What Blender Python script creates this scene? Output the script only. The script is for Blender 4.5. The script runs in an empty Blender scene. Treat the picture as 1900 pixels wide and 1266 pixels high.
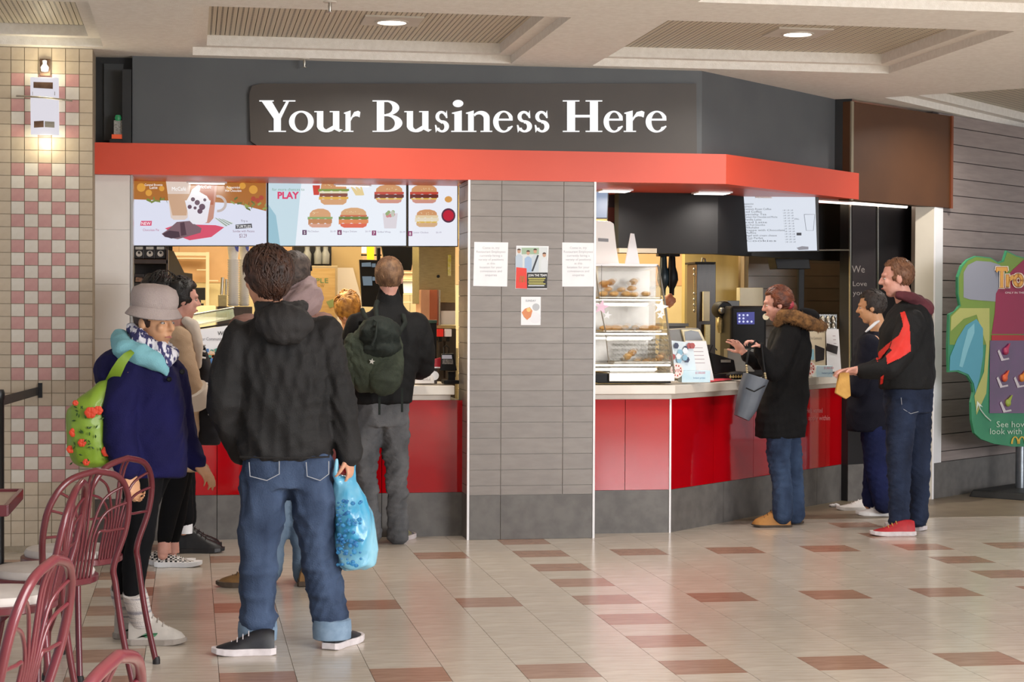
import bpy, bmesh, math, random
import numpy as np
from mathutils import Vector, Matrix, noise
random.seed(7)
SC = bpy.context.scene
COL = SC.collection
V = Vector
# ---------------------------------------------------------------- camera
FPX, CAMH = 3500.0, 1.48
YAW, PITCH, ROLL = math.radians(9.67), -math.radians(0.95), math.radians(0.25)
fw = V((math.sin(YAW)*math.cos(PITCH), math.cos(YAW)*math.cos(PITCH), math.sin(PITCH)))
rt0 = V((math.cos(YAW), -math.sin(YAW), 0)); up0 = rt0.cross(fw)
rt = rt0*math.cos(ROLL) + up0*math.sin(ROLL); up = up0*math.cos(ROLL) - rt0*math.sin(ROLL)
CO = V((0, 0, CAMH))
cam_d = bpy.data.cameras.new('camera'); cam = bpy.data.objects.new('camera', cam_d); COL.objects.link(cam)
cam_d.sensor_width = 36; cam_d.lens = FPX/1900*36; cam_d.clip_end = 100; cam_d.clip_start = 0.05
cam.matrix_world = Matrix(((rt.x, up.x, -fw.x, 0), (rt.y, up.y, -fw.y, 0), (rt.z, up.z, -fw.z, CAMH), (0, 0, 0, 1)))
SC.camera = cam
# ---------------------------------------------------------------- world, exposure, large lights
w = bpy.data.worlds.new('world'); SC.world = w; w.use_nodes = True
w.node_tree.nodes['Background'].inputs[0].default_value = (0.80, 0.86, 0.95, 1)
w.node_tree.nodes['Background'].inputs[1].default_value = 0.55
SC.view_settings.view_transform = 'Standard'; SC.view_settings.look = 'None'
SC.view_settings.gamma = 1; SC.view_settings.use_curve_mapping = False
SC.view_settings.exposure = 0.0
def area(name, loc, target, sx, sy, power, col=(1, 1, 1), spread=180):
    l = bpy.data.lights.new(name, 'AREA'); l.shape = 'RECTANGLE'; l.size = sx; l.size_y = sy
    l.energy = power; l.color = col; l.spread = math.radians(spread)
    o = bpy.data.objects.new(name, l); COL.objects.link(o); o.location = loc
    o.rotation_euler = (V(target)-V(loc)).to_track_quat('-Z', 'Y').to_euler(); return o
area('daylight_from_concourse', (8.5, -1.0, 2.6), (3.4, 12.2, 2.0), 6, 3.4, 1000, (0.97, 0.98, 1.0))
area('added_overhead_fill', (5.6, -.5, 6.5), (5.6, 1.5, 0.0), 9, 6, 2300, (1.0, 0.98, 0.95))  # added unseen fill; its bounce off the floor brightens ceiling and fascia
area('kitchen_light_left', (0.7, 14.2, 2.72), (0.7, 14.2, 0), 2.2, 1.6, 120, (1.0, 0.86, 0.60))
area('kitchen_light_right', (3.6, 15.0, 2.72), (3.6, 15.0, 0), 2.0, 1.4, 100, (1.0, 0.86, 0.60))
# ---------------------------------------------------------------- projection helpers (photo pixel on a plane -> world point)
def ray(px, py): return fw*FPX + rt*(px-950) - up*(py-633)
def at(px, py, Y):
    d = ray(px, py); return CO + d*(Y/d.y)
def atz(px, py, z=0.0):
    d = ray(px, py); return CO + d*((z-CAMH)/d.z)
def atc(px, py, c):                      # on the vertical 45 degree plane y - x = c
    d = ray(px, py); return CO + d*(c/(d.y-d.x))
def atplane(px, py, p0, n):
    d = ray(px, py); return CO + d*((p0-CO).dot(n)/d.dot(n))
def mpp(Y): return Y/FPX/fw.y            # metres per photo pixel, roughly, at depth Y
# ---------------------------------------------------------------- materials
def lin(c):
    if isinstance(c, str):
        c = c.lstrip('#'); c = [int(c[i:i+2], 16)/255 for i in (0, 2, 4)]
    return tuple((x/12.92 if x <= 0.04045 else ((x+0.055)/1.055)**2.4) for x in c) + (1,)
MATS = {}
def M(name, col='#808080', rough=0.6, metal=0.0, emit=0, spec=0.5, coat=0, col2=None, nscale=8, ndetail=3, bump=0, bscale=60, stretch=None, trans=0, alpha=1, sheen=0, lo=0.35, hi=0.65, island=0, bstretch=None):
    if name in MATS: return MATS[name]
    m = bpy.data.materials.new(name); m.use_nodes = True; MATS[name] = m
    nt = m.node_tree; N = nt.nodes; L = nt.links; b = N['Principled BSDF']
    b.inputs['Base Color'].default_value = lin(col) if emit < .3 else (.02, .02, .02, 1); b.inputs['Roughness'].default_value = rough
    b.inputs['Metallic'].default_value = metal; b.inputs['Specular IOR Level'].default_value = spec
    b.inputs['Coat Weight'].default_value = coat; b.inputs['Coat Roughness'].default_value = 0.05
    b.inputs['Transmission Weight'].default_value = trans; b.inputs['Alpha'].default_value = alpha
    b.inputs['Sheen Weight'].default_value = 0
    if emit: b.inputs['Emission Color'].default_value = lin(col); b.inputs['Emission Strength'].default_value = emit
    tc = N.new('ShaderNodeTexCoord')
    src = None
    if col2 or island:
        if col2:
            mp = N.new('ShaderNodeMapping'); L.new(tc.outputs['Object'], mp.inputs[0])
            if stretch: mp.inputs['Scale'].default_value = stretch
            nz = N.new('ShaderNodeTexNoise'); nz.inputs['Scale'].default_value = nscale; nz.inputs['Detail'].default_value = ndetail
            L.new(mp.outputs[0], nz.inputs['Vector'])
            cr = N.new('ShaderNodeValToRGB'); L.new(nz.outputs[0], cr.inputs[0])
            cr.color_ramp.elements[0].position = lo; cr.color_ramp.elements[1].position = hi
            cr.color_ramp.elements[0].color = lin(col); cr.color_ramp.elements[1].color = lin(col2)
            src = cr.outputs[0]
        if island:
            oi = N.new('ShaderNodeObjectInfo'); hs = N.new('ShaderNodeHueSaturation')
            mr = N.new('ShaderNodeMapRange'); mr.inputs['To Min'].default_value = 1-island; mr.inputs['To Max'].default_value = 1+island
            L.new(oi.outputs['Random'], mr.inputs['Value']); L.new(mr.outputs[0], hs.inputs['Value'])
            if src: L.new(src, hs.inputs['Color'])
            else: hs.inputs['Color'].default_value = lin(col)
            src = hs.outputs[0]
        if emit < .3: L.new(src, b.inputs['Base Color'])
        if emit: L.new(src, b.inputs['Emission Color'])
    if bump:
        mp2 = N.new('ShaderNodeMapping'); L.new(tc.outputs['Object'], mp2.inputs[0])
        if bstretch: mp2.inputs['Scale'].default_value = bstretch
        n2 = N.new('ShaderNodeTexNoise'); n2.inputs['Scale'].default_value = bscale; n2.inputs['Detail'].default_value = 4
        L.new(mp2.outputs[0], n2.inputs['Vector'])
        bp = N.new('ShaderNodeBump'); bp.inputs['Strength'].default_value = bump; bp.inputs['Distance'].default_value = 0.01
        L.new(n2.outputs[0], bp.inputs['Height']); L.new(bp.outputs[0], b.inputs['Normal'])
    return m
# ---------------------------------------------------------------- objects
def tag(o, label=None, cat=None, group=None, kind=None):
    if label: o['label'] = label
    if cat: o['category'] = cat
    if group: o['group'] = group
    if kind: o['kind'] = kind
    return o
OFF = {}
def thing(name, label, cat, loc=(0, 0, 0), group=None):
    o = bpy.data.objects.new(name, None); COL.objects.link(o); o.location = V(loc); OFF[o] = V(loc)
    o.empty_display_size = 0.1
    return tag(o, label, cat, group)
class MB:
    def __init__(s): s.v = []; s.f = []
    def add(s, vs, fs):
        n = len(s.v); s.v += [V(p) for p in vs]; s.f += [[n+i for i in f] for f in fs]; return s
    def box(s, c, d, rot=None, taper=1.0):
        c = V(c); x, y, z = d[0]/2, d[1]/2, d[2]/2; R = rot or Matrix.Identity(3)
        P = [(-x, -y, -z), (x, -y, -z), (x, y, -z), (-x, y, -z), (-x*taper, -y*taper, z), (x*taper, -y*taper, z), (x*taper, y*taper, z), (-x*taper, y*taper, z)]
        return s.add([c + R @ V(p) for p in P], [[0, 3, 2, 1], [4, 5, 6, 7], [0, 1, 5, 4], [1, 2, 6, 5], [2, 3, 7, 6], [3, 0, 4, 7]])
    def slab(s, a, b):                     # axis-aligned box from corner a to corner b
        a = V(a); b = V(b); return s.box((a+b)/2, [abs(b[i]-a[i]) for i in range(3)])
    def prism(s, poly, vec):               # polygon (world points) extruded by vec
        n = len(poly); a = [V(p) for p in poly]; b = [p + V(vec) for p in a]
        return s.add(a+b, [list(range(n))[::-1], [n+i for i in range(n)]] + [[i, (i+1) % n, n+(i+1) % n, n+i] for i in range(n)])
    def loft(s, rings, cap=True):          # rings: lists of points, same count
        n = len(rings[0]); base = len(s.v)
        for r in rings: s.v += [V(p) for p in r]
        for k in range(len(rings)-1):
            for i in range(n):
                j = (i+1) % n; s.f.append([base+k*n+i, base+k*n+j, base+(k+1)*n+j, base+(k+1)*n+i])
        if cap:
            s.f.append([base+i for i in range(n)][::-1]); s.f.append([base+(len(rings)-1)*n+i for i in range(n)])
        return s
    def tube(s, pts, r, n=8, cap=True):
        pts = [V(p) for p in pts]; rs = r if isinstance(r, (list, tuple)) else [r]*len(pts); rings = []; prev = None
        for i, p in enumerate(pts):
            d = (pts[min(i+1, len(pts)-1)] - pts[max(i-1, 0)])
            if d.length < 1e-9: d = V((0, 0, 1))
            d.normalize()
            if prev is None:
                a = d.orthogonal().normalized()
            else:
                a = (prev - d*prev.dot(d))
                a = a.normalized() if a.length > 1e-6 else d.orthogonal().normalized()
            prev = a; b = d.cross(a)
            rings.append([p + (a*math.cos(2*math.pi*k/n) + b*math.sin(2*math.pi*k/n))*rs[i] for k in range(n)])
        return s.loft(rings, cap)
    def lathe(s, prof, c=(0, 0, 0), n=20, rot=None):   # prof: (r, z)
        c = V(c); R = rot or Matrix.Identity(3)
        return s.loft([[c + R @ V((max(r, 1e-4)*math.cos(2*math.pi*k/n), max(r, 1e-4)*math.sin(2*math.pi*k/n), z)) for k in range(n)] for r, z in prof])
    def ball(s, c, r, n=12, m=8, rot=None):
        r = r if isinstance(r, (list, tuple)) else (r, r, r); R = rot or Matrix.Identity(3); c = V(c)
        return s.loft([[c + R @ V((r[0]*math.sin(math.pi*max(min(j/m, .985), .015))*math.cos(2*math.pi*k/n), r[1]*math.sin(math.pi*max(min(j/m, .985), .015))*math.sin(2*math.pi*k/n), -r[2]*math.cos(math.pi*j/m))) for k in range(n)] for j in range(m+1)])
    def cap(s, p0, r0, p1, r1, n=16):      # closed tapered capsule
        p0 = V(p0); p1 = V(p1); d = (p1-p0); L = max(d.length, 1e-5); d = d/L; a = d.orthogonal().normalized(); b = d.cross(a); rings = []
        for t in (90, 65, 40, 18): rings.append((p0 - d*r0*math.sin(math.radians(t)), r0*max(math.cos(math.radians(t)), .02)))
        rings += [(p0, r0), (p1, r1)]
        for t in (18, 40, 65, 90): rings.append((p1 + d*r1*math.sin(math.radians(t)), r1*max(math.cos(math.radians(t)), .02)))
        return s.loft([[c + (a*math.cos(2*math.pi*k/n) + b*math.sin(2*math.pi*k/n))*r for k in range(n)] for c, r in rings])
    def ering(s, c, rx, ry, side=(1, 0, 0), dep=(0, 1, 0), n=24, sq=2.0):
        c = V(c); S = V(side).normalized(); D = V(dep).normalized(); out = []
        for k in range(n):
            t = 2*math.pi*k/n; ct, st = math.cos(t), math.sin(t)
            out.append(c + S*rx*math.copysign(abs(ct)**(2/sq), ct) + D*ry*math.copysign(abs(st)**(2/sq), st))
        return out
    def build(s, name, mat, parent=None, smooth=False, bevel=0, label=None, kind=None, cat=None, group=None, auto=True, loc=None):
        off = V((0, 0, 0)); q = parent
        while q is not None: off += OFF.get(q, V((0, 0, 0))); q = q.parent
        own = V((0, 0, 0))
        if parent is None and loc is not None: own = V(loc); off = own
        me = bpy.data.meshes.new(name); me.from_pydata([p-off for p in s.v], [], s.f); me.update()
        o = bpy.data.objects.new(name, me); COL.objects.link(o)
        if parent is not None: o.parent = parent
        else: o.location = own; OFF[o] = own
        for m in (mat if isinstance(mat, (list, tuple)) else [mat]): me.materials.append(m)
        bm = bmesh.new(); bm.from_mesh(me); bmesh.ops.recalc_face_normals(bm, faces=bm.faces)
        if bevel: bmesh.ops.bevel(bm, geom=list(bm.edges), offset=bevel, segments=2, affect='EDGES', profile=0.5, clamp_overlap=True)
        bm.to_mesh(me); bm.free()
        if smooth:
            me.polygons.foreach_set('use_smooth', [True]*len(me.polygons))
            if auto: me.set_sharp_from_angle(angle=math.radians(50))
        return tag(o, label, cat, group, kind)
def rotz(a): return Matrix.Rotation(a, 3, 'Z')
D45 = V((1, 1, 0)).normalized(); N45 = V((1, -1, 0)).normalized()   # along the angled front; its outward normal
def struct(name, mb, mat, **k): return mb.build(name, mat, kind='structure', **k)
CEIL = 3.05; BT = 2.505; BB = 2.31; CT = 0.985
# base colours
m_ceil = M('ceiling_stucco', '#f3eee6', .9, col2='#ebe5dc', nscale=30, bump=.5, bscale=220)
m_tile_b = M('tile_beige', '#c3b49f', .35, col2='#bbaa94', nscale=14, island=.05)
m_tile_w = M('tile_cream', '#d9d2c6', .3, col2='#d2c9bb', nscale=14, island=.04)
m_tile_p = M('tile_pink', '#c79a94', .35, col2='#bd8c88', nscale=14, island=.05)
m_grout = M('grout', '#9d8f7c', .9, col2='#93856f', nscale=30)
m_white = M('white_gloss', '#ece6e0', .3, col2='#e6dfd8', nscale=4)
m_whitetrim = M('white_trim', '#f4f2f4', .35, col2='#eceaec', nscale=4)
m_fascia = M('fascia_grey', '#595c5e', .55, col2='#54575a', nscale=3)
m_fascia_d = M('fascia_dark', '#1d1f21', .5, col2='#191b1d', nscale=3)
m_orange = M('orange_band', '#dc5238', .42, col2='#d84e35', nscale=2)
m_pil = M('pillar_tile', '#8d857f', .38, col2='#857d78', nscale=9, island=.035, stretch=(1, 1, 4))
m_pgrout = M('pillar_grout', '#aaa39a', .8, col2='#a29b92', nscale=20)
m_base = M('base_slate', '#6d6965', .5, col2='#5f5b58', nscale=12, ndetail=8, island=.02)
m_steel = M('brushed_steel', '#b9b3a8', .3, metal=.9, col2='#aaa498', nscale=30, stretch=(1, 1, 12))
m_black = M('black_plastic', '#08080a', .4, col2='#101013', nscale=6)
m_darkwall = M('dark_wall', '#171315', .5, col2='#120f11', nscale=4)
m_burg = M('burgundy_tube', '#64222a', .3, coat=.25, col2='#5b1d25', nscale=6)
# ================================================================ FLOOR
fl = MB().slab((-4, -7, -0.06), (12, 18, -0.006)).build('floor', M('floor_joint', '#6e6459', .6, col2='#625a50', nscale=20), kind='structure')
m_fc = M('floor_cream', '#cfc4b6', .2, col2='#b3a798', nscale=5, ndetail=8, stretch=(1, 5, 1), lo=.3, hi=.75, spec=.5, island=.035)
m_fb = M('floor_brown', '#ac8a76', .22, col2='#936e5b', nscale=6, ndetail=8, stretch=(1, 5, 1), lo=.3, hi=.7, island=.05)
TS = .305
def inview(p, mx=40, my=30):
    v = p-CO; z = v.dot(fw)
    if z < .5: return False
    return -mx < 950+FPX*v.dot(rt)/z < 1900+mx and -my < 633-FPX*v.dot(up)/z < 1266+my
def brown(i, k):
    if i % 8 == 1 and k >= 22: return k % 2 == 0 and (k <= 42)
    return i % 2 == 1 and k % 6 == 0
g = .0022
tm = {}
for nm, mt in (('c', m_fc), ('b', m_fb)):
    b_ = MB().box((0, 0, -.0035), (TS-g, TS-g, .007)); o_ = b_.build('tile', mt, fl); tm[nm] = o_.data; bpy.data.objects.remove(o_)
cells = []
for i in range(-19, 34):
    for k in range(-22, 58):
        x = 1.64 + (i+.5)*TS; y = (k+.82)*TS
        if y > 17.5 or x < -3.9 or x > 11.8: continue
        if y > 12.2 and y-x > 9.05-0 and y > 13.0: pass
        cells.append((inview(V((x, y, 0))), (V((x, y, 0))-CO).length, x, y, brown(i, k)))
vis = sorted([c for c in cells if c[0] and not (c[3] > 12.35 and c[3]-c[2] > 9.2)], key=lambda c: c[1])
def mktile(c):
    o = bpy.data.objects.new('tile', tm['b' if c[4] else 'c']); COL.objects.link(o); o.parent = fl; o.location = (c[2], c[3], 0)
for c in vis[:299]: mktile(c)
rest_c = MB(); rest_b = MB(); S_ = set(id(c) for c in vis[:299])
for c in cells:
    if id(c) in S_: continue
    (rest_b if c[4] else rest_c).box((c[2], c[3], -.0035), (TS-g, TS-g, .007))
rest_c.build('far_cream_tiles', m_fc, fl, kind='stuff'); rest_b.build('far_brown_tiles', m_fb, fl, kind='stuff')
# ================================================================ CEILING with stepped coffers
def face_with_holes(outer, holes, z):
    bm = bmesh.new()
    for loop in [outer]+holes:
        vs = [bm.verts.new((p[0], p[1], z)) for p in loop]
        for i in range(len(vs)): bm.edges.new((vs[i], vs[(i+1) % len(vs)]))
    bmesh.ops.triangle_fill(bm, use_beauty=True, edges=bm.edges[:])
    vs = [v.co.copy() for v in bm.verts]; fs = [[v.index for v in f.verts] for f in bm.faces]; bm.verts.index_update()
    fs = [[v.index for v in f.verts] for f in bm.faces]; bm.free(); return vs, fs
rects = []
for cx in (-2.53, 0.0, 2.53):
    rects.append([(cx+.01, 9.95), (cx+2.01, 9.95), (cx+2.01, 11.88), (cx+.01, 11.88)])
rects[0] = [(p[0], min(p[1], 11.62)) for p in rects[0]]
a = V((5.02, 13.22, 0)); rects.append([tuple((a+D45*s+N45*t).xy) for s, t in ((0, 0), (0, 1.6), (3.6, 1.6), (3.6, 0))])
for cx in (-2.53, 0.0, 2.53, 5.06):
    rects.append([(cx+.01, 7.4), (cx+2.01, 7.4), (cx+2.01, 9.33), (cx+.01, 9.33)])
vs, fs = face_with_holes([(-4, 4), (12, 4), (12, 18), (-4, 18)], rects, CEIL)
cm = MB().add(vs, fs)
def inset(r, d):
    c = sum((V(p) for p in r), V((0, 0)))/4 if False else V((sum(p[0] for p in r)/4, sum(p[1] for p in r)/4))
    out = []
    e1 = (V(r[1])-V(r[0])).normalized(); e2 = (V(r[3])-V(r[0])).normalized()
    for p in r:
        q = V(p)-c; out.append(tuple(V(p) - e1*d*(1 if q.dot(e1) > 0 else -1) - e2*d*(1 if q.dot(e2) > 0 else -1)))
    return out
for r in rects:
    r2 = inset(r, .085); r3 = inset(r2, .004)
    L3 = lambda q, z: [V((p[0], p[1], z)) for p in q]
    A, B, C, D = L3(r, CEIL), L3(r, CEIL+.05), L3(r2, CEIL+.05), L3(r2, CEIL+.125)
    n0 = len(cm.v); cm.v += A+B+C+D
    for k in range(3):
        for i in range(4):
            j = (i+1) % 4; cm.f.append([n0+4*k+i, n0+4*k+j, n0+4*k+4+j, n0+4*k+4+i])
cm.slab((-4, 4, 3.35), (12, 18, 3.45))
cm.slab((-4, 3.9, CEIL), (12, 4, 3.45))
ceil = struct('ceiling', cm, m_ceil)
# perforated metal planks in the coffers: holes are fine relief in the material
mp_ = M('perforated_plank', '#bcb39f', .5)
nt = mp_.node_tree; N = nt.nodes; L = nt.links; b = N['Principled BSDF']
tc = N.new('ShaderNodeTexCoord'); sp = N.new('ShaderNodeSeparateXYZ'); L.new(tc.outputs['Object'], sp.inputs[0])
def mathn(op, a, b2=None, v=None):
    n = N.new('ShaderNodeMath'); n.operation = op; L.new(a, n.inputs[0])
    if b2 is not None: L.new(b2, n.inputs[1])
    if v is not None: n.inputs[1].default_value = v
    return n.outputs[0]
sx_ = mathn('COMPARE', sp.outputs[0], v=0.0); sx_.node.inputs[2].default_value = .0055
fy = mathn('FRACT', mathn('MULTIPLY', sp.outputs[1], v=1/.034)); sy_ = mathn('LESS_THAN', fy, v=.62)
hole = mathn('MULTIPLY', sx_, sy_)
mx = N.new('ShaderNodeMix'); mx.data_type = 'RGBA'; L.new(hole, mx.inputs[0]); mx.inputs[6].default_value = lin('#cfc6b2'); mx.inputs[7].default_value = lin('#4c463c')
L.new(mx.outputs[2], b.inputs['Base Color'])
PW = .056
def coffer(r, label, lamp_px, group='perforated ceiling coffers'):
    r2 = inset(r, .08); c = V((sum(p[0] for p in r2)/4, sum(p[1] for p in r2)/4, 0))
    e1 = (V(r2[1])-V(r2[0])); e2 = (V(r2[3])-V(r2[0])); w_, l_ = e1.length, e2.length; e1.normalize(); ang = math.atan2(e1.y, e1.x)
    n = int(w_/PW); z = CEIL+.118
    t = thing('ceiling_coffer_panel', label, 'ceiling panel', (c.x, c.y, z), group)
    me = MB().box((0, 0, 0), (PW-.003, l_+.01, .008)).build('plank', mp_); md = me.data; bpy.data.objects.remove(me)
    for i in range(n):
        o = bpy.data.objects.new('plank', md); COL.objects.link(o); o.parent = t
        off = (i-(n-1)/2)*(w_/n); o.location = (e1.x*off, e1.y*off, 0); o.rotation_euler = (0, 0, ang)
    return t
m_lamp = M('lamp_glow', '#fff8f0', .5, emit=6)
m_lampf = M('lamp_trim', '#cfc8bc', .4, col2='#c9c2b6', nscale=10)
COF = [(rects[1], 'perforated panel of the long coffer above the sign lettering', (727, 40)), (rects[2], 'perforated panel of the coffer right of centre above the angled grey front', (1480, 62)),
       (rects[0], 'dim perforated panel in the top left corner above the wall lamp', None), (rects[3], 'slanting perforated panel at the far right above the pale siding', (1865, 160))]
for r, lb, lp in COF:
    coffer(r, lb, lp)
    if lp:
        p = atz(lp[0], lp[1], CEIL+.105); ang = math.pi/4 if lp[0] > 1800 else 0
        t = thing('recessed_downlight', {727: 'round white downlight glowing in the coffer above the sign lettering', 1480: 'round downlight with broken reflector in the middle coffer', 1865: 'round downlight at the far right edge of the ceiling'}[lp[0]], 'ceiling light', p)
        MB().box(p+V((0, 0, .004)), (.34, .34, .01), rotz(ang)).build('trim_plate', m_lampf, t)
        MB().lathe([(.1, 0), (.098, -.006), (.085, -.008), (.085, .001)], p+V((0, 0, -.002)), 28).build('ring', m_lampf, t, smooth=True)
        MB().lathe([(.084, 0), (.05, -.006), (.0, -.008)], p+V((0, 0, -.003)), 28).build('glowing_lens', m_lamp, t, smooth=True)
        area('downlight_beam', p+V((0, 0, -.03)), p+V((0, 0, -2)), .16, .16, 22, (1, .95, .87), 150)
for i in range(3):
    area('unseen_ceiling_downlight', (1+2.53*(i-.0)-1.3, 8.3, 3.1), (1+2.53*i-1.3, 8.3, 0), .2, .2, 26, (1, .95, .87), 150)
for px, py, z, lb in ((565, 112, CEIL, 'small chrome sprinkler head under the ceiling edge left of the sign'), (612, 6, CEIL, 'small sprinkler head at the top edge of the ceiling')):
    p = atz(px, py-3, z); t = thing('sprinkler_head', lb, 'sprinkler', p)
    MB().lathe([(.035, 0), (.033, -.005), (.01, -.007)], p, 16).build('rosette', m_lampf, t, smooth=True)
    MB().lathe([(.008, 0), (.01, -.02), (.006, -.045), (.016, -.048), (.016, -.051)], p+V((0, 0, -.005)), 10).build('nozzle', m_steel, t, smooth=True)
# ================================================================ LEFT TILED WALL
XW = at(172, 300, 11.72).x; YW = 11.72
wl = struct('wall_left', MB().slab((-4, YW, 0), (XW, YW+.5, CEIL)), m_grout)
tp = (YW/3500*24.55)
x_edges = []
cols = [at(px, 400, YW).x for px in (-30, -5, 20.5, 45.5, 71, 96, 121.5, 147, 172)]
rows_px = 100; z0 = at(80, 98, YW).z; rows = []
dz = (at(80, 303, YW).z - at(80, 706, YW).z)/17
zr = at(80, 303, YW).z
tiles_md = {}
def wt(nm, w_, h_, mt):
    key = (round(w_, 4), round(h_, 4), nm)
    if key not in tiles_md:
        o_ = MB().box((0, -.003, 0), (w_-.004, .006, h_-.004)).build('t', mt); tiles_md[key] = o_.data; bpy.data.objects.remove(o_)
    return tiles_md[key]
cnt = 0
for r in range(-9, 32):
    zc = zr-(r+.5)*dz
    if zc < .02 or zc > CEIL: continue
    for c in range(8):
        inner = 2 <= c <= 6
        k = 'b'
        if inner:
            ci = c-2
            if 0 <= r < 17: k = 'p' if (ci+r) % 2 == 0 else 'w'
            elif 19 <= r < 25: k = 'p' if (ci+(r-19)) % 2 == 0 else 'w'
            elif -7 <= r < -2: k = ('p' if (r+7) % 2 == 0 else 'w')if ci in (0, 4) else ('p' if (ci+r+7) % 2 == 0 else 'w')
        if c < 1 and cnt > 290: continue
        x = (cols[c]+cols[c+1])/2
        o = bpy.data.objects.new('wall_tile', wt(k, cols[c+1]-cols[c], dz, {'b': m_tile_b, 'p': m_tile_p, 'w': m_tile_w}[k])); COL.objects.link(o); o.parent = wl; o.location = (x, YW, zc); cnt += 1
# wall lamp
lc = at(83, 195, YW-.09)
t = thing('wall_lamp', 'white glowing panel wall lamp with a horizontal rod on the tiled wall', 'wall lamp', at(83, 195, YW))
m_frost = M('frosted_glow', '#f0ecf6', .4, emit=.8); m_bulb = M('bulb_glow', '#fff6d8', .4, emit=9); m_bronze = M('lamp_bronze', '#5a4438', .4, metal=.6, col2='#6a5244', nscale=30)
q = lambda x, y, Y=YW-.08: at(x, y, Y)
MB().prism([q(56, 143), q(109, 144), q(110, 251), q(57, 250)], (0, .012, 0)).build('frosted_panel', m_frost, t, bevel=.003)
MB().slab(q(74, 109, YW-.03), q(94, 142, YW-.0)).build('bracket', m_bronze, t)
MB().lathe([(.001, -.03), (.022, -.025), (.026, 0), (.012, .02), (.014, .04), (.002, .045)], q(83, 125, YW-.05), 14).build('bulb_holder', m_whitetrim, t, smooth=True)
MB().prism([q(62, 152, YW-.086), q(98, 153, YW-.086), q(98, 165, YW-.086), q(62, 163, YW-.086)], (0, .004, 0)).build('smoked_band', m_bronze, t)
MB().prism([q(63, 225, YW-.086), q(81, 224, YW-.086), q(81, 236, YW-.086), q(63, 237, YW-.086)], (0, .004, 0)).build('smoked_band', m_bronze, t)
MB().prism([q(83, 225, YW-.086), q(101, 226, YW-.086), q(101, 237, YW-.086), q(83, 236, YW-.086)], (0, .004, 0)).build('silver_band', m_steel, t)
MB().tube([q(30, 178, YW-.1), q(83, 181, YW-.1), q(134, 187, YW-.1)], .006, 8).build('rod', m_steel, t, smooth=True)
MB().tube([q(82, 175, YW-.045), q(82, 222, YW-.045)], .014, 10).build('lamp_tube', m_bulb, t, smooth=True)
MB().slab(q(60, 170, YW-.1), q(63, 180, YW)).slab(q(101, 170, YW-.1), q(104, 180, YW)).build('arm', m_steel, t)
for (py, e) in ((128, 1.3), (262, 1.7)):
    l = bpy.data.lights.new('wall_lamp_light', 'POINT'); l.energy = e; l.color = (1, .9, .62); l.shadow_soft_size = .03
    o = bpy.data.objects.new('wall_lamp_light', l); COL.objects.link(o); o.location = q(83, py, YW-.12)
# queue barrier belt and post
pb = at(72, 725, YW-.02)
t = thing('queue_barrier', 'black retractable queue belt clipped to the tiled wall at the left edge', 'queue barrier', atz(-3, 1012, 0))
MB().slab(at(71, 711, YW-.03), at(79, 738, YW)).build('wall_clip', m_black, t)
a0 = at(-3, 737, 10.9); b0 = at(72, 718, YW-.02); a1 = at(-3, 755, 10.9); b1 = at(72, 733, YW-.02)
MB().prism([a0, b0, b1, a1], (.003, .002, 0)).build('belt', m_black, t)
pz = atz(-3, 1040, 0); pz = V((a0.x, 10.9, 0))
MB().lathe([(.17, 0), (.17, .012), (.15, .03), (.03, .045), (.032, .06), (.032, .96), (.036, .965), (.036, 1.0), (.03, 1.02)], pz, 20).build('post', m_black, t, smooth=True)
# ================================================================ SHOP FRONT: bulkhead, band, pillar, jamb
YG = 12.0; YB = 11.96
gx = 3.30
def poly_front(xl, y, corner_x, c_end_s, z0, z1, thick):
    """front running along x then turning 45 degrees; thick goes inwards"""
    A = V((xl, y, 0)); B = V((corner_x, y, 0)); C_ = B + D45*c_end_s
    th = thick; k = math.tan(math.radians(22.5))*th
    A2 = V((xl, y+th, 0)); B2 = V((corner_x-k, y+th, 0)); C2 = C_ - N45*th
    pl = [A, B, C_, C2, B2, A2]
    return MB().prism([V((p.x, p.y, z0)) for p in pl], (0, 0, z1-z0))
bulk_end = (atc(1549, 250, YG-gx)-V((gx, YG, 0))).xy.length
fas = struct('wall_bulkhead', poly_front(-.36, YG, gx, bulk_end, BT-.05, CEIL, .14), m_fascia)
struct('trim_1', MB().slab((XW, YG+.1, BT-.05), (-.36, YG+.2, CEIL)), m_fascia_d)
struct('trim_2', MB().slab(V((-.42, YG-.05, BT)), V((-.365, YG+.1, 2.96))), m_fascia_d)
bcx = at(1347, 345, YB).x
band_len = (atc(1597, 345, YB-bcx)-V((bcx, YB, 0))).xy.length
struct('trim_3', poly_front(XW, YB, bcx, band_len, BB, BT, .12), m_orange)
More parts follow.
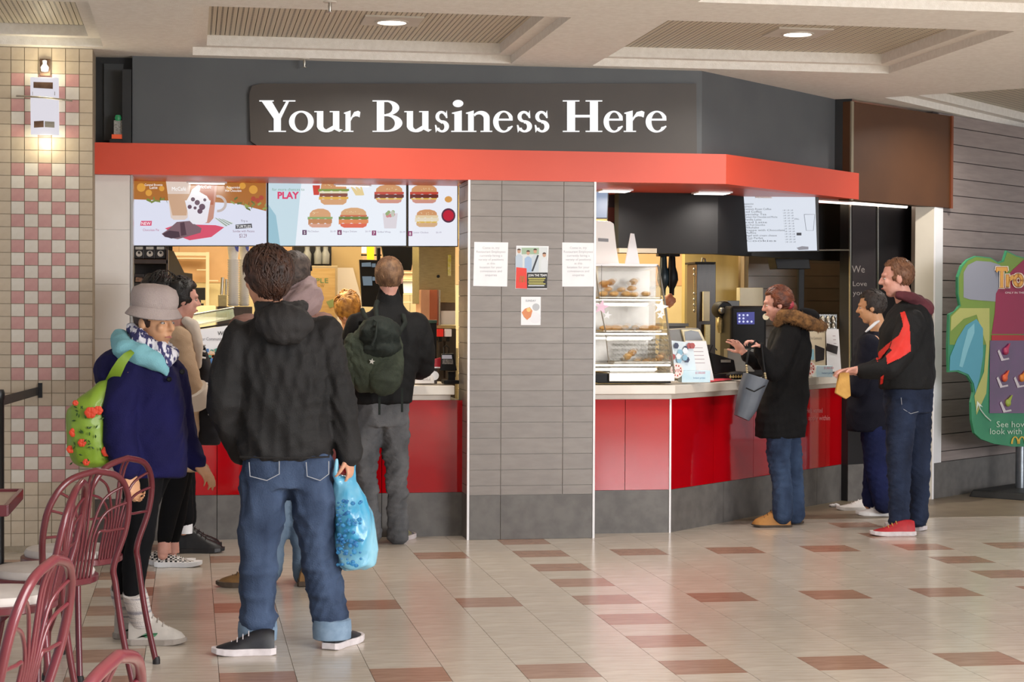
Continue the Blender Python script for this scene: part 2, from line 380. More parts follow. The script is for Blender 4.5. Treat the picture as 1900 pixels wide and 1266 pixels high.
# soffit slab under the bulkhead
sof = [V((XW, YB+.1, 0)), V((bcx-.05, YB+.1, 0)), V((bcx-.05, YB+.1, 0))+D45*(band_len+.2), V((4.2, 15.5, 0)), V((3.6, 14.0, 0)), V((2.5, 13.15, 0)), V((2.5, 12.68, 0)), V((XW, 12.68, 0))]
m_soff = M('soffit_orange', '#c04a34', .35, col2='#b94631', nscale=2)
struct('trim_4', MB().prism([V((p.x, p.y, BB+.003)) for p in sof], (0, 0, .05)), m_soff)
for i, (a_, b_, c_) in enumerate(((352, 415, 339.5), (622, 682, 344.5), (1115, 1166, 353.5), (1292, 1350, 357.5), (1397, 1450, 367.5))):
    p = atz((a_+b_)/2, c_, BB+.0); t = thing('soffit_light', ['flat lit panel under the orange band above the left menu screen', 'flat lit panel under the orange band above the burger menu', 'flat lit panel under the orange band just right of the pillar', 'flat lit panel under the orange band near its corner', 'flat lit panel under the angled orange band above the drinks menu'][i], 'ceiling light', p)
    wd = (b_-a_)*mpp(p.y)
    MB().box(p, (wd+.03, .20, .014)).build('frame', m_whitetrim, t); MB().box(p-V((0, 0, .006)), (wd, .17, .01)).build('glowing_lens', M('soffit_glow', '#fff4ee', .5, emit=3.5), t)
    area('soffit_beam', p-V((0, 0, .02)), p-V((0, 0, 2)), wd, .15, 5, (1, .93, .85), 140)
p0, p1 = atz(1515, 373, BB-.0), atz(1682, 384, BB-.0)
t = thing('linear_soffit_light', 'long thin lit strip under the soffit below the brown sign', 'ceiling light', p0)
MB().tube([p0, p1], .012, 8).build('glowing_tube', M('strip_glow', '#fff0e4', .5, emit=2.5), t)
# sign board with lettering
t = thing('sign_board', 'dark brown sign board with white serif words Your Business Here', 'sign', at(880, 215, YG))
ys = YG-.03
bp = [at(x, y, ys) for x, y in ((462, 176), (467, 160), (485, 155), (1292, 155), (1293, 286), (1120, 283), (700, 276), (478, 271), (465, 262))]
MB().prism(bp, (0, .03, 0)).build('board', M('sign_brown', '#453e38', .5, col2='#423b36', nscale=5), t)
m_let = M('letter_white', '#ffffff', .5, emit=.95)  # brightness put in as self-glow so the letters stay white
def ell(cx, cy, rx, ry, a0=0, a1=360, n=40, rot=0):
    o = []
    for i in range(n+1):
        t_ = math.radians(a0+(a1-a0)*i/n); x = rx*math.cos(t_); y = ry*math.sin(t_); r_ = math.radians(rot)
        o.append((cx+x*math.cos(r_)-y*math.sin(r_), cy+x*math.sin(r_)+y*math.cos(r_)))
    return o
def band(outer, inner): return [[outer[i], outer[i+1], inner[i+1], inner[i]] for i in range(len(outer)-1)]
def R_(x0, y0, x1, y1): return [[(x0, y0), (x1, y0), (x1, y1), (x0, y1)]]
def serif(x0, x1, y, h=.035, top=False):
    return R_(x0, y-(h if top else 0), x1, y+(0 if top else h))
XH = .66; sw = .20
def g_stem_n(w):  # lower-case stem with slanted head
    return [[(.10, .0), (.10+w, 0), (.10+w, XH+.02), (.02, XH-.05), (.02, XH-.08), (.10, XH-.09)]]
GL = {
 'Y': [[(.05, 1), (.33, 1), (.60, .47), (.60, .42), (.40, .42)], [(.76, 1), (.84, 1), (.60, .42), (.50, .47)]] + R_(.40, 0, .60, .48) + serif(0, .40, 1, top=True) + serif(.66, 1, 1, top=True) + serif(.26, .74, 0),
 'o': band(ell(.5, .325, .5, .345), ell(.5, .325, .27, .29, rot=12)),
 'u': R_(.09, .16, .31, XH) + serif(0, .2, XH, top=True) + band(ell(.42, .2, .33, .21, 180, 330), ell(.46, .19, .15, .12, 180, 330)) + [[(.64, .10), (.86, .0), (.98, .07), (.86, .09), (.86, XH), (.64, XH)]] + serif(.53, .7, XH, top=True) + [[(.3, .02), (.5, -.01), (.68, .12), (.64, .2)]],
 'r': [[(.12, .0), (.42, 0), (.42, XH+.02), (.03, XH-.05), (.03, XH-.08), (.12, XH-.09)]] + serif(0, .58, 0) + [[(.40, .42), (.62, .63), (.85, XH+.01), (.98, XH-.03), (.94, .46), (.85, .49), (.70, .50), (.55, .46), (.42, .34)]],
 'B': R_(.14, 0, .38, 1) + serif(0, .3, 1, top=True) + serif(0, .3, 0) + band(ell(.45, .76, .42, .24, -90, 90), ell(.45, .765, .20, .19, -90, 90)) + band(ell(.45, .28, .52, .28, -90, 90), ell(.45, .275, .28, .225, -90, 90)) + R_(.36, .95, .5, 1) + R_(.36, .50, .5, .56) + R_(.36, 0, .5, .05) ,
 's': band(ell(.46, .485, .36, .18, 20, 270), ell(.50, .48, .17, .11, 20, 270)) + band(ell(.54, .175, .42, .19, 90, -165), ell(.50, .165, .17, .115, 90, -165)) + [[(.70, .52), (.82, .68), (.86, .44), (.78, .44)], [(.06, .22), (.14, .22), (.24, .08), (.12, -.02)], [(.2, .36), (.46, .305), (.60, .37), (.64, .30), (.50, .26), (.42, .37), (.40, .40)]],
 'i': [[(.22, .0), (.72, 0), (.72, XH+.02), (.05, XH-.05), (.05, XH-.08), (.22, XH-.09)]] + serif(0, 1, 0) + [ell(.47, .90, .36, .115, n=24)],
 'n': [[(.09, .0), (.30, 0), (.30, XH+.02), (.01, XH-.05), (.01, XH-.08), (.09, XH-.09)]] + serif(0, .40, 0) + serif(.56, 1, 0) + R_(.68, 0, .90, .46) + band(ell(.58, .44, .32, .225, 0, 150), ell(.50, .42, .18, .14, 0, 150)) ,
 'e': band(ell(.52, .325, .50, .345, 30, 325), ell(.55, .33, .27, .29, 30, 325)) + [[(.18, .36), (.97, .36), (.97, .42), (.18, .42)], [(.80, .42), (.97, .42), (.96, .50), (.78, .52)]] + [[(.72, .14), (.80, .06), (.98, .16), (.95, .20)]],
 'H': R_(.11, 0, .31, 1) + R_(.69, 0, .89, 1) + R_(.28, .46, .72, .54) + serif(0, .42, 1, top=True) + serif(0, .42, 0) + serif(.58, 1, 1, top=True) + serif(.58, 1, 0)}
LET = [('Y', 481, 548), ('o', 536, 582), ('u', 583, 637), ('r', 637, 669), ('B', 691, 748), ('u', 750, 802), ('s', 805, 834), ('i', 837, 864), ('n', 864, 913), ('e', 914, 952), ('s', 957, 988), ('s', 990, 1020), ('H', 1044, 1117), ('e', 1119, 1156), ('r', 1157, 1196), ('e', 1197, 1237)]
for ch, xa, xb in LET:
    mb = MB(); f_ = ys-.002
    for poly in GL[ch]:
        P_ = [at(xa+(xb-xa)*x, 245-58.5*y, f_) for x, y in poly]
        mb.prism(P_, (0, -.010, 0))
    mb.build('letter', m_let, t)
# brown side sign
wS = V((math.cos(math.radians(40)), math.sin(math.radians(40)), 0)); nS = V((wS.y, -wS.x, 0)); pS = V((5.80, 14.12, 0))
sl = atc(1577, 300, 8.53); sr = atplane(1769, 300, pS+nS*.05, nS)
sd = (V((sr.x, sr.y, 0))-V((sl.x, sl.y, 0))); 
t = thing('brown_sign_box', 'plain brown box sign at the right end of the orange band', 'sign', V((sl.x, sl.y, BB)))
sn = V((sd.y, -sd.x, 0)).normalized()
MB().prism([V((sl.x, sl.y, BB-.01)), V((sr.x, sr.y, BB-.01)), V((sr.x, sr.y, 3.03)), V((sl.x, sl.y, 3.03))], -sn*.1).build('box', M('sign_box_brown', '#56351c', .5, col2='#4f3019', nscale=3), t, bevel=.004)
sdn = sd.normalized()
for f0, nm, mt in ((.0, 'left_edge', '#8a7f6a'), (.965, 'right_edge', '#7a3f22')):
    a_ = V((sl.x, sl.y, 0)) + sd*f0; MB().prism([V((a_.x, a_.y, BB-.012)), V((a_.x, a_.y, BB-.012))+sdn*.03, V((a_.x, a_.y, 3.03))+sdn*.03, V((a_.x, a_.y, 3.03))], sn*.012).build(nm, M('edge_'+nm, mt, .4, col2=mt, nscale=5), t)
# dark return between bulkhead and sign
e0 = V((gx, YG, 0))+D45*bulk_end
struct('trim_5', MB().prism([V((e0.x, e0.y, BT-.05)), V((sl.x+.02, sl.y+.02, BT-.05)), V((sl.x-.08, sl.y+.12, BT-.05)), V((e0.x-.1, e0.y+.1, BT-.05))], (0, 0, CEIL-BT+.05)), m_fascia_d)
# trophy + niche fin
struct('trim_6', MB().slab(at(193, 118, YG+.08), at(229, 262, YG+.1)), M('niche_grey', '#3c3f41', .5, col2='#383b3d', nscale=3))
p = at(219, 262, YG-.02); p.z = BT
t = thing('trophy', 'small clear award with orange band and green top on the ledge above the orange band', 'trophy', p)
k = mpp(12)
MB().box(p+V((0, 0, .012)), (30*k, .06, .024)).build('plinth', m_black, t, bevel=.003)
MB().box(p+V((0, 0, .038)), (22*k, .045, .028)).build('orange_band', M('trophy_orange', '#d9562e', .4, emit=.2), t, bevel=.002)
MB().box(p+V((0, 0, .095)), (15*k, .02, .09)).build('award_plate', M('trophy_plate', '#a9a9a4', .3, col2='#7b7b76', nscale=120), t, bevel=.002)
MB().lathe([(.001, -.02), (.014, -.018), (.02, 0), (.014, .018), (.001, .02)], p+V((0, 0, .155)), 16).build('green_emblem', M('trophy_green', '#2fae6a', .4, emit=.3), t, smooth=True)
# pillar
px0, px1 = 1.752, 2.583; PB = 12.38
pil = struct('wall_pillar', MB().slab((px0+.004, YB+.006, 0), (px1-.004, PB, BB)), m_pgrout)
bz = .287
vj = [px0+.012, at(930, 600, YB).x, at(1045, 600, YB).x, px1-.012]
zt = [BB-.002]; zz = at(868, 344, YB).z
stp = (at(940, 402, YB).z-at(940, 872, YB).z)/16
zline = at(940, 402, YB).z + 2*stp
zl = [zline - stp*i for i in range(0, 22) if zline-stp*i > bz+.02]
lv = [BB-.002]+zl+[bz]
def tilebox(a, b, mt, par, nm='tile', gp=.0018):
    a = V(a); b = V(b); c = (a+b)/2; d = [abs(b[i]-a[i]) for i in range(3)]
    k_ = d.index(min(d)); d = [d[i]-(0 if i == k_ else 2*gp) for i in range(3)]
    return MB().box(c, d).build(nm, mt, par)
for i in range(len(lv)-1):
    for j in range(3): tilebox((vj[j], YB-.002, lv[i+1]), (vj[j+1], YB+.008, lv[i]), m_pil, pil)
    for (ya, yb2) in ((YB+.012, YB+.16), (YB+.16, PB)):
        tilebox((px0-.002, ya, lv[i+1]), (px0+.006, yb2, lv[i]), m_pil, pil)
for a_, b_ in ((vj[0], vj[1]), (vj[1], vj[3])): tilebox((a_, YB-.003, 0), (b_, YB+.008, bz), m_base, pil, 'base_slab')
tilebox((px0-.003, YB+.012, 0), (px0+.006, PB, bz), m_base, pil, 'base_slab')
for x in (px0+.004, px1-.004): MB().slab((x-.007, YB-.006, 0), (x+.007, YB+.01, BB)).build('corner_trim', m_whitetrim, pil)
# papers on the pillar
yp = YB-.004
m_paper = M('paper_white', '#f3f3f5', .6, col2='#eeeef1', nscale=10)
m_ink = M('faint_ink', '#c3c3c8', .8)
_tc = {}
def text(s, h_px, x, y, Y, mat, parent, name='lettering', align='LEFT', depth=.0006, wpx=None, P=None, bold=.0):
    cu = bpy.data.curves.new('txt', 'FONT'); cu.body = s; cu.size = 1; cu.extrude = 0; cu.offset = bold; cu.resolution_u = 2
    o = bpy.data.objects.new('txt', cu); COL.objects.link(o); dg = bpy.context.evaluated_depsgraph_get()
    me = bpy.data.meshes.new_from_object(o.evaluated_get(dg)); bpy.data.objects.remove(o)
    vs = [v.co.copy() for v in me.vertices]; fs = [list(p.vertices) for p in me.polygons]
    if not vs: return None
    x0 = min(v.x for v in vs); x1 = max(v.x for v in vs); kx = h_px/.69
    if wpx: kx = wpx/(x1-x0)
    ky = h_px/.69
    sh = {'LEFT': -x0, 'CENTER': -(x0+x1)/2, 'RIGHT': -x1}[align]
    PF = P or (lambda a, b: at(a, b, Y))
    mb = MB().add([PF(x+(v.x+sh)*kx, y-v.y*ky) for v in vs], fs)
    ob = mb.build(name, mat, parent); bpy.data.meshes.remove(me); return ob
for lb, cs, cx in (('plain white notice taped on the left side of the grey pillar', ((880, 449), (943, 450), (941, 532), (878, 531)), 911), ('plain white notice taped on the right edge of the grey pillar', ((1043, 450), (1104, 451), (1104, 532), (1043, 532)), 1073)):
    t = thing('paper_notice', lb, 'notice', at(cx, 490, YB-.001), 'matching paper notices on the pillar')
    MB().prism([at(x, y, yp) for x, y in cs], (0, .0015, 0)).build('sheet', m_paper, t)
    for i, s in enumerate(('Come in, try', 'Restaurant Employees', 'currently hiring a', 'variety of positions', 'at this', 'location for your', 'convenience and', 'enquiries')):
        text(s, 4.2, cx, 462+i*7.2, yp-.0012, m_ink, t, 'printed_line', 'CENTER')
t = thing('hiring_poster', 'colour poster with four young people and Join the team on the pillar', 'poster', at(987, 498, YB-.001))
def flat(par, name, pts, Y, mat, P=None, th=.0004):
    PF = P or (lambda a, b: at(a, b, Y))
    q_ = [PF(x, y) for x, y in pts]
    return MB().prism(q_, (0, th, 0)).build(name, mat, par)
def em(col, e=.0, r=.5): return M('print_%s_%s' % (col, e), col, r, emit=e)
flat(t, 'sheet', ((958, 456), (1018, 457), (1015, 537), (956, 536)), yp, m_paper, th=.0015)
flat(t, 'printed_backdrop', ((960, 459), (1016, 459), (1015, 506), (958, 506)), yp-.0008, em('#d4d9da'))
flat(t, 'printed_foliage', ((968, 460), (1000, 460), (1000, 472), (968, 472)), yp-.0012, em('#9db59a'))
for x, hy, sh, c in ((963, 466, 472, '#b8c6d4'), (980, 469, 476, '#9fb8d6'), (993, 466, 473, '#c3cdd6'), (1010, 473, 480, '#d8dce0')):
    w_ = 6.5
    flat(t, 'printed_shirt', ((x-w_, sh+4), (x-2, sh), (x+2, sh), (x+w_, sh+4), (x+w_, 505), (x-w_, 505)), yp-.0016, em(c))
    flat(t, 'printed_head', [(x+3.2*math.cos(a/8*math.pi), hy+4.2*math.sin(a/8*math.pi)) for a in range(16)], yp-.002, em('#c99b7f'))
    flat(t, 'printed_hair', [(x+3.4*math.cos(a/8*math.pi), hy-1.6+3*math.sin(a/8*math.pi)) for a in range(8, 17)], yp-.0024, em('#4a3428'))
flat(t, 'printed_strap', ((997, 473), (1000, 474), (989, 504), (986, 503)), yp-.0024, em('#30343c'))
flat(t, 'red_block', ((958, 496), (977, 498), (978, 536), (957, 535)), yp-.0028, em('#e03a2c'))
flat(t, 'black_block', ((978, 506), (1016, 506), (1015, 535), (978, 535)), yp-.0026, em('#1c1a18'))
text('JOIN THE TEAM', 4, 980, 513, yp-.0034, em('#ffffff', .2), t, wpx=34)
for i in range(5): flat(t, 'printed_line', ((980+i % 2, 516+i*3.4), (1012-2*(i % 3), 516+i*3.4), (1012-2*(i % 3), 517.5+i*3.4), (980+i % 2, 517.5+i*3.4)), yp-.0032, em('#d8cf6a' if i < 4 else '#ffffff'))
def arches(par, x, y, w_, h_, Y, mat, P=None, nm='arch_logo'):
    mb = MB(); PF = P or (lambda a, b: at(a, b, Y))
    for s in (0, 1):
        cx = x + w_*(.27+.46*s); o = ell(cx, 0, w_*.27, h_, 0, 180, 18); i_ = ell(cx, 0, w_*.15, h_*.86, 0, 180, 18)
        for q_ in band(o, i_): mb.prism([PF(a, y-b) for a, b in q_], (0, .0006, 0))
    return mb.build(nm, mat, par)
arches(t, 964, 524, 10, 12, yp-.0036, em('#ffd040', .3))
t = thing('meal_flyer', 'small white flyer with a printed meal bowl under the hiring poster', 'poster', at(985, 578, YB-.001))
flat(t, 'sheet', ((967, 551), (1003.5, 551), (1003, 603.5), (966.5, 603.5)), yp, m_paper, th=.0015)
text('SUNDAY', 3.6, 985, 560, yp-.0012, em('#8a9098'), t, align='CENTER', wpx=19)
cir = lambda cx, cy, r, n=20, ry=None: [(cx+r*math.cos(2*math.pi*i/n), cy+(ry or r)*math.sin(2*math.pi*i/n)) for i in range(n)]
flat(t, 'printed_badge', cir(994.5, 570, 6.8), yp-.0008, em('#b9bcc0')); flat(t, 'printed_plate', cir(993, 590, 10.5), yp-.0008, em('#e8e8ec'))
flat(t, 'printed_food', [(968, 580), (974, 573), (983, 570), (988, 577), (985, 588), (978, 594), (972, 588)], yp-.0012, em('#d98a5a')); flat(t, 'printed_garnish', cir(981, 575, 4), yp-.0016, em('#e8c27a'))
# white jamb left
jx0, jx1 = XW, at(245, 500, YB+.02).x
jm = struct('wall_jamb_left', MB().slab((jx0-.02, YB+.06, 0), (jx1, YB+.3, BB)), m_white)
for i in range(6):
    za = BB-.002-i*.34; zb = max(za-.34, bz)
    if za > bz: tilebox((jx0-.02, YB+.05, zb), (jx1-.012, YB+.06, za), m_white, jm, 'panel', .001)
tilebox((jx0-.02, YB+.05, 0), (jx1-.012, YB+.062, bz), m_base, jm, 'base_slab')
MB().slab((jx1-.010, YB+.045, bz), (jx1+.004, YB+.3, BB)).build('corner_trim', M('steel_trim', '#c9c5c0', .3, metal=.7), jm)
# ================================================================ RIGHT SIDE WALL
def wallbox(p0, d, L_, z0, z1, th, n): 
    a = V((p0.x, p0.y, z0)); return MB().prism([a, a+d*L_, a+d*L_-n*th, a-n*th], (0, 0, z1-z0))
sp0 = atplane(1727, 700, pS, nS); sp0.z = 0
wr = struct('wall_right', wallbox(sp0, wS, 4.5, 0, CEIL, .15, nS), M('siding_gap', '#4c4240', .8, col2='#443b39', nscale=10))
m_sid = M('siding_board', '#978a85', .55, col2='#8c7f7b', nscale=4, ndetail=6, stretch=(1, 1, 10), island=.03)
sh_ = (at(1775, 255, 14).z - at(1775, 700, 14).z)
z_a = atplane(1775, 238, pS, nS).z; z_b = atplane(1775, 725, pS, nS).z
# measured joints: about 31.5 px apart at x=1775
pitch = (atplane(1775, 238, pS, nS).z-atplane(1775, 427, pS, nS).z)/6
zz = atplane(1775, 238, pS, nS).z + pitch
while zz > bz+.02:
    lo_ = max(zz-pitch, bz); hi_ = min(zz, CEIL)
    if hi_-lo_ > .02: wallbox(sp0+nS*.012+V((0, 0, 0))+wS*.08, wS, 4.3, lo_+.0035, hi_-.0035, .012, nS).build('board', m_sid, wr)
    zz -= pitch
struct('baseboard_right', wallbox(sp0+nS*.016, wS, 4.4, 0, bz-.002, .016, nS), m_base)
# white column strip with beige return
wsw = 24*mpp(14)/.78
struct('trim_7', wallbox(sp0+nS*.03, wS, wsw, bz, BB, .08, nS), m_whitetrim)
cb0 = sp0+nS*.03
struct('trim_8', MB().prism([V((cb0.x-.012, cb0.y, 0)), V((cb0.x, cb0.y-.004, 0)), V((cb0.x+.006, cb0.y+.006, 0)), V((cb0.x-.006, cb0.y+.012, 0))], (0, 0, BB)), m_whitetrim)
bq = atc(1697, 600, 8.62); bq.z = 0; b2 = atc(1697, 600, 8.46); b2.z = 0
dq = (V((cb0.x, cb0.y, 0))-b2); nq = V((dq.y, -dq.x, 0)).normalized()
struct('wall_return_right', MB().prism([b2, V((cb0.x, cb0.y, 0)), V((cb0.x, cb0.y, 0))-nq*.1, b2-nq*.1], (0, 0, BB)), M('beige_return', '#c9bfae', .5, col2='#c2b8a7', nscale=4))
kq = atc(1575, 600, 8.95); kq.z = 0
dk = bq-kq; nk = V((dk.y, -dk.x, 0)).normalized()
dwl = struct('wall_dark_right', MB().prism([kq, bq, bq-nk*.1, kq-nk*.1], (0, 0, BB+.06)), m_darkwall)
MB().prism([V((kq.x, kq.y, 0))+nk*.004, V((bq.x, bq.y, 0))+nk*.004, V((bq.x, bq.y, bz))+nk*.004, V((kq.x, kq.y, bz))+nk*.004], -nk*.01).build('base_slab', m_base, dwl)
PK = lambda a, b: atplane(a, b, kq+nk*.003, nk)
for xx in (1575, 1626):
    MB().prism([PK(xx, 372), PK(xx+2.5, 372), PK(xx+2.5, 690 if xx == 1575 else 900), PK(xx, 690 if xx == 1575 else 900)], nk*.012).build('steel_edge', m_steel, dwl)
t = thing('chalkboard', 'dark chalkboard panel with faint chalk words beside the drinks counter', 'chalkboard', PK(1602, 560))
MB().prism([PK(1580, 380), PK(1624, 384), PK(1624, 700), PK(1580, 700)], nk*.006).build('board', M('chalk_black', '#2a2224', .7, col2='#241e20', nscale=6), t)
m_ch = M('chalk', '#8d8480', .9)
PK2 = lambda a, b: PK(a, b)+nk*.008
text('We', 13, 1579, 506, 0, m_ch, t, P=PK2, wpx=24); text('Love', 9, 1581, 531, 0, m_ch, t, P=PK2, wpx=26); text('you!', 9, 1581, 548, 0, m_ch, t, P=PK2, wpx=24)
# ================================================================ COUNTER
m_red = M('red_glass', '#b4040f', .05, spec=.6, col2='#a80510', nscale=2)
m_ctop = M('counter_top', '#e9e0d4', .25, col2='#e2d8cb', nscale=6, coat=.3)
m_cund = M('counter_apron', '#cfc4b8', .35, col2='#c8bdb0', nscale=6)
YC = 12.19; cxn = 3.148; cEnd = V((5.24, 14.24, 0)); cL = (cEnd-V((cxn, YC, 0))).xy.length
cab = struct('wall_counter_right', MB().prism([V(p) for p in ((px1, YC+.02, 0), (cxn-.008, YC+.02, 0), (cxn-.008+cL*.7071, YC+.02+cL*.7071, 0), (cxn-.5+cL*.7071, YC+.5+cL*.7071, 0), (cxn-.25, YC+.6, 0), (px1, YC+.6, 0))], (0, 0, .886)), m_darkwall)
def panel(a, b, z0, z1, mt, par, nm, th=.02, gp=.002):
    a = V(a); b = V(b); d = (b-a).normalized(); n = V((d.y, -d.x, 0)); a = a+d*gp; b = b-d*gp
    return MB().prism([V((a.x, a.y, z0)), V((b.x, b.y, z0)), V((b.x, b.y, z1)), V((a.x, a.y, z1))], -n*th).build(nm, mt, par)
P0 = V((px1, YC, 0)); P1 = V((at(1160, 800, YC).x, YC, 0)); P2 = V((cxn, YC, 0))
ang = V((1, 1, 0)).normalized()
runs = [(P0, P1), (P1, P2)] + [(P2+ang*(cL*i/5), P2+ang*(cL*(i+1)/5)) for i in range(5)]
for a_, b_ in runs: panel(a_, b_, bz, .888, m_red, cab, 'red_panel')
for a_, b_ in [(P0, P2)]+[(P2+ang*(cL*i/4), P2+ang*(cL*(i+1)/4)) for i in range(4)]: panel(a_, b_, 0, bz-.002, m_base, cab, 'base_slab')
MB().slab((cxn-.006, YC-.007, 0), (cxn+.006, YC+.01, .9)).build('corner_trim', m_whitetrim, cab)
text('Help wanted', 9, 1496, 766, 0, em('#c98080'), cab, P=lambda a, b: atc(a, b, YC-cxn-.002), wpx=30)
text('apply within', 9, 1500, 780, 0, em('#c98080'), cab, P=lambda a, b: atc(a, b, YC-cxn-.002), wpx=40)
def top(name, pts_out, z0, z1, mt, **k): return MB().prism([V((p[0], p[1], z0)) for p in pts_out], (0, 0, z1-z0)).build(name, mt, bevel=.004, **k)
o_ = .05; e_ = cL*.7071
tr = thing('counter_top', 'white counter top of the angled right-hand counter', 'counter top', (px1, YC, .9))
top('slab', ((px1, YC-o_), (cxn+.02, YC-o_), (cxn+.02+e_+.02, YC-o_+e_), (cxn-.5+e_, YC+.55+e_), (cxn-.28, YC+.68), (px1, YC+.68)), .925, CT, m_ctop, parent=tr)
top('apron', ((px1, YC-.012), (cxn+.005, YC-.012), (cxn+.005+e_, YC-.012+e_), (cxn-.45+e_, YC+.5+e_), (cxn-.25, YC+.6), (px1, YC+.6)), .889, .925, m_cund, parent=tr)
lx0 = jx1
cab2 = struct('wall_counter_left', MB().slab((lx0, YC+.02, 0), (px0-.01, YC+.6, .886)), m_darkwall)
for i in range(4):
    xa = lx0+(px0-lx0)*i/4; xb = lx0+(px0-lx0)*(i+1)/4
    panel((xa, YC, 0), (xb, YC, 0), bz, .888, m_red, cab2, 'red_panel'); panel((xa, YC, 0), (xb, YC, 0), 0, bz-.002, m_base, cab2, 'base_slab')
tl = thing('counter_top', 'white counter top of the straight left-hand counter', 'counter top', (lx0, YC, .9))
top('slab', ((lx0, YC-o_), (px0-.06, YC-o_), (px0-.06, YC+.68), (lx0, YC+.68)), .925, CT, m_ctop, parent=tl)
top('apron', ((lx0, YC-.012), (px0-.08, YC-.012), (px0-.08, YC+.6), (lx0, YC+.6)), .889, .925, m_cund, parent=tl)
# ================================================================ KITCHEN SHELL
m_kw = M('kitchen_tile', '#e6d6a8', .35, col2='#dfcd9c', nscale=5, island=.03)
m_kg = M('kitchen_grout', '#bfae84', .8, col2='#b8a67b', nscale=10)
kb = struct('wall_back', MB().slab((-.6, 16.5, 0), (6.6, 16.65, CEIL)), m_kg)
for i in range(14):
    for j in range(5):
        xa = -.6+i*.5; zb = .9+j*.4
        if zb > 2.7: continue
        tilebox((xa, 16.49, zb), (xa+.5, 16.502, zb+.4), M('kitchen_tile_peach', '#e3b98c', .4, col2='#dbb082', nscale=5) if j == 2 else m_kw, kb)
struct('wall_kitchen_left', MB().slab((-.62, YB+.3, 0), (-.37, 16.5, CEIL)), M('kitchen_side', '#d8c9a0', .5, col2='#d1c197', nscale=4))
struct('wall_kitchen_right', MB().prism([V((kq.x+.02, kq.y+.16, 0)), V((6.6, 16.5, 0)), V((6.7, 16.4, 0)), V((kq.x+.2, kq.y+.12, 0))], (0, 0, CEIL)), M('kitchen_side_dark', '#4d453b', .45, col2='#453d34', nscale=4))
struct('floor_kitchen', MB().slab((-.5, YC+.62, -.004), (6.5, 16.5, .004)), M('kitchen_floor', '#8a7c68', .4, col2='#7f715e', nscale=6))
# header panels above the right opening
hd = struct('trim_9', MB().prism([V((at(1149, 400, 13.0).x, 13.02, 1.885)), V((at(1332, 400, 13.0).x, 13.0, 1.885)), V((5.2, 14.6, 1.885)), V((5.1, 14.7, 1.885)), V((at(1332, 400, 13.0).x, 13.15, 1.885)), V((at(1149, 400, 13.0).x, 13.15, 1.885))], (0, 0, .46)), M('header_black', '#060608', .8, col2='#0b0a0c', nscale=3))
struct('trim_10', MB().slab(at(1149, 469, 12.98), at(1205, 463, 13.2)), M('ledge_pale', '#b9ad98', .5, col2='#b1a590', nscale=4))
# dark tile wall behind the drinks counter with thin joints
dt = struct('wall_inner_dark', MB().slab(at(1388, 700, 15.0)-V((0, 0, 1)), at(1575, 440, 15.1)), M('inner_grout', '#4f4436', .7, col2='#483e31', nscale=5))
m_idt = M('inner_tile', '#5b4e3e', .35, col2='#524637', nscale=5, island=.05)
for j in range(9):
    for i in range(2):
        tilebox(at(1388+i*94, 490+j*23+22.3, 14.99), at(1388+(i+1)*94, 490+j*23, 14.995)+V((0, .01, 0)), m_idt, dt)
# steel frame of the opening
MB().tube([PK(1440, 464)+V((0, .1, 0)), PK(1576, 464)], .006, 6).build('trim_11', m_steel, kind='structure')
# ================================================================ MENU SCREENS left (flat pictures on real screens)
ysn = 12.62
def screen(lbl, x0, x1, y0, y1, Y=ysn, bg='#eef0fb', e=.92):
    t = thing('menu_screen', lbl, 'screen', at((x0+x1)/2, y1, Y+.03))
    MB().prism([at(x0, y0, Y+.004), at(x1, y0, Y+.004), at(x1, y1, Y+.004), at(x0, y1, Y+.004)], (0, .06, 0)).build('housing', m_black, t)
    flat(t, 'lit_picture', ((x0+1.5, y0), (x1-1.5, y0), (x1-1.5, y1-1.5), (x0+1.5, y1-1.5)), Y, em(bg, e))
    return t
def E_(c, e=.85): return em(c, e)
t = screen('lit menu screen showing hot drinks, ice cream sundae and chocolate pie', 246, 496, 330, 457, bg='#dfe2f4')
Y1, Y2, Y3, Y4, Y5 = [ysn-.001*i for i in range(1, 6)]
flat(t, 'printed_warm_glow', ((248, 330), (494, 330), (494, 392), (440, 378), (380, 374), (300, 372), (248, 370)), Y1, E_('#b06a20'))
for i, (x, y, r) in enumerate(((262, 348, 8), (276, 358, 6), (300, 350, 5), (470, 352, 8), (450, 345, 6), (425, 350, 5))): flat(t, 'printed_light_spot', cir(x, y, r), Y2, E_('#e2a03a'))
for i in range(26):
    x = 276+random.random()*36 if i < 10 else 430+random.random()*62; y = (368+random.random()*10) if i < 10 else 366+(x-430)*.22+random.random()*16
    a_ = random.random()*3; flat(t, 'printed_needle', ((x, y), (x+9*math.cos(a_), y-5*math.sin(a_)), (x+10*math.cos(a_), y-5*math.sin(a_)+3), (x+1, y+4)), Y2-.0002*(i % 4), E_(random.choice(('#7d8a3c', '#98a552', '#5d6c2c'))))
for x, y in ((470, 369), (478, 372), (485, 367)): flat(t, 'printed_berry', cir(x, y, 4.5), Y3, E_('#b3402a'))
flat(t, 'printed_latte_glass', ((307, 330), (355, 330), (348, 404), (343, 408), (322, 408), (317, 404)), Y3, E_('#e8d3c6'))
flat(t, 'printed_latte', ((311, 360), (352, 360), (346, 400), (320, 400)), Y4, E_('#d2a989'))
flat(t, 'printed_mug', ((362, 334), (404, 334), (396, 405), (388, 414), (372, 414)), Y3, E_('#c98f7c'))
flat(t, 'printed_cocoa', ((371, 350), (398, 345), (396, 380), (378, 380)), Y4, E_('#b25b38'))
hm = band(ell(404, 378, 17, 16, -100, 95), ell(404, 378, 12, 11.5, -100, 95)); mb = MB()
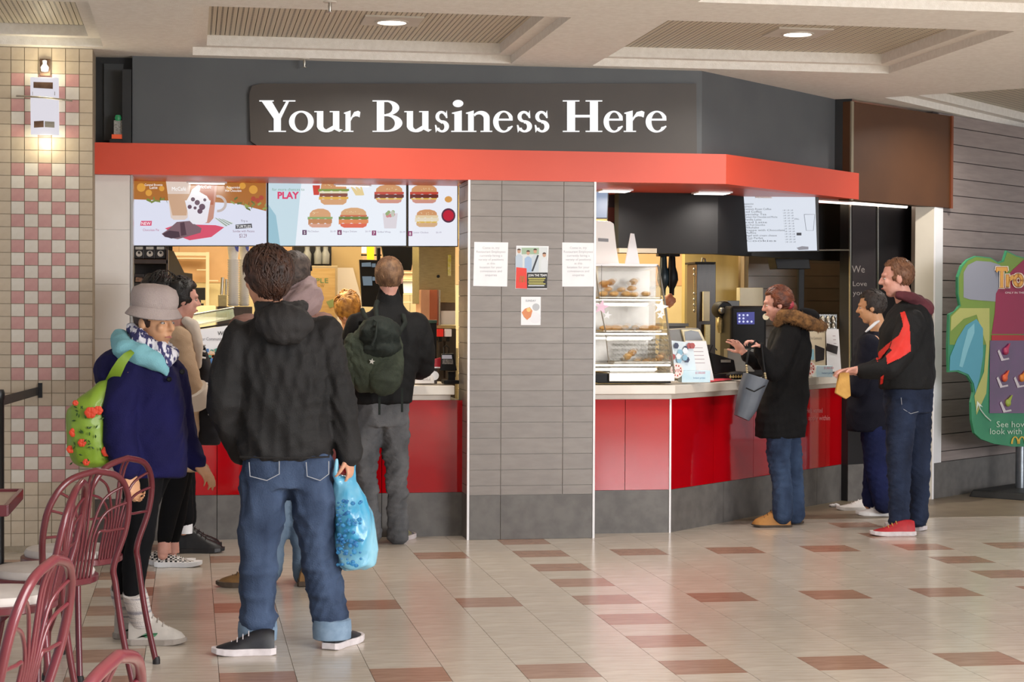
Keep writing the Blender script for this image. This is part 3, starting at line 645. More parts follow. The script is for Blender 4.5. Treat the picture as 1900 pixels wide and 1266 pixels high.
for q_ in hm: mb.prism([at(x, y, Y3) for x, y in q_], (0, .0004, 0))
mb.build('printed_mug_handle', E_('#c9b8b4'), t)
flat(t, 'printed_sundae_cup', ((343, 372), (391, 372), (384, 412), (376, 416), (358, 416), (352, 410)), Y5, E_('#f3f0f8'))
flat(t, 'printed_soft_serve', ((345, 374), (352, 362), (356, 352), (368, 343), (373, 346), (370, 356), (384, 364), (390, 374)), Y5-.0004, E_('#fbf7fb'))
for x, y, r in ((358, 370, 4), (366, 376, 5), (375, 384, 6), (352, 384, 4), (371, 392, 5), (380, 371, 3), (362, 386, 3)): flat(t, 'printed_chocolate_piece', cir(x, y, r, 9), Y5-.0008, E_('#5b3a52'))
flat(t, 'printed_red_napkin', ((306, 424), (330, 416), (400, 418), (416, 422), (392, 440), (352, 446), (330, 438)), Y3, E_('#e04a6a'))
flat(t, 'printed_pie', ((300, 434), (312, 426), (328, 412), (352, 410), (374, 424), (372, 432), (344, 440), (330, 444), (306, 440)), Y4, E_('#7b5d68'))
flat(t, 'printed_pie_filling', ((302, 434), (314, 428), (332, 430), (334, 440), (318, 443), (306, 439)), Y5, E_('#3d2438'))
flat(t, 'printed_pie_shadow', ((334, 414), (342, 412), (346, 436), (336, 438)), Y5, E_('#47283a'))
for i in range(7): flat(t, 'printed_napkin_stripe', ((396+i*3, 404+i*.5), (398+i*3, 404+i*.5), (420+i*2.4, 420-i), (417+i*2.4, 421-i)), Y4, E_('#8fa394' if i % 2 else '#e6e9ec'))
text('Caramel Brownie', 4, 285, 345, Y4, E_('#ffffff', 1), t, align='CENTER', wpx=33); text('Latte', 5, 285, 350.5, Y4, E_('#ffffff', 1), t, align='CENTER')
text('Peppermint', 4.5, 433, 350, Y4, E_('#ffffff', 1), t, align='CENTER', wpx=25); text('Hot Chocolate', 4.5, 433, 356, Y4, E_('#ffffff', 1), t, align='CENTER', wpx=30)
text('McCafé', 7, 332, 354, Y5-.001, E_('#ffffff', 1), t, align='CENTER', wpx=26); text('McCafé', 6, 381, 350, Y5-.001, E_('#ffffff', 1), t, align='CENTER', wpx=22)
flat(t, 'printed_label', ((262, 410), (282, 410), (281, 419), (260, 419)), Y3, E_('#e0527a')); text('NEW', 5.5, 271, 417.5, Y4, E_('#ffffff', 1), t, align='CENTER', wpx=17)
text('Chocolate Pie', 4.5, 265, 429, Y3, E_('#c06a90'), t, wpx=30)
text('Try a', 4, 453, 412, Y3, E_('#6a5a68'), t, align='CENTER'); flat(t, 'printed_label', ((437, 417), (467, 415), (468, 423), (437, 425)), Y3, E_('#4a4a52')); text('TURTLES', 5, 452, 423, Y4, E_('#ffffff', 1), t, align='CENTER', wpx=27)
text('Sundae with Pecans', 4, 452, 431, Y3, E_('#8a5a72'), t, align='CENTER', wpx=40); text('$3.29', 7, 451, 441, Y3, E_('#8a6a7a'), t, align='CENTER', wpx=14)
t = screen('lit menu screen with burgers, meal numbers and the word PLAY', 496.5, 755, 330, 457.5, bg='#eef4fd')
flat(t, 'printed_teal_field', ((498, 330), (560, 330), (548, 456), (498, 456)), Y1, E_('#cfe7f2')); flat(t, 'printed_teal_field', ((498, 380), (512, 400), (520, 456), (498, 456)), Y2, E_('#9dc9da'))
text('for more chances to', 5, 505, 354, Y3, E_('#7fae94'), t, wpx=60); text('PLAY', 12, 515, 368.5, Y3, E_('#e0356a', .9), t, wpx=40, bold=.04)
def burger(par, x, y, w_, h_, layers, Y=Y3):
    mb_ = None
    n = len(layers); yy = y-h_/2
    for i, (c, fr, wd) in enumerate(layers):
        hh = h_*fr; ww = w_*wd/2
        if i == 0: pts = [(x-ww, yy+hh), (x-ww*.96, yy+hh*.5), (x-ww*.7, yy+hh*.1), (x-ww*.2, yy-hh*.12), (x+ww*.3, yy-hh*.12), (x+ww*.75, yy+hh*.12), (x+ww*.97, yy+hh*.5), (x+ww, yy+hh)]
        elif i == n-1: pts = [(x-ww, yy), (x+ww, yy), (x+ww*.95, yy+hh*.6), (x+ww*.7, yy+hh), (x-ww*.7, yy+hh), (x-ww*.95, yy+hh*.6)]
        else: pts = [(x-ww, yy)]+[(x+ww, yy)]+[(x+ww-2*ww*k/7, yy+hh*(1.25 if k % 2 else .8)) for k in range(8)]
        flat(par, 'printed_burger_layer', pts, Y-.0003*i, E_(c)); yy += hh
    for k in range(7): flat(par, 'printed_seed', cir(x+w_*(random.random()-.5)*.6, y-h_*.36+random.random()*h_*.12, .8, 6), Y-.0012-.0003*n, E_('#f3dfb0'))
BU = [('#d99a66', .34, .92), ('#86a04a', .10, 1.1), ('#f2e8c4', .08, 1.0), ('#8a4a3a', .14, 1.0), ('#eab54a', .10, 1.05), ('#dfa878', .22, .95)]
BU2 = [('#dca06e', .36, .95), ('#c9493a', .14, 1.05), ('#6d2f2a', .2, 1.05), ('#efc35a', .08, .95), ('#d99a8a', .2, .9)]
BU3 = [('#e0a878', .4, .9), ('#8fae6a', .12, 1.05), ('#c98a5a', .26, 1.0), ('#e0a58c', .2, .95)]
BU4 = [('#e2ae7c', .32, .95), ('#d46a48', .08, 1.0), ('#6f8438', .14, 1.1), ('#e88a52', .2, 1.1), ('#e8684a', .2, 1.0)]
burger(t, 619, 358, 52, 46, BU); burger(t, 722, 361, 52, 34, BU2); burger(t, 594, 406, 44, 34, BU3); burger(t, 656, 406, 50, 38, BU4)
flat(t, 'printed_drink', ((580, 344), (594, 344), (592, 362), (582, 362)), Y2, E_('#d8402f'))
for i in range(7): flat(t, 'printed_fry', ((650+i*3, 346+i % 3*2), (653+i*3, 346+i % 3*2), (664+i*2, 362), (660+i*2, 363)), Y2-.0002*i, E_('#f0d79a'))
flat(t, 'printed_wrap', ((710, 396), (738, 396), (735, 424), (713, 424)), Y3, E_('#e6dfe6'))
for i in range(9): flat(t, 'printed_wrap_filling', cir(716+random.random()*16, 392+random.random()*9, 3.4, 9), Y4-.0002*i, E_(random.choice(('#9bb37a', '#d98a8a', '#c9cfc0'))))
def num(par, x, y, n, lab, Y=Y3, c='#8e2f6a'):
    flat(par, 'printed_number_box', ((x-4, y-5), (x+4, y-5), (x+4, y+4), (x-4, y+4)), Y, E_(c)); text(n, 5.5, x, y+2.5, Y-.001, E_('#ffffff', 1), par, align='CENTER')
    text(lab, 3.2, x+6, y-1, Y, E_('#9a8fa8'), par); text('$6.49', 3.2, x+48, y-1, Y, E_('#b9b2c6'), par)
num(t, 565, 432, '5', 'McChicken', c='#5a2a5c'); num(t, 630, 432, '6', 'Angus Deluxe', c='#7a2f60'); num(t, 694, 433, '7', 'Grilled Wrap')
t = screen('lit menu screen with two burgers beside the grey pillar', 756.5, 850, 330, 458, bg='#f1f3fd')
burger(t, 787, 361, 50, 34, BU2); burger(t, 792, 406, 42, 32, [('#dca070', .3, .9), ('#f0d9b0', .16, 1), ('#f3e6cc', .2, 1.05), ('#e8c25a', .08, .9), ('#e0b68c', .24, .95)])
flat(t, 'printed_nugget', cir(832, 370, 7, 12, 6), Y3, E_('#e2a458')); flat(t, 'printed_sauce_cup', cir(832, 400, 13, 22, 13.5), Y3, E_('#5c3048')); flat(t, 'printed_sauce', cir(832, 400, 10, 20), Y4, E_('#c8203c'))
num(t, 761, 434, '8', 'Junior Chicken')
# right-hand tilted screen
c4 = [at(1325, 352, 13.32), at(1519, 352, 13.22), at(1520, 467, 13.28), at(1331, 470, 13.38)]
t = thing('menu_screen', 'tilted screen listing drinks and prices above the right counter', 'screen', (c4[2]+c4[3])/2)
nn = (c4[1]-c4[0]).cross(c4[3]-c4[0]).normalized(); nn = nn if nn.y < 0 else -nn
MB().prism(c4, -nn*.05).build('housing', m_black, t, bevel=.003)
PS = lambda a, b, k=1: atplane(a, b, c4[3]+nn*(.001+.001*k), nn)
def fs_(nm, pts, mat, k=1): return MB().prism([PS(a, b, k) for a, b in pts], -nn*.0003).build(nm, mat, t)
fs_('lit_picture', ((1374, 350), (1512, 352), (1516, 465), (1382, 467)), E_('#dfe6f2', .9), 1)
fs_('printed_tap_photo', ((1328, 350), (1373, 350), (1380, 467), (1333, 467)), E_('#6a3c34', .6), 1)
fs_('printed_cool_light', ((1328, 350), (1373, 350), (1374, 384), (1329, 382)), E_('#8fa3c4', .7), 2)
fs_('printed_coffee_tap', ((1338, 376), (1358, 374), (1361, 398), (1342, 402)), E_('#1c2038', .3), 3)
fs_('printed_milk_stream', ((1342, 402), (1350, 400), (1347, 467), (1340, 467)), E_('#e8e8f0', .8), 4)
fs_('printed_amber_streak', ((1370, 396), (1374, 396), (1378, 462), (1373, 462)), E_('#e8c27a', .8), 4)
for i, (s, w_) in enumerate((('Cappuccino', 20), ('Espresso', 17), ('Premium Roast Coffee', 52), ('Iced Coffee', 34), ('Specialty Tea', 42), ('Premium Hot Chocolate and Mocha', 62), ('Vanilla Latte', 32), ('Iced Latte', 42), ('Real Fruit Smoothie', 38), ('Milkshake', 26), ('Frappe with Chocolate', 74), ('Muffins', 20), ('Bagel with cream cheese', 58), ('Fruit Parfait', 32), ('Cookies', 56))):
    text(s, 3.6, 1378+i*.45, 380+i*4.9+(0 if i else 0), 0, E_('#6a7484', .5), t, wpx=w_, P=lambda a, b: PS(a, b, 2))
    if 2 <= i:
        for j in range(3): text('1.49', 2.8, 1452+j*7+i*.4, 382+i*4.9, 0, E_('#6a7484', .5), t, P=lambda a, b: PS(a, b, 2), wpx=4.5)
text('SMALL', 3, 1474, 408, 0, E_('#6a7484', .5), t, P=lambda a, b: PS(a, b, 2), wpx=9)
for q_ in (((1492, 398), (1512, 398), (1509, 428), (1496, 428)),):
    mb = MB(); n_ = len(q_)
    mb.tube([PS(a, b, 3) for a, b in q_+(q_[0],)], .0016, 6); mb.build('printed_cup_outline', E_('#6a7484', .4), t)
fs_('printed_pill', ((1478, 432), (1487, 432), (1487, 437), (1478, 437)), E_('#3a3e48', .2), 2)
fs_('printed_saucer', ((1478, 460), (1488, 457), (1500, 458), (1500, 463), (1482, 464)), E_('#a8a8b4', .6), 2)
# small side screen and reddish panel beside the pillar
t = thing('side_screen', 'narrow blue lit screen edge right of the pillar under the orange band', 'screen', at(1118, 405, 12.9))
MB().prism([at(1100, 345, 12.9), at(1130, 345, 12.9), at(1127, 406, 12.9), at(1100, 406, 12.9)], (0, .04, 0)).build('housing', m_black, t)
flat(t, 'lit_picture', ((1100, 345), (1128, 345), (1126, 404), (1100, 404)), 12.898, em('#9fb4d8', .6))
t = thing('wall_picture', 'dim reddish picture panel with green stripe beside the black header', 'picture', at(1140, 460, 13.3))
MB().prism([at(1128, 345, 13.3), at(1152, 345, 13.3), at(1152, 462, 13.3), at(1128, 462, 13.3)], (0, .03, 0)).build('panel', M('pic_dark', '#2b2732', .5, col2='#342c38', nscale=9), t)
flat(t, 'red_area', ((1128, 385), (1152, 385), (1152, 412), (1128, 412)), 13.298, em('#6a3430')); flat(t, 'green_stripe', ((1128, 420), (1152, 420), (1152, 430), (1128, 430)), 13.298, em('#1f9a6a', .2))
# ================================================================ things on and behind the counters
def bx(t, nm, x0, y0, x1, y1, Y, dep, mat, bev=.003): return MB().slab(at(x0, y0, Y), at(x1, y1, Y)+V((0, dep, 0))).build(nm, mat, t, bevel=bev)
def newt(nm, lb, cat, x, y, Y, group=None): return thing(nm, lb, cat, at(x, y, Y), group)
m_cream = M('cream_plastic', '#d9cfae', .4, col2='#d2c7a5', nscale=8)
m_gold = M('warm_steel', '#b9a97c', .35, metal=.6, col2='#ab9b6f', nscale=20, stretch=(1, 1, 8))
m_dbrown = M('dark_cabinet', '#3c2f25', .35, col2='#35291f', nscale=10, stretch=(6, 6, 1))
m_dark = M('appliance_black', '#0c0b0d', .5, spec=.25, col2='#121113', nscale=12)
m_grey = M('appliance_grey', '#6c6b68', .4, col2='#65645f', nscale=12)
# coffee bag shelf
t = newt('display_shelf', 'dark brown shelf unit at the left end of the kitchen opening', 'shelf', 280, 700, 12.75)
m_shelf = M('shelf_dark', '#2a1e1b', .4, col2='#32251f', nscale=20, stretch=(1, 1, 5))
for y0 in (481, 554, 628, 700): bx(t, 'shelf_board', 246, y0, 312, y0+9, 12.62, .3, m_shelf)
bx(t, 'side_panel', 308, 462, 312, 712, 12.62, .3, m_shelf); bx(t, 'back_panel', 246, 420, 312, 712, 12.93, .02, m_shelf)
m_bag = M('coffee_bag_black', '#1a1618', .3, col2='#262022', nscale=14); m_bagt = M('bag_label', '#cfc9c0', .5, col2='#b9b2a8', nscale=60)
for j, yb in enumerate((480, 553, 627)):
    for i in range(3):
        x = 258+i*20; h_ = 47-(2*j); t = newt('coffee_bag', ['black coffee bag on the top shelf, ', 'black coffee bag on the second shelf, ', 'black coffee bag on the lower shelf, '][j]+['nearest the white jamb', 'in the middle of three', 'nearest the yellow wall'][i], 'coffee bag', x, yb, 12.7, 'coffee bags on the corner shelf')
        k_ = mpp(12.9); w2 = 9.3
        mb = MB(); rr = []
        for zf, wf, df in ((0, .95, 1), (.3, 1, 1.05), (.62, .98, .9), (.74, .9, .5), (.86, .94, .15), (1, .9, .08)):
            c = at(x, yb-h_*zf, 12.7); rr.append([c+V((a*w2*k_*wf, b_*.035*df, 0)) for a, b_ in ((-1, -1), (1, -1), (1, 1), (-1, 1))])
        mb.loft(rr).build('bag', m_bag, t, bevel=.004)
        flat(t, 'wordmark', ((x-7, yb-22), (x+7, yb-22), (x+7, yb-17), (x-7, yb-17)), 12.66, m_bagt); flat(t, 'cup_emblem', cir(x, yb-9, 6, 14, 5.5), 12.66, m_bagt); flat(t, 'cup_emblem_centre', cir(x, yb-11, 2.6, 10), 12.6595, m_bag)
        flat(t, 'printed_photo', ((x-6, yb-38), (x+6, yb-38), (x+7, yb-30), (x-7, yb-30)), 12.665, M('bag_photo', '#8d6a52', .5, col2='#4a3020', nscale=50))
t = newt('sloping_hood', 'dark olive sloping panel beside the coffee bag shelf', 'hood', 335, 540, 13.6)
MB().prism([at(x, y, 13.6) for x, y in ((310, 464), (322, 466), (342, 506), (357, 508), (359, 560), (310, 560))], (0, .3, 0)).build('panel', M('olive_dark', '#4a4030', .5, col2='#433a2b', nscale=6), t)
t = newt('door_frame_rail', 'pale metal frame with shelves against the yellow kitchen wall', 'frame', 385, 640, 16.2)
for r in (((320, 468), (388, 475)), ((382, 468), (388, 650)), ((322, 478), (384, 481)), ((365, 500), (384, 502)), ((405, 520), (388, 522))): bx(t, 'rail', r[0][0], r[0][1], r[1][0], r[1][1], 16.3, .05, M('pale_rail', '#f0e6c8', .4, col2='#e9dfc0', nscale=6), .001)
t = newt('small_monitor', 'small dark monitor on a stand by the yellow wall', 'monitor', 368, 567, 15.0)
bx(t, 'screen', 359, 534, 381, 557, 15.0, .05, m_dark); bx(t, 'stand', 366, 557, 373, 563, 15.0, .04, m_dark); bx(t, 'foot', 361, 563, 378, 567, 14.96, .1, m_dark)
t = newt('cup_dispenser', 'steel upright dispenser beside the tall cup stack', 'dispenser', 412, 568, 13.6)
bx(t, 'body', 405, 547, 421, 569, 13.6, .15, m_gold); MB().tube([at(411, 548, 13.65), at(413, 515, 13.65)], .012, 8).build('tube', m_steel, t, smooth=True); MB().tube([at(419, 548, 13.65), at(420, 518, 13.65)], .01, 8).build('tube', m_steel, t, smooth=True)
m_cup = M('paper_cup', '#dcd8d2', .5, col2='#cfcac3', nscale=30); m_cupb = M('cup_blue', '#4450a8', .5, col2='#3a4598', nscale=9)
def cupstack(x, ytop, ybot, r_px, lb, Y, n, pitch_px, bluetop=False):
    gname = 'paper cups in the tall stack'
    t = None; k_ = mpp(Y)
    for i in range(n):
        yb = ybot-i*pitch_px; p = at(x, yb, Y); rr = r_px*k_
        c = MB().lathe([(rr*.78, 0), (rr*.97, pitch_px*k_*.95), (rr*1.04, pitch_px*k_*.96), (rr*1.04, pitch_px*k_*1.02), (rr*.9, pitch_px*k_*1.02)] if i < n-1 else [(rr*.74, 0), (rr, 26*k_), (rr*1.05, 26*k_), (rr*1.05, 27.5*k_), (rr*.9, 27.5*k_)], p, 18).build('paper_cup', m_cup, loc=p, smooth=True)
        ORD = 'lowest second third fourth fifth sixth seventh eighth ninth tenth eleventh twelfth thirteenth fourteenth fifteenth sixteenth seventeenth eighteenth nineteenth twentieth'.split()
        tag(c, (lb.replace('stacked in', (ORD[i]+(' from the bottom' if i else '')+' in')) if i < 20 else lb.replace('stacked in', 'just under the topmost in')) if i < n-1 else lb.replace('stacked in', 'with blue mark, topmost in'), 'cup', gname)
        if i == n-1: MB().prism([at(x+2, yb-25, Y-rr*1.02), at(x+r_px*.9, yb-25, Y-rr*.6), at(x+r_px*.85, yb-14, Y-rr*.6), at(x+5, yb-17, Y-rr*1.0)], (0, .004, 0)).build('blue_mark', m_cupb, c)
cupstack(433, 0, 568, 11, 'paper cup stacked in the left column of the tall cup stack', 13.2, 22, 4.1)
cupstack(453, 0, 568, 10, 'paper cup stacked in the right column of the tall cup stack', 13.5, 22, 4.1)
t = newt('coffee_grinder', 'dark glass coffee equipment on a high shelf behind the burger menu', 'appliance', 580, 494, 15.2)
bx(t, 'body', 545, 452, 615, 494, 15.3, .25, m_dark)
for x in (570, 590, 604): MB().lathe([(.03, 0), (.034, .08), (.02, .11), (.02, .14)], at(x, 490, 15.22), 14).build('glass_hopper', m_grey, t, smooth=True)
struct('trim_12', MB().slab(at(615, 450, 15.6), at(668, 700, 15.8)), M('partition_tan', '#a58a5c', .5, col2='#9d8254', nscale=3))
struct('trim_13', MB().prism([at(x, y, 15.55) for x, y in ((622, 497), (655, 497), (672, 560), (672, 640), (618, 640))], (0, .03, 0)), M('partition_grey', '#bdb0a4', .5, col2='#b6a99c', nscale=3))
t = newt('apple_poster', 'framed wooden-toned poster with green word APPLE behind the counter', 'poster', 600, 640, 14.0)
bx(t, 'frame', 548, 493, 626, 645, 14.0, .03, M('poster_frame', '#c9b28a', .5, col2='#bfa77e', nscale=8), .002)
flat(t, 'sheet', ((553, 498), (622, 498), (622, 640), (553, 640)), 13.998, M('poster_wood', '#e2bd7c', .6, col2='#d6ad6a', nscale=6, stretch=(1, 1, 8)))
text('APPLE', 8.5, 609, 525, 13.996, em('#5a8f58'), t, align='RIGHT', wpx=43); text('ON NOW', 5.5, 602, 533, 13.996, em('#a8894e'), t, align='RIGHT', wpx=30)
flat(t, 'printed_leaf', ((605, 560), (618, 555), (622, 568), (612, 572)), 13.996, em('#9aa86a'))
t = newt('pos_monitor', 'black monitor with white notes beside the backpack wearer', 'monitor', 700, 575, 14.0)
MB().prism([at(x, y, 14.0) for x, y in ((667, 482), (745, 484), (749, 545), (748, 545), (748, 572), (672, 569))], (0, .05, 0)).build('screen', m_dark, t)
for q_ in (((671, 488), (688, 487), (689, 495), (671, 495)), ((690, 489), (697, 489), (697, 496), (690, 496)), ((672, 513), (690, 513), (691, 530), (674, 530)), ((691, 514), (698, 514), (698, 521), (691, 521))): flat(t, 'paper_note', q_, 13.995, em('#a8c4da', .3))
bx(t, 'arm', 700, 460, 706, 484, 14.05, .05, m_dark)
t = newt('receipt_holder', 'small rail with bright yellow tag above the black monitor', 'notice', 688, 482, 14.4)
bx(t, 'yellow_tag', 681, 458, 694, 482, 14.4, .01, M('tag_yellow', '#e6dc28', .5, emit=.15), .0005); bx(t, 'rail', 670, 472, 708, 475, 14.42, .01, m_dark, .0005); bx(t, 'white_card', 671, 458, 680, 470, 14.4, .01, m_paper, .0005); bx(t, 'silver_card', 697, 458, 706, 472, 14.4, .01, m_steel, .0005)
t = newt('overhead_monitor', 'black overhead monitor tilted above the backpack wearer', 'monitor', 740, 500, 14.2)
MB().prism([at(x, y, 14.2) for x, y in ((708, 455), (771, 457), (763, 502), (716, 500))], (0, .06, 0)).build('screen', m_dark, t)
t = newt('wall_shelf_with_papers', 'pale shelf with stacked papers behind the backpack wearer', 'shelf', 760, 570, 15.2)
for y in (505, 520, 545, 560): bx(t, 'shelf_board', 742, y, 775, y+2.5, 15.2, .2, m_cream, .001)
bx(t, 'papers', 748, 506, 768, 519, 15.22, .1, M('paper_stack_tan', '#e0b070', .6, col2='#f0e0c0', nscale=90, stretch=(.1, .1, 8)), .001); bx(t, 'papers', 746, 523, 770, 544, 15.22, .1, m_paper, .001)
t = newt('steel_hood', 'tall stainless cabinet with a round black lock next to the grey pillar', 'cabinet', 806, 562, 13.4)
MB().prism([at(x, y, 13.4) for x, y in ((777, 455), (845, 455), (845, 562), (800, 561), (777, 564))], (0, .4, 0)).build('body', m_gold, t, bevel=.004)
MB().lathe([(.011, 0), (.011, .01), (.001, .011)], at(813, 513, 13.4), 14, Matrix.Rotation(math.pi/2, 3, 'X')).build('lock', m_black, t)
bx(t, 'yellow_label', 831, 473, 837, 512, 13.39, .004, M('label_pale', '#f2ecb8', .5, col2='#e2dc5a', nscale=40), .0005)
t = newt('drink_dispenser', 'stainless warming cabinet glowing orange inside beside the pillar', 'appliance', 812, 612, 13.3)
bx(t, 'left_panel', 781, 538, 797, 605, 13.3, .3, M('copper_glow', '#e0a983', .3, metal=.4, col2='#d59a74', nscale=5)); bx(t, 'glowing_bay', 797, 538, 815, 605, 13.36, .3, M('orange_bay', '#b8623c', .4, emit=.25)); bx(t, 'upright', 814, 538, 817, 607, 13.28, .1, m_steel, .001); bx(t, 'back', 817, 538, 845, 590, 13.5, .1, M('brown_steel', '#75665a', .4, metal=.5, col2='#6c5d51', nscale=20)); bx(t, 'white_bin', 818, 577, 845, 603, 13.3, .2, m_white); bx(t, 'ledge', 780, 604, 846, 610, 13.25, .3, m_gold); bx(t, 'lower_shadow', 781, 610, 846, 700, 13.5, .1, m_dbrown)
for x0, c, lb in ((811, '#e0261e', 'red'), (826, '#d8ccc8', 'white')):
    t = newt('syrup_box', 'small %s box hanging under the warming cabinet' % lb, 'box', x0+6, 626, 13.2)
    bx(t, 'box', x0, 611, x0+12, 625, 13.2, .05, M('syrup_'+lb, c, .4, emit=.2)); bx(t, 'nozzle', x0+3, 625, x0+9, 634, 13.22, .03, m_dark)
t = newt('pos_terminal', 'black till screen seen from behind at the right of the backpack wearer', 'till', 800, 712, 12.5)
bx(t, 'screen', 788, 596, 810, 700, 12.5, .06, m_dark); bx(t, 'green_top', 787, 594, 811, 600, 12.49, .07, M('till_green', '#2d4a38', .4, col2='#274232', nscale=8)); bx(t, 'edge_highlight', 793, 612, 796, 668, 12.49, .01, m_grey, .0005)
t = newt('receipt_printer', 'small white receipt printer on the counter by the backpack wearer', 'printer', 786, 712, 12.3)
MB().prism([at(x, y, 12.3) for x, y in ((768, 712), (806, 712), (805, 700), (797, 690), (776, 690))], (0, .2, 0)).build('body', m_white, t, bevel=.004); MB().prism([at(x, y, 12.34) for x, y in ((775, 690), (797, 690), (796, 674))], (0, .1, 0)).build('paper_curl', m_paper, t); flat(t, 'printed_cover', ((773, 697), (798, 697), (799, 706), (771, 706)), 12.295, M('scale_print', '#b9b2ac', .5, col2='#e9e5e2', nscale=60)); MB().lathe([(.03, 0), (.03, .03), (.001, .031)], at(805, 697, 12.35), 16, Matrix.Rotation(math.pi/2, 3, 'X')).build('paper_roll', m_paper, t, smooth=True)
t = newt('card_terminal', 'black card payment terminal with silver display next to the pillar', 'card reader', 834, 713, 12.25)
bx(t, 'foot', 824, 706, 852, 713, 12.25, .14, m_dark); bx(t, 'stem', 832, 690, 845, 707, 12.3, .06, m_dark); MB().prism([at(x, y, 12.28) for x, y in ((818, 688), (848, 688), (842, 656), (820, 657))], (0, .05, 0)).build('body', m_dark, t, bevel=.004); flat(t, 'display', ((820, 659), (838, 659), (839, 666), (820, 666)), 12.278, em('#f2e6ec', .3)); flat(t, 'keypad', ((821, 667), (840, 667), (841, 676), (821, 676)), 12.278, M('keypad_grey', '#8a8480', .5, col2='#4a4644', nscale=120)); MB().tube([at(824, 658, 12.32), at(823, 645, 12.34), at(828, 641, 12.34), at(833, 646, 12.34), at(832, 657, 12.33)], .004, 6).build('cable', m_dark, t, smooth=True)
t = newt('red_card_box', 'small red box with white rim beside the card terminal', 'box', 808, 684, 12.35)
MB().prism([at(x, y, 12.35) for x, y in ((802, 682), (818, 682), (818, 664), (801, 668))], (0, .05, 0)).build('box', M('box_red', '#b81f2e', .4, col2='#ad1a28', nscale=7), t); bx(t, 'white_rim', 800, 681, 819, 683.5, 12.34, .06, m_paper, .0005); bx(t, 'stand', 806, 683, 811, 712, 12.37, .03, m_dbrown, .001)
# left promo glass and display
t = newt('glass_counter_guard', 'pale green glass food guard on the left counter', 'glass guard', 400, 640, 12.5)
MB().prism([at(358, 585, 12.6), at(432, 572, 12.9), at(436, 590, 12.5), at(358, 606, 12.3)], (0, .004, -.003)).build('glass_pane', M('guard_glass', '#a9b8a4', .08, alpha=.55, col2='#9fb09a', nscale=3), t)
MB().tube([at(358, 584, 12.6), at(434, 571, 12.9)], .006, 6).build('rail', m_steel, t); MB().tube([at(354, 612, 12.25), at(432, 600, 12.3)], .006, 6).build('rail', m_dark, t)
t = newt('promo_board', 'white illustrated promotional board on the left counter between the customers', 'promotional board', 395, 790, 12.12)
MB().prism([at(x, y, 12.12) for x, y in ((352, 614), (440, 602), (440, 700), (400, 715), (352, 715))], (0, .02, 0)).build('board', m_paper, t)
text('Our Community', 6, 370, 632, 12.115, em('#8c8c94'), t, wpx=44); text('WIN', 7, 404, 622, 12.115, em('#33333a'), t)
rc = ('#e8a060', '#4a7ab0', '#c04a3a', '#2a2c3a', '#e8c8a8', '#5a9a8a')
for i in range(40):
    x, y = 368+random.random()*38, 648+random.random()*58; flat(t, 'printed_shape', [(x+5*math.cos(a+i)*random.uniform(.5, 1.2), y+5*math.sin(a+i)*random.uniform(.5, 1.2)) for a in (0, 1, 2, 3, 4, 5)], 12.114-.0003*(i % 8), em(rc[i % 6]))
# ---- right opening
t = newt('menu_stand', 'white A-shaped card stand on top of the pastry case', 'display card', 1174, 490, 12.45)
MB().prism([at(x, y, 12.45) for x, y in ((1160, 491), (1187, 491), (1177, 434), (1171, 433))], (0, .02, 0)).build('card', m_paper, t)
t = newt('cup_sleeve_box', 'tall white tapered carton beside the pillar on the pastry case', 'box', 1125, 490, 12.5)
MB().prism([at(x, y, 12.5) for x, y in ((1098, 491), (1149, 491), (1144, 460), (1139, 415), (1132, 411), (1098, 409))], (0, .16, 0)).build('carton', m_white, t, bevel=.004); flat(t, 'small_label', ((1110, 442), (1129, 443), (1129, 449), (1110, 448)), 12.497, em('#8a8a8e'))
# pastry case
m_glass = M('case_glass', '#ffffff', .03, trans=1, spec=.5, alpha=.35)
t = newt('pastry_case', 'three tier glass pastry case with steel shelves on the right counter', 'display case', 1180, 710, YC)
cs = 12.22; cd = .42
bx(t, 'base', 1130, 692, 1252, 708, cs, cd, m_steel); bx(t, 'base_side', 1100, 694, 1130, 710, cs+.02, cd, m_dark)
bx(t, 'foot', 1110, 707, 1245, 711, cs+.03, cd-.06, m_dark, .001)
bx(t, 'top', 1100, 489, 1221, 495, cs+.14, .3, m_whitetrim)
for y, xr, yo in ((555, 1232, .11), (618, 1240, .07), (676, 1248, .03)):
    bx(t, 'shelf', 1104, y, xr, y+4, cs+yo, cd-yo-.02, m_steel, .001)
    bx(t, 'shelf_light', 1104, y+8, xr-30, y+12, cs+yo+.05, .02, M('case_light', '#fffaf0', .4, emit=3), .001)
for a_, b_, c_, d_ in ((1104, 495, 1112, 556), (1112, 560, 1124, 618), (1124, 622, 1132, 692)): MB().tube([at(a_, b_, cs+.12), at(c_, d_, cs+.08)], .004, 6).build('post', m_steel, t)
MB().tube([at(1221, 492, cs+.13), at(1233, 556, cs+.1), at(1241, 620, cs+.06), at(1251, 694, cs)], .007, 8).build('post', m_steel, t)
MB().prism([at(1104, 495, cs+.14), at(1220, 495, cs+.14), at(1232, 556, cs+.11), at(1110, 556, cs+.11)], (0, .003, 0)).build('glass_pane', m_glass, t)
MB().prism([at(1112, 560, cs+.11), at(1233, 560, cs+.11), at(1240, 618, cs+.07), at(1122, 618, cs+.07)], (0, .003, 0)).build('glass_pane', m_glass, t)
MB().prism([at(1124, 622, cs+.07), at(1241, 622, cs+.07), at(1250, 692, cs+.01), at(1132, 692, cs+.01)], (0, .003, 0)).build('glass_pane', m_glass, t)
bx(t, 'back_panel', 1104, 495, 1216, 690, cs+cd+.02, .01, M('case_back', '#b3aea6', .35, metal=.5, col2='#a49f97', nscale=10), .001)
for a_, b_ in ((1188, 1194), (1196, 1203), (1203, 1212)): pass
mbh = MB()
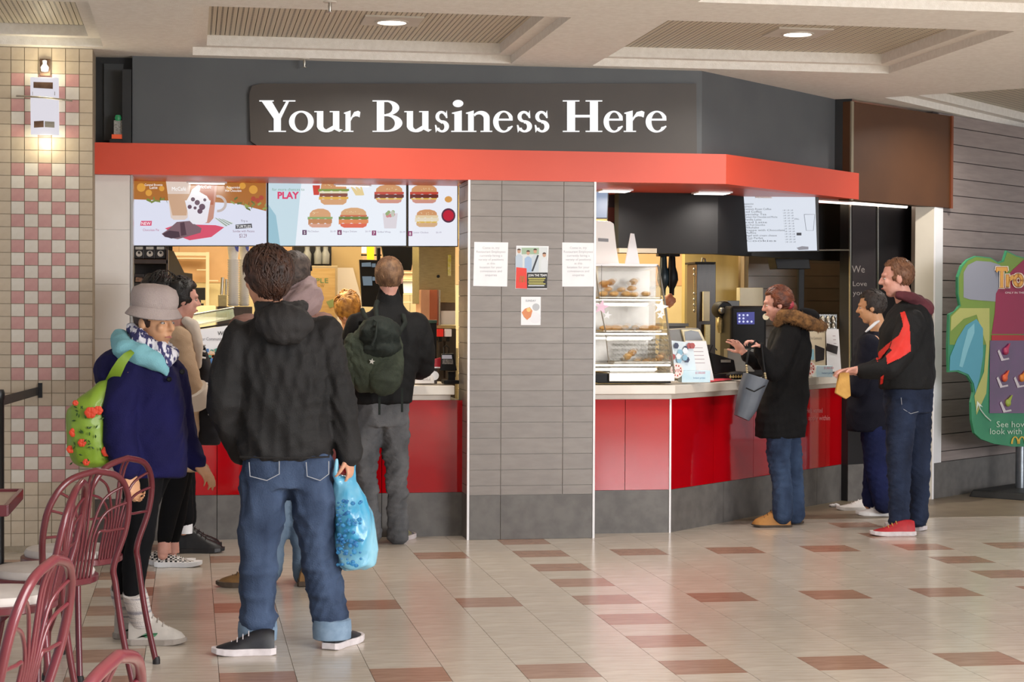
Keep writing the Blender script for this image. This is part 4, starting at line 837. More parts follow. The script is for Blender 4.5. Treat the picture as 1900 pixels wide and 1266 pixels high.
for j in range(7):
    for i in range(16):
        x = 1134+i*7+(j % 2)*3.5; y = 628+j*9
        mbh.prism([at(x, y, cs+cd), at(x+5.5, y+3, cs+cd), at(x+5, y+5.5, cs+cd), at(x-.5, y+2.5, cs+cd)], (0, .003, 0))
mbh.build('quilted_steel', M('quilt_dark', '#5d5a52', .3, metal=.7, col2='#6a665c', nscale=20), t, kind='stuff')
m_pas = M('pastry_golden', '#dba763', .7, col2='#b97a38', nscale=24, bump=.3, bscale=90, lo=.4, hi=.7); m_pas2 = M('pastry_pale', '#ecc88a', .7, col2='#d9a45c', nscale=20, bump=.3, bscale=90)
m_tray = M('tray_steel', '#9b958a', .3, metal=.8, col2='#8f897e', nscale=20)
def tray(x0, x1, y, Y, lb):
    t = newt('serving_tray', lb, 'tray', (x0+x1)/2, y, Y); bx(t, 'tray', x0, y-3, x1, y, Y, .22, m_tray, .001); return t
tray(1112, 1228, 554, cs+.13, 'steel tray on the top tier of the pastry case'); tray(1120, 1228, 616, cs+.12, 'steel tray on the middle tier of the pastry case'); tray(1140, 1244, 674, cs+.1, 'steel tray on the bottom tier of the pastry case')
def pastry(x, y, Y, r, k_, lb, mat, grp, up_=0):
    p = at(x, y, Y); rr = r*mpp(Y)
    if k_ == 0: mb = MB().lathe([(rr*.5, 0), (rr*.9, rr*.2), (rr, rr*.5), (rr*.85, rr*.85), (rr*.4, rr*1.02), (.001, rr*1.05)], p, 14)
    elif k_ == 1:
        mb = MB().lathe([(rr*.55, 0), (rr*.75, rr*.6), (rr*1.05, rr*.8), (rr*.95, rr*1.15), (rr*.5, rr*1.45), (.001, rr*1.5)], p, 14)
    else:
        pts = [p+V((rr*1.3*math.cos(a), rr*.6*math.sin(a)*.9, rr*.35)) for a in [math.pi*i/8 for i in range(9)]]; mb = MB().tube(pts, [rr*.12, rr*.3, rr*.42, rr*.5, rr*.55, rr*.5, rr*.42, rr*.3, rr*.12], 10)
    for v in mb.v:
        n_ = noise.noise(v*60)*rr*.09; v.x += n_; v.z += n_*.6 if v.z > p.z+.004 else 0
    return mb.build('pastry', mat, loc=p, smooth=True, auto=False, label=lb, cat='pastry', group=grp)
k = 0; ps = 'round golden bun on the top tier of the pastry case, '
for x, y, dy, r, w_ in ((1119, 550, .2, 9, 'leftmost in front row'), (1139, 550, .19, 9, 'second in front row'), (1161, 550, .2, 9, 'third in front row'), (1176, 551, .22, 9, 'fourth in front row'), (1198, 550, .2, 9, 'rightmost in front row'), (1128, 541, .26, 8, 'left one behind'), (1152, 542, .27, 8, 'middle one behind'), (1172, 540, .27, 9, 'right one behind')):
    pastry(x, y, cs+dy, r, 0, ps+w_, m_pas2, 'buns on the top tier of the pastry case')
pastry(1121, 534, cs+.24, 9, 1, 'darker muffin perched at the left end of the top tier', m_pas, 'muffins in the pastry case')
pastry(1134, 530, cs+.3, 8, 1, 'darker muffin second from the left on the top tier', m_pas, 'muffins in the pastry case')
pastry(1176, 529, cs+.3, 8, 1, 'muffin heaped at the right of the top tier', m_pas2, 'muffins in the pastry case')
for i, x in enumerate((1125, 1143, 1198, 1212)): pastry(x, 612, cs+.2+.02*i, 9, 2, 'curved croissant on the middle tier, '+['far left', 'second from left', 'third from left', 'far right'][i], m_pas, 'croissants on the middle tier')
for i, x in enumerate((1160, 1178)): pastry(x, 611, cs+.3, 7, 0, 'flat bun at the back of the middle tier, '+['left', 'right'][i], m_pas2, 'buns on the middle tier')
for i, (x, y, kk) in enumerate(((1164, 662, 1), (1173, 655, 1), (1182, 668, 0), (1198, 669, 0), (1208, 671, 0), (1224, 664, 1))): pastry(x, y+6, cs+.18+.02*(i % 3), 8, kk, 'pastry on the bottom tier, '+['leftmost tall muffin', 'second muffin standing highest', 'third low bun', 'fourth low bun', 'fifth low bun', 'rightmost orange muffin'][i], m_pas if i % 2 else m_pas2, 'pastries on the bottom tier')
def star(t, x, y, r, Y, nm, mt): flat(t, nm, [(x+(r if i % 2 == 0 else r*.42)*math.sin(math.pi*i/5+.2), y-(r if i % 2 == 0 else r*.42)*math.cos(math.pi*i/5+.2)) for i in range(10)], Y, mt, th=.002)
for x, lb, mt in ((1116, 'pink star cut-out hanging on the left of the pastry case', M('star_pink', '#f2cfe0', .4, col2='#e8bcd2', nscale=30)), (1226, 'white star cut-out hanging on the right of the pastry case', m_paper)):
    t = newt('star_decoration', lb, 'decoration', x, 590, cs-.01); star(t, x, 570, 15, cs-.012, 'large_star', mt); star(t, x+11 if x < 1200 else x, 585, 8.5, cs-.016, 'small_star', m_paper)
# items behind
t = newt('hanging_grinder', 'dark blue grinders and cords hanging below the header right of the pastry case', 'equipment', 1240, 560, 14.2)
for x in (1231, 1247): MB().lathe([(.025, 0), (.03, -.09), (.045, -.14), (.05, -.19), (.035, -.23), (.02, -.26), (.018, -.31)], at(x, 474, 14.2), 14).build('hanging_head', M('petrol_blue', '#1f3038', .35, col2='#18262d', nscale=8) if x < 1240 else m_dark, t, smooth=True)
MB().tube([at(1247, 532, 14.2), at(1244, 545, 14.2), at(1238, 552, 14.2), at(1232, 560, 14.2)], .004, 6).build('cord', m_dark, t, smooth=True); bx(t, 'rail', 1222, 470, 1262, 476, 14.15, .08, m_dark)
t = newt('hanging_bag', 'crumpled orange bag hanging behind the pastry case', 'bag', 1242, 568, 14.0)
mb = MB().ball(at(1243, 558, 14.0), (.045, .03, .05), 14, 10)
for v in mb.v: v += V((noise.noise(v*40), noise.noise(v*40+V((5, 0, 0))), noise.noise(v*40+V((0, 9, 0)))))*.02
mb.build('bag', M('bag_orange', '#b06a4a', .5, col2='#c98a68', nscale=20), t, smooth=True)
struct('trim_14', MB().slab(at(1271, 468, 15.2), at(1362, 760, 15.3)), M('column_tan', '#b8a468', .45, col2='#a8945a', nscale=3, stretch=(3, 3, .5)))
struct('trim_15', MB().slab(at(1362, 468, 15.3), at(1381, 760, 15.4)), M('column_cream', '#efdcae', .45, col2='#e8d4a4', nscale=3)); struct('trim_16', MB().slab(at(1381, 468, 15.1), at(1390, 760, 15.2)), M('column_grey', '#a08f78', .45, col2='#988770', nscale=3))
t = newt('tall_cabinet', 'tall dark brown steel cabinet with a top hinge behind the counter', 'cabinet', 1310, 700, 14.6)
bx(t, 'body', 1293, 490, 1327, 705, 14.6, .3, m_dbrown); bx(t, 'top_edge', 1290, 486, 1328, 490, 14.58, .32, m_dark, .001)
MB().tube([at(1302, 486, 14.6), at(1303, 479, 14.6), at(1308, 481, 14.6), at(1309, 487, 14.6)], .008, 8).build('hinge', m_steel, t, smooth=True)
for y in (500, 510, 545, 556, 566, 577): MB().ball(at(1288, y, 14.6), .012, 8, 6).build('chain_knob', m_steel, t, smooth=True)
MB().tube([at(1288, 497, 14.62), at(1288, 580, 14.62)], .006, 6).build('chain', m_gold, t)
bx(t, 'white_handle', 1305, 541, 1317, 596, 14.55, .03, m_cream); bx(t, 'lower_handle', 1308, 602, 1318, 640, 14.55, .03, m_gold)
t = newt('coffee_brewer', 'round black brewer head with a steel knob left of the blue lit screen', 'appliance', 1340, 640, 13.9)
MB().lathe([(.001, -.05), (.055, -.05), (.065, -.03), (.065, .1), (.001, .1)], at(1342, 575, 13.85), 24, Matrix.Rotation(-math.pi/2, 3, 'X')).build('head', m_dark, t, smooth=True); MB().lathe([(.001, -.05), (.02, -.05), (.028, -.02), (.028, .02), (.001, .02)], at(1338, 576, 13.82), 20, Matrix.Rotation(-math.pi/2, 3, 'X')).build('knob', m_steel, t, smooth=True)
bx(t, 'housing', 1350, 558, 1372, 600, 13.9, .2, m_grey); MB().lathe([(.02, 0), (.035, .05), (.035, .1), (.02, .12)], at(1337, 618, 13.85), 16).build('pot', m_gold, t, smooth=True)
t = newt('touch_screen_machine', 'black drinks machine with a blue lit touch screen of white icons', 'machine', 1385, 700, 13.55)
bx(t, 'body', 1356, 568, 1422, 700, 13.6, .3, m_dark, .02); flat(t, 'lit_touch_screen', ((1367, 580), (1400, 579), (1400, 602), (1368, 602)), 13.595, em('#3a3f98', .8))
for i in range(3):
    for j in range(4 if i == 2 else 3 - (i == 1)): flat(t, 'icon', cir(1372+j*7.5, 585+i*6, 2, 8), 13.594, em('#d8dcff', 1))
flat(t, 'dial', cir(1421, 588, 6), 13.59, m_cream); bx(t, 'tray', 1350, 648, 1400, 690, 13.5, .1, m_grey)
t = newt('white_back_panel', 'pale panel above the drinks machine', 'panel', 1393, 568, 14.9); bx(t, 'panel', 1373, 534, 1416, 568, 14.9, .1, m_cream)
t = newt('overhead_camera_box', 'black hanging box under the tilted drinks screen', 'equipment', 1470, 500, 14.2)
MB().prism([at(x, y, 14.2) for x, y in ((1436, 470), (1500, 470), (1504, 499), (1442, 499))], (0, .2, 0)).build('box', m_dark, t, bevel=.004); bx(t, 'post', 1482, 499, 1492, 600, 14.4, .05, m_dark)
t = newt('grey_till', 'grey till with dark curved display facing the right counter', 'till', 1290, 700, 12.9)
MB().prism([at(x, y, 12.95) for x, y in ((1240, 612), (1296, 609), (1306, 636), (1312, 700), (1236, 700))], (0, .25, 0)).build('body', m_grey, t, bevel=.004); MB().prism([at(x, y, 12.92) for x, y in ((1265, 612), (1299, 612), (1312, 640), (1272, 640))], (0, .03, 0)).build('bezel', m_cream, t, bevel=.003); flat(t, 'display', ((1270, 616), (1282, 613), (1296, 616), (1304, 632), (1272, 632)), 12.915, M('display_dark', '#3a3734', .2, col2='#33302d', nscale=4))
t = newt('metal_tray', 'flat grey tray on the ledge behind the till', 'tray', 1255, 612, 13.6); bx(t, 'tray', 1232, 600, 1278, 606, 13.5, .3, m_grey); 
def tent(x0, x1, x2, ytop, ybot, Y, lb):
    t = newt('tent_card', lb, 'tent card', (x0+x2)/2, ybot, Y); MB().prism([at(x, y, Y) for x, y in ((x0, ytop), (x1, ytop), (x2, ybot), (x0+2, ybot))], (0, .006, 0)).build('card', m_paper, t)
    for i in range(5): flat(t, 'printed_line', ((x0+12+i, ytop+12+i*7), (x1-6+i, ytop+12+i*7), (x1-6+i, ytop+13.3+i*7), (x0+12+i, ytop+13.3+i*7)), Y-.001, em('#b9a9ae'))
    return t
tent(1272, 1310, 1325, 633, 706, 12.52, 'white tent card with printed lines behind the pale blue box')
def promobox(x0, x1, y0, y1, Y, lb, badge):
    t = newt('promotional_box', lb, 'box', (x0+x1)/2, y1, Y)
    bx(t, 'box', x0, y0, x1, y1, Y, .1, M('box_blue', '#b6d9e8', .4, col2='#dcebf3', nscale=6), .002)
    text('$1,000,000', 4, (x0+x1)/2+8, y0+6, Y-.001, em('#d0708a'), t, align='CENTER', wpx=18); text('Instant prizes', 3.5, (x0+x1)/2+6, y0+15, Y-.001, em('#5a8ab0'), t, align='CENTER', wpx=22)
    bxc, byc = badge; flat(t, 'round_badge', cir(bxc, byc, 12, 22, 14), Y-.004, em('#f7e8e2')); 
    for i in range(10): a = i*math.pi/5; flat(t, 'badge_mark', ((bxc+9*math.cos(a), byc+11*math.sin(a)), (bxc+9*math.cos(a+.3), byc+11*math.sin(a+.3)), (bxc+6.5*math.cos(a+.3), byc+8*math.sin(a+.3)), (bxc+6.5*math.cos(a), byc+8*math.sin(a))), Y-.005, em('#c0342a'))
    text('WIN', 6, bxc, byc+3, Y-.005, em('#c0342a'), t, align='CENTER'); return t
t = promobox(1265, 1318, 688, 710, 12.28, 'pale blue promotional box with round red badge left of the till', (1256, 688))
for i in range(12): x = 1247+random.random()*40; y = 640+random.random()*30; flat(t, 'printed_shape', [(x+5*math.cos(a), y+6*math.sin(a)) for a in (0, 1, 2.2, 3.3, 4.4, 5.4)], 12.34-.0005*i, em(('#2f3a58', '#e8eef4', '#8ab8d0', '#a84a48')[i % 4]))
flat(t, 'backing_card', ((1246, 632), (1285, 636), (1292, 690), (1252, 692)), 12.35, em('#dbe8f0'))
t = tent(1533, 1556, 1561, 611, 690, 13.55, 'white tent card beside the fur-collared customer, on the right counter'); 
t = promobox(1515, 1545, 679, 700, 13.45, 'pale blue promotional box with round badge beside the old man', (1502, 684))
t = newt('cream_board', 'cream backing board behind the right-hand promotional box', 'display card', 1515, 680, 13.62); flat(t, 'board', ((1494, 616), (1531, 613), (1532, 690), (1496, 692)), 13.6, em('#d9cdb4'), th=.01)
text('Our Community', 5, 1503, 630, 13.598, em('#7a7268'), t, wpx=22)
flat(t, 'printed_dark_shape', ((1512, 640), (1530, 647), (1529, 668), (1513, 672)), 13.597, em('#262226')); flat(t, 'printed_blue_shape', ((1500, 648), (1510, 648), (1511, 668), (1501, 668)), 13.597, em('#8fc0d4')); flat(t, 'printed_dark_shape', ((1534, 637), (1555, 643), (1553, 658), (1533, 651)), 13.53, em('#2a2426'))
t = newt('glass_jar_rack', 'clear rack of small bottles behind the fur-collared customer', 'rack', 1535, 612, 14.1); bx(t, 'rack', 1512, 583, 1553, 612, 14.1, .1, M('rack_clear', '#6a6a64', .1, alpha=.5, col2='#5d5d58', nscale=9))
for i in range(8): MB().lathe([(.018, 0), (.018, .03), (.008, .04), (.008, .05)], at(1517+i % 4*10, 598+(i//4)*11, 14.08), 10).build('bottle_cap', m_steel, t, smooth=True)
t = newt('card_reader', 'black card reader and cables on the right counter by the reaching hand', 'card reader', 1340, 705, 12.85)
bx(t, 'foot', 1325, 694, 1372, 704, 12.9, .14, m_dark); MB().prism([at(x, y, 12.9) for x, y in ((1318, 654), (1362, 668), (1366, 690), (1326, 694))], (0, .06, 0)).build('body', m_dark, t, bevel=.004); MB().tube([at(1330, 650, 12.9), at(1322, 640, 12.95), at(1314, 660, 12.95), at(1318, 690, 12.95)], .005, 6).build('cable', m_dark, t, smooth=True); bx(t, 'silver_key_row', 1338, 668, 1356, 673, 12.89, .01, m_steel, .001)
t = newt('red_mat', 'thin red mat edge on the right counter', 'mat', 1337, 707, 12.6); MB().prism([at(1318, 709, 12.55), at(1358, 705, 12.85), at(1352, 703, 12.95), at(1318, 704, 12.8)], (0, 0, .004)).build('mat', em('#c23a48'), t)
t = newt('patterned_wallet', 'black wallet with yellow zigzag trim on the right counter', 'wallet', 1368, 704, 12.75)
MB().ball(at(1368, 697, 12.78), (.085, .045, .03), 20, 10).build('body', m_dark, t, smooth=True)
for i in range(7): x = 1353+i*5; flat(t, 'zigzag', ((x, 700), (x+2.5, 695), (x+5, 700), (x+2.5, 702)), 12.73, em('#c9b070'))

def support(t, x0, x1, ytop, Y, z1=None, dep=.12, mt=None, nm='support'):
    a = at(x0, ytop, Y); b_ = at(x1, ytop, Y); z1 = 0.004 if z1 is None else z1
    MB().slab(a, (b_.x, Y+dep, z1)).build(nm, mt or m_dbrown, t)
t = newt('cup_cabinet', 'brown cabinet under the tall cup stack', 'cabinet', 440, 620, 13.1); support(t, 403, 468, 569, 13.05, dep=.7, nm='body')
t = newt('back_worktop', 'steel worktop along the kitchen behind the left counter', 'worktop', 560, 700, 13.9); support(t, 480, 850, 646, 13.98, dep=.8, mt=m_gold, nm='body')
t = newt('rear_cabinet', 'low pale cabinet at the back of the kitchen beneath the small monitor', 'cabinet', 368, 600, 15.0); support(t, 345, 400, 567, 14.9, dep=.4, mt=m_cream, nm='body')

def upto(name, x0, x1, yb, Y, dep=.04, z1=CEIL, nm='hanger'):
    t = [o for o in COL.objects if o.name == name][0]; a = at(x0, yb, Y); b_ = at(x1, yb, Y)
    MB().slab((a.x, Y, a.z), (b_.x, Y+dep, z1)).build(nm, m_dark, t)
upto('overhead_monitor', 738, 742, 458, 14.24, nm='hanger'); upto('receipt_holder', 686, 689, 470, 14.425, .02); upto('hanging_grinder', 1238, 1242, 474, 14.18); upto('hanging_bag', 1242, 1243, 548, 14.02, .006); upto('sloping_hood', 312, 320, 470, 13.75, .06); upto('coffee_grinder', 578, 584, 456, 15.4, .05)
upto('star_decoration', 1115.5, 1116.2, 560, cs-.0105, .001, at(1116, 492, cs).z); upto('star_decoration.001', 1225.5, 1226.2, 558, cs-.0105, .001, at(1226, 492, cs).z)
for nm_, x0, x1, y, Y_, z_ in (('pos_monitor', 702, 710, 570, 14.02, .99), ('drink_dispenser', 785, 845, 608, 13.45, .004), ('metal_tray', 1238, 1272, 605, 13.6, .004), ('syrup_box', 812, 816, 633, 13.24, .99), ('syrup_box.001', 827, 831, 633, 13.24, .99), ('door_frame_rail', 382, 388, 648, 16.3, .004)):
    support([o for o in COL.objects if o.name == nm_][0], x0, x1, y, Y_, z_)
g_ = [o for o in COL.objects if o.name == 'glass_counter_guard'][0]
MB().tube([at(360, 606, 12.3), V((at(360, 606, 12.3).x, 12.3, CT))], .006, 6).build('post', m_steel, g_); MB().tube([at(432, 600, 12.3), V((at(432, 600, 12.3).x, 12.3, CT))], .006, 6).build('post', m_steel, g_); MB().tube([at(432, 574, 12.88), V((at(432, 600, 12.88).x, 12.88, .0))], .006, 6).build('post', m_steel, g_)
# ================================================================ PEOPLE
def remesh(mb, voxel, smooth=4, factor=.5, fold=0, fscale=9, seed=0, fdir=None, keep=None):
    me = bpy.data.meshes.new('tmp'); me.from_pydata(mb.v, [], mb.f); me.update()
    bm = bmesh.new(); bm.from_mesh(me); bmesh.ops.recalc_face_normals(bm, faces=bm.faces); bm.to_mesh(me); bm.free()
    o = bpy.data.objects.new('tmp', me); COL.objects.link(o)
    m = o.modifiers.new('r', 'REMESH'); m.mode = 'VOXEL'; m.voxel_size = voxel; m.adaptivity = 0
    s = o.modifiers.new('s', 'SMOOTH'); s.iterations = smooth; s.factor = factor
    dg = bpy.context.evaluated_depsgraph_get(); ev = o.evaluated_get(dg); m2 = bpy.data.meshes.new_from_object(ev)
    n = len(m2.vertices); co = np.empty(n*3); m2.vertices.foreach_get('co', co); co = co.reshape(-1, 3)
    if fold:
        nr = np.empty(n*3); m2.vertices.foreach_get('normal', nr); nr = nr.reshape(-1, 3)
        rng = np.random.RandomState(seed+1); d = np.zeros(n)
        p = co.copy()
        wob = np.stack([np.sin(p@rng.randn(3)*5+rng.rand()*6) for _ in range(3)], 1)*.05
        p = p+wob
        for k in range(9):
            kv = rng.randn(3); kv[2] *= 1.5 if fdir is None else fdir; kv /= np.linalg.norm(kv); f = fscale*(1+k*.45)*3
            s_ = np.sin(p@kv*f+rng.rand()*6); msk = .5+.5*np.sin(p@rng.randn(3)*4+rng.rand()*6)
            d += (1-np.abs(s_)*1.6)*msk/(1+k*.35)
        co = co+nr*(d*fold*.35)[:, None]
    vs = co; fs = [list(q.vertices) for q in m2.polygons]
    bpy.data.objects.remove(o); bpy.data.meshes.remove(me); bpy.data.meshes.remove(m2)
    out = MB(); out.v = [V(v) for v in vs]; out.f = fs; return out
def chain(mb, pts, n=16):                 # pts: [(Vector, radius)]
    for (a, ra), (b_, rb) in zip(pts, pts[1:]): mb.cap(a, ra, b_, rb, n)
    return mb
def frame(f, u=V((0, 0, 1))):
    f = V(f).normalized(); s = f.cross(u).normalized(); u2 = s.cross(f).normalized(); return f, s, u2   # s = person's right
def Rm(s, f, u): return Matrix((s, f, u)).transposed()
def head_parts(mb, c, f, u=V((0, 0, 1)), k=1.0, nose=1.0):
    f, s, u = frame(f, u); R = Rm(s, f, u); P = lambda a, b_, d: c+(s*a+f*b_+u*d)*k
    mb.ball(P(0, -.012, .028), (.074*k, .092*k, .088*k), 24, 14, R)
    mb.ball(P(0, .022, -.035), (.058*k, .066*k, .076*k), 20, 12, R)
    mb.ball(P(0, .045, -.088), (.030*k, .032*k, .026*k), 14, 8, R)
    mb.ball(P(0, .07, .028), (.048*k, .022*k, .016*k), 14, 8, R)
    mb.cap(P(0, .083, .018), .008*k, P(0, .104, -.018), .0125*k, 10); mb.ball(P(0, .09, -.022), (.018*k, .012*k, .010*k), 10, 6, R)
    mb.ball(P(0, .083, -.052), (.024*k, .010*k, .006*k), 10, 6, R); mb.ball(P(0, .080, -.063), (.021*k, .011*k, .007*k), 10, 6, R)
    for e in (-1, 1):
        mb.ball(P(.072*e, -.012, -.005), (.012*k, .020*k, .034*k), 12, 8, R); mb.ball(P(.032*e, .066, -.018), (.022*k, .018*k, .022*k), 10, 6, R)
    return f, s, u
def neck_parts(mb, c, f, base, k=1.0):
    f, s, u = frame(f); mb.cap(c-f*.015*k-u*.06*k, .055*k, base, .062*k, 18)
def hand_parts(mb, wr, d, n, thumb, k=1.0, curl=.4, spread=.0):
    """wr wrist point, d direction of the hand, n palm normal (fingers curl towards it), thumb +1/-1 side of across axis"""
    d = V(d).normalized(); n = (V(n)-d*V(n).dot(d)).normalized(); a = d.cross(n)*thumb
    R = Matrix((a, d, n)).transposed()
    mb.cap(wr-d*.03*k, .028*k, wr+d*.01*k, .027*k, 12)
    mb.ball(wr+d*.048*k, (.041*k, .056*k, .0165*k), 16, 10, R)
    for i, (off, L_) in enumerate(((.030, .070), (.0095, .079), (-.0105, .073), (-.030, .057))):
        p = wr+(d*(.088-abs(i-1.3)*.006)+a*off)*k; r = (.0092-.0006*i)*k; ang = curl*(.5+.12*i)*.9; dd = (d+a*spread*(off/.03)).normalized()
        mb.cap(p-dd*.03*k, r*1.1, p, r, 8)
        for j, fr in enumerate((.45, .30, .25)):
            dd = (Matrix.Rotation(ang*(1.0 if j else .8), 3, d.cross(n)) @ dd); q_ = p+dd*L_*fr*k; mb.cap(p, r, q_, r*.9, 8); p = q_; r *= .92
    p = wr+(d*.022+a*.030)*k; t1 = (d*.65+a*.75+n*.25).normalized(); q_ = p+t1*.038*k; mb.cap(p, .0135*k, q_, .0108*k, 8)
    t2 = (d*.9+a*.25+n*(.2+.5*curl)).normalized(); r_ = q_+t2*.030*k; mb.cap(q_, .0108*k, r_, .0095*k, 8); mb.cap(r_, .0095*k, r_+(t2+n*.3*curl).normalized()*.022*k, .0078*k, 8)
def shoe(par, heel, d, L_, mu, ms, k=1.0, high=.085, sole=.024, name='shoe', wd=.047, accent=None):
    """heel: floor point under the heel; d: horizontal toe direction"""
    heel = V(heel); heel.z = 0; d = V((d[0], d[1], 0)).normalized(); s = V((-d.y, d.x, 0))
    T = [0, .08, .2, .35, .5, .65, .8, .92, 1.0]; W = [.62, .80, .80, .76, .86, 1.0, .98, .78, .3]; Hh = [high*.92, high, high*1.0, high*.92, high*.74, high*.56, high*.46, high*.36, high*.2]
    rings = []
    for t_, w_, h_ in zip(T, W, Hh):
        c = heel+d*(t_*L_*.97+.004); rr = []
        for a in range(16):
            th = 2*math.pi*a/16; x = math.cos(th); z = math.sin(th)
            rr.append(c+s*(x*wd*w_*k*(1 if z < 0 else 1-.35*z))+V((0, 0, sole*.8+(h_-sole*.8)*(max(z, -.0)**.8 if z > 0 else 0))))
        rings.append(rr)
    o = MB().loft(rings).build(name, mu, par, smooth=True)
    so = []
    for t_, w_, lift in zip(T, W, (.004, 0, 0, 0, 0, 0, .003, .008, .014)):
        c = heel+d*(t_*L_*1.02-.004); e = wd*w_*k*1.1
        so.append([c+s*e+V((0, 0, lift)), c-s*e+V((0, 0, lift)), c-s*e+V((0, 0, sole+lift*.4)), c+s*e+V((0, 0, sole+lift*.4))])
    MB().loft(so).build('sole', ms, o, bevel=.003)
    for i in range(4):
        t_ = .42+.09*i; c = heel+d*(t_*L_); z = high*(.86-.12*i)+.001
        MB().tube([c+s*wd*.5*k+V((0, 0, z-.012)), c+V((0, 0, z+.004)), c-s*wd*.5*k+V((0, 0, z-.012))], .0025, 5).build('lace', accent or ms, o)
    return o
def hair_shell(mb, c, f, u, k, fl=.0, th=.012, hl=.055, back=-.055, seed=1, messy=.006, sides=-.01):
    """closed shell over the skull; sinks below the skin in the face region. hl hairline height at the forehead, back: lowest at nape"""
    f, s, u = frame(f, u); n, m = 40, 26; rings = []
    for j in range(m+1):
        ph = math.pi*min(max(j/m, .01), .99); ring = []
        for i in range(n):
            t_ = 2*math.pi*i/n; x, y, z = math.sin(ph)*math.cos(t_), math.sin(ph)*math.sin(t_), -math.cos(ph)
            # limit height depending on direction: front -> hairline, back -> nape
            fr = y; low = back+(hl-back)*max(0, min(1, (fr+.25)/.75)) if fr > -.25 else back
            if abs(x) > .75 and fr > -.3 and fr < .45: low = min(low, sides)
            R_x, R_y, R_z = .074+th, .092+th, .088+th
            p = V((x*R_x, -.012+y*R_y, .028+z*R_z)); hgt = p.z
            if hgt < low:
                sc = max(.55, 1-(low-hgt)*9); p = V((p.x*sc, -.012+(p.y+.012)*sc, p.z))
                if hgt < low-.03: p.z = max(p.z, low-.05)
            q_ = c+(s*p.x+f*p.y+u*p.z)*k
            nz = noise.noise(q_*38+V((seed*7, 0, 0)))*messy+noise.noise(q_*90+V((seed*3, 5, 0)))*messy*.6
            q_ += (q_-c).normalized()*nz if hgt > low else V((0, 0, 0)); ring.append(q_)
        rings.append(ring)
    mb.loft(rings); return f, s, u
def locks(mb, c, f, u, k, N_, ln, r=.0035, hl=.085, back=-.06, seed=3, curl=.012, down=1.0, lift=.016, th=.011, fdmin=-1, region=None, sweep=None):
    rg = random.Random(seed); f, s, u = frame(f, u)
    for i in range(N_):
        for _ in range(30):
            z = rg.uniform(-.75, 1); t_ = rg.uniform(0, 2*math.pi); rr = math.sqrt(max(0, 1-z*z)); x, y = rr*math.cos(t_), rr*math.sin(t_)
            hgt = .028+z*.09; low = back if y < -.1 else (back+(hl-back)*min(1, (y+.1)/.5)); 
            if hgt > low and (region is None or region(x, y, z)): break
        p = V((x*(.073+th), -.012+y*(.091+th), .028+z*(.087+th))); n_ = V((x, y, z)); dirn = V((x*.3, y*.35-.25, -1.0*down)) if sweep is None else V(sweep)+V((x*.3, y*.3, 0))
        dirn = (dirn-n_*dirn.dot(n_)).normalized(); side = n_.cross(dirn); pts = []; ph = rg.uniform(0, 6); L_ = ln*rg.uniform(.6, 1.2); am = curl*rg.uniform(.3, 1.2); q_ = p.copy(); dv = dirn.copy()
        for j in range(7):
            t2 = j/6; pts.append(c+(s*1)*((q_+side*am*math.sin(ph+t2*4.5)).x*k)+f*((q_+side*am*math.sin(ph+t2*4.5)).y*k)+u*((q_+n_*lift*math.sin(t2*2.6)*rg.uniform(.4, 1)+side*am*math.sin(ph+t2*4.5)).z*k)); q_ = q_+dv*L_/6; dv = (dv+n_*-.16+V((0, 0, -.10*down))).normalized()
        mb.tube(pts, [r*.7*k, r*k, r*1.05*k, r*k, r*.85*k, r*.6*k, r*.2*k], 5)
m_skin = M('skin', '#d9a283', .5, col2='#cf9476', nscale=20, bump=.05, bscale=200); m_skin2 = M('skin_pink', '#dba595', .5, col2='#d09684', nscale=20, bump=.05, bscale=200)
m_skin3 = M('skin_tan', '#d7a37c', .5, col2='#cd9871', nscale=20, bump=.05, bscale=200)
m_eye = M('eye_white', '#bfb4aa', .2, col2='#b8ada3', nscale=20); m_iris = M('iris_dark', '#2c2018', .2); m_lip = M('lip', '#b06a60', .4, col2='#a96158', nscale=40)
def denim(n, a, b_, l=.28, h=.72, sc=6): return M(n, a, .85, spec=.3, col2=b_, nscale=sc, ndetail=7, stretch=(1.3, 1.3, .6), lo=l, hi=h, bump=.35, bscale=160, sheen=.1)
def eyes(par, c, f, u, k=1.0, brow=None):
    f, s, u = frame(f, u); R = Rm(s, f, u)
    for e in (-1, 1):
        o = MB().ball(c+(s*.031*e+f*.0735+u*.004)*k, (.0115*k, .0085*k, .0065*k), 14, 8, R).build('eye', m_eye, par, smooth=True); MB().ball(c+(s*.031*e+f*.0795+u*.004)*k, .0040*k, 10, 6, R).build('iris', m_iris, o, smooth=True)
        if brow: MB().tube([c+(s*.016*e+f*.091+u*.024)*k, c+(s*.03*e+f*.089+u*.030)*k, c+(s*.046*e+f*.080+u*.024)*k], [.002, .0035, .0015], 6).build('eyebrow', brow, par, smooth=True)
    MB().tube([c+(s*-.022+f*.086-u*.058)*k, c+(f*.0955-u*.056)*k, c+(s*.022+f*.086-u*.058)*k], [.002*k, .0055*k, .002*k], 8).build('lips', m_lip, par, smooth=True)
def torso(mb, rows, Y, sq=2.4, n=28):     # rows: (xl, xr, y, half depth, depth offset)
    rg = []
    for xl, xr, y, hd, dy in rows:
        a, b_ = at(xl, y, Y+dy), at(xr, y, Y+dy); rg.append(mb.ering((a+b_)/2, (b_-a).length/2, hd, (1, 0, 0), (0, 1, 0), n, sq))
    return mb.loft(rg)
def limb(mb, pts, Y): return chain(mb, [(at(x, y, Y+dy), r) for x, y, dy, r in pts])
def person(lb, foot): return foot
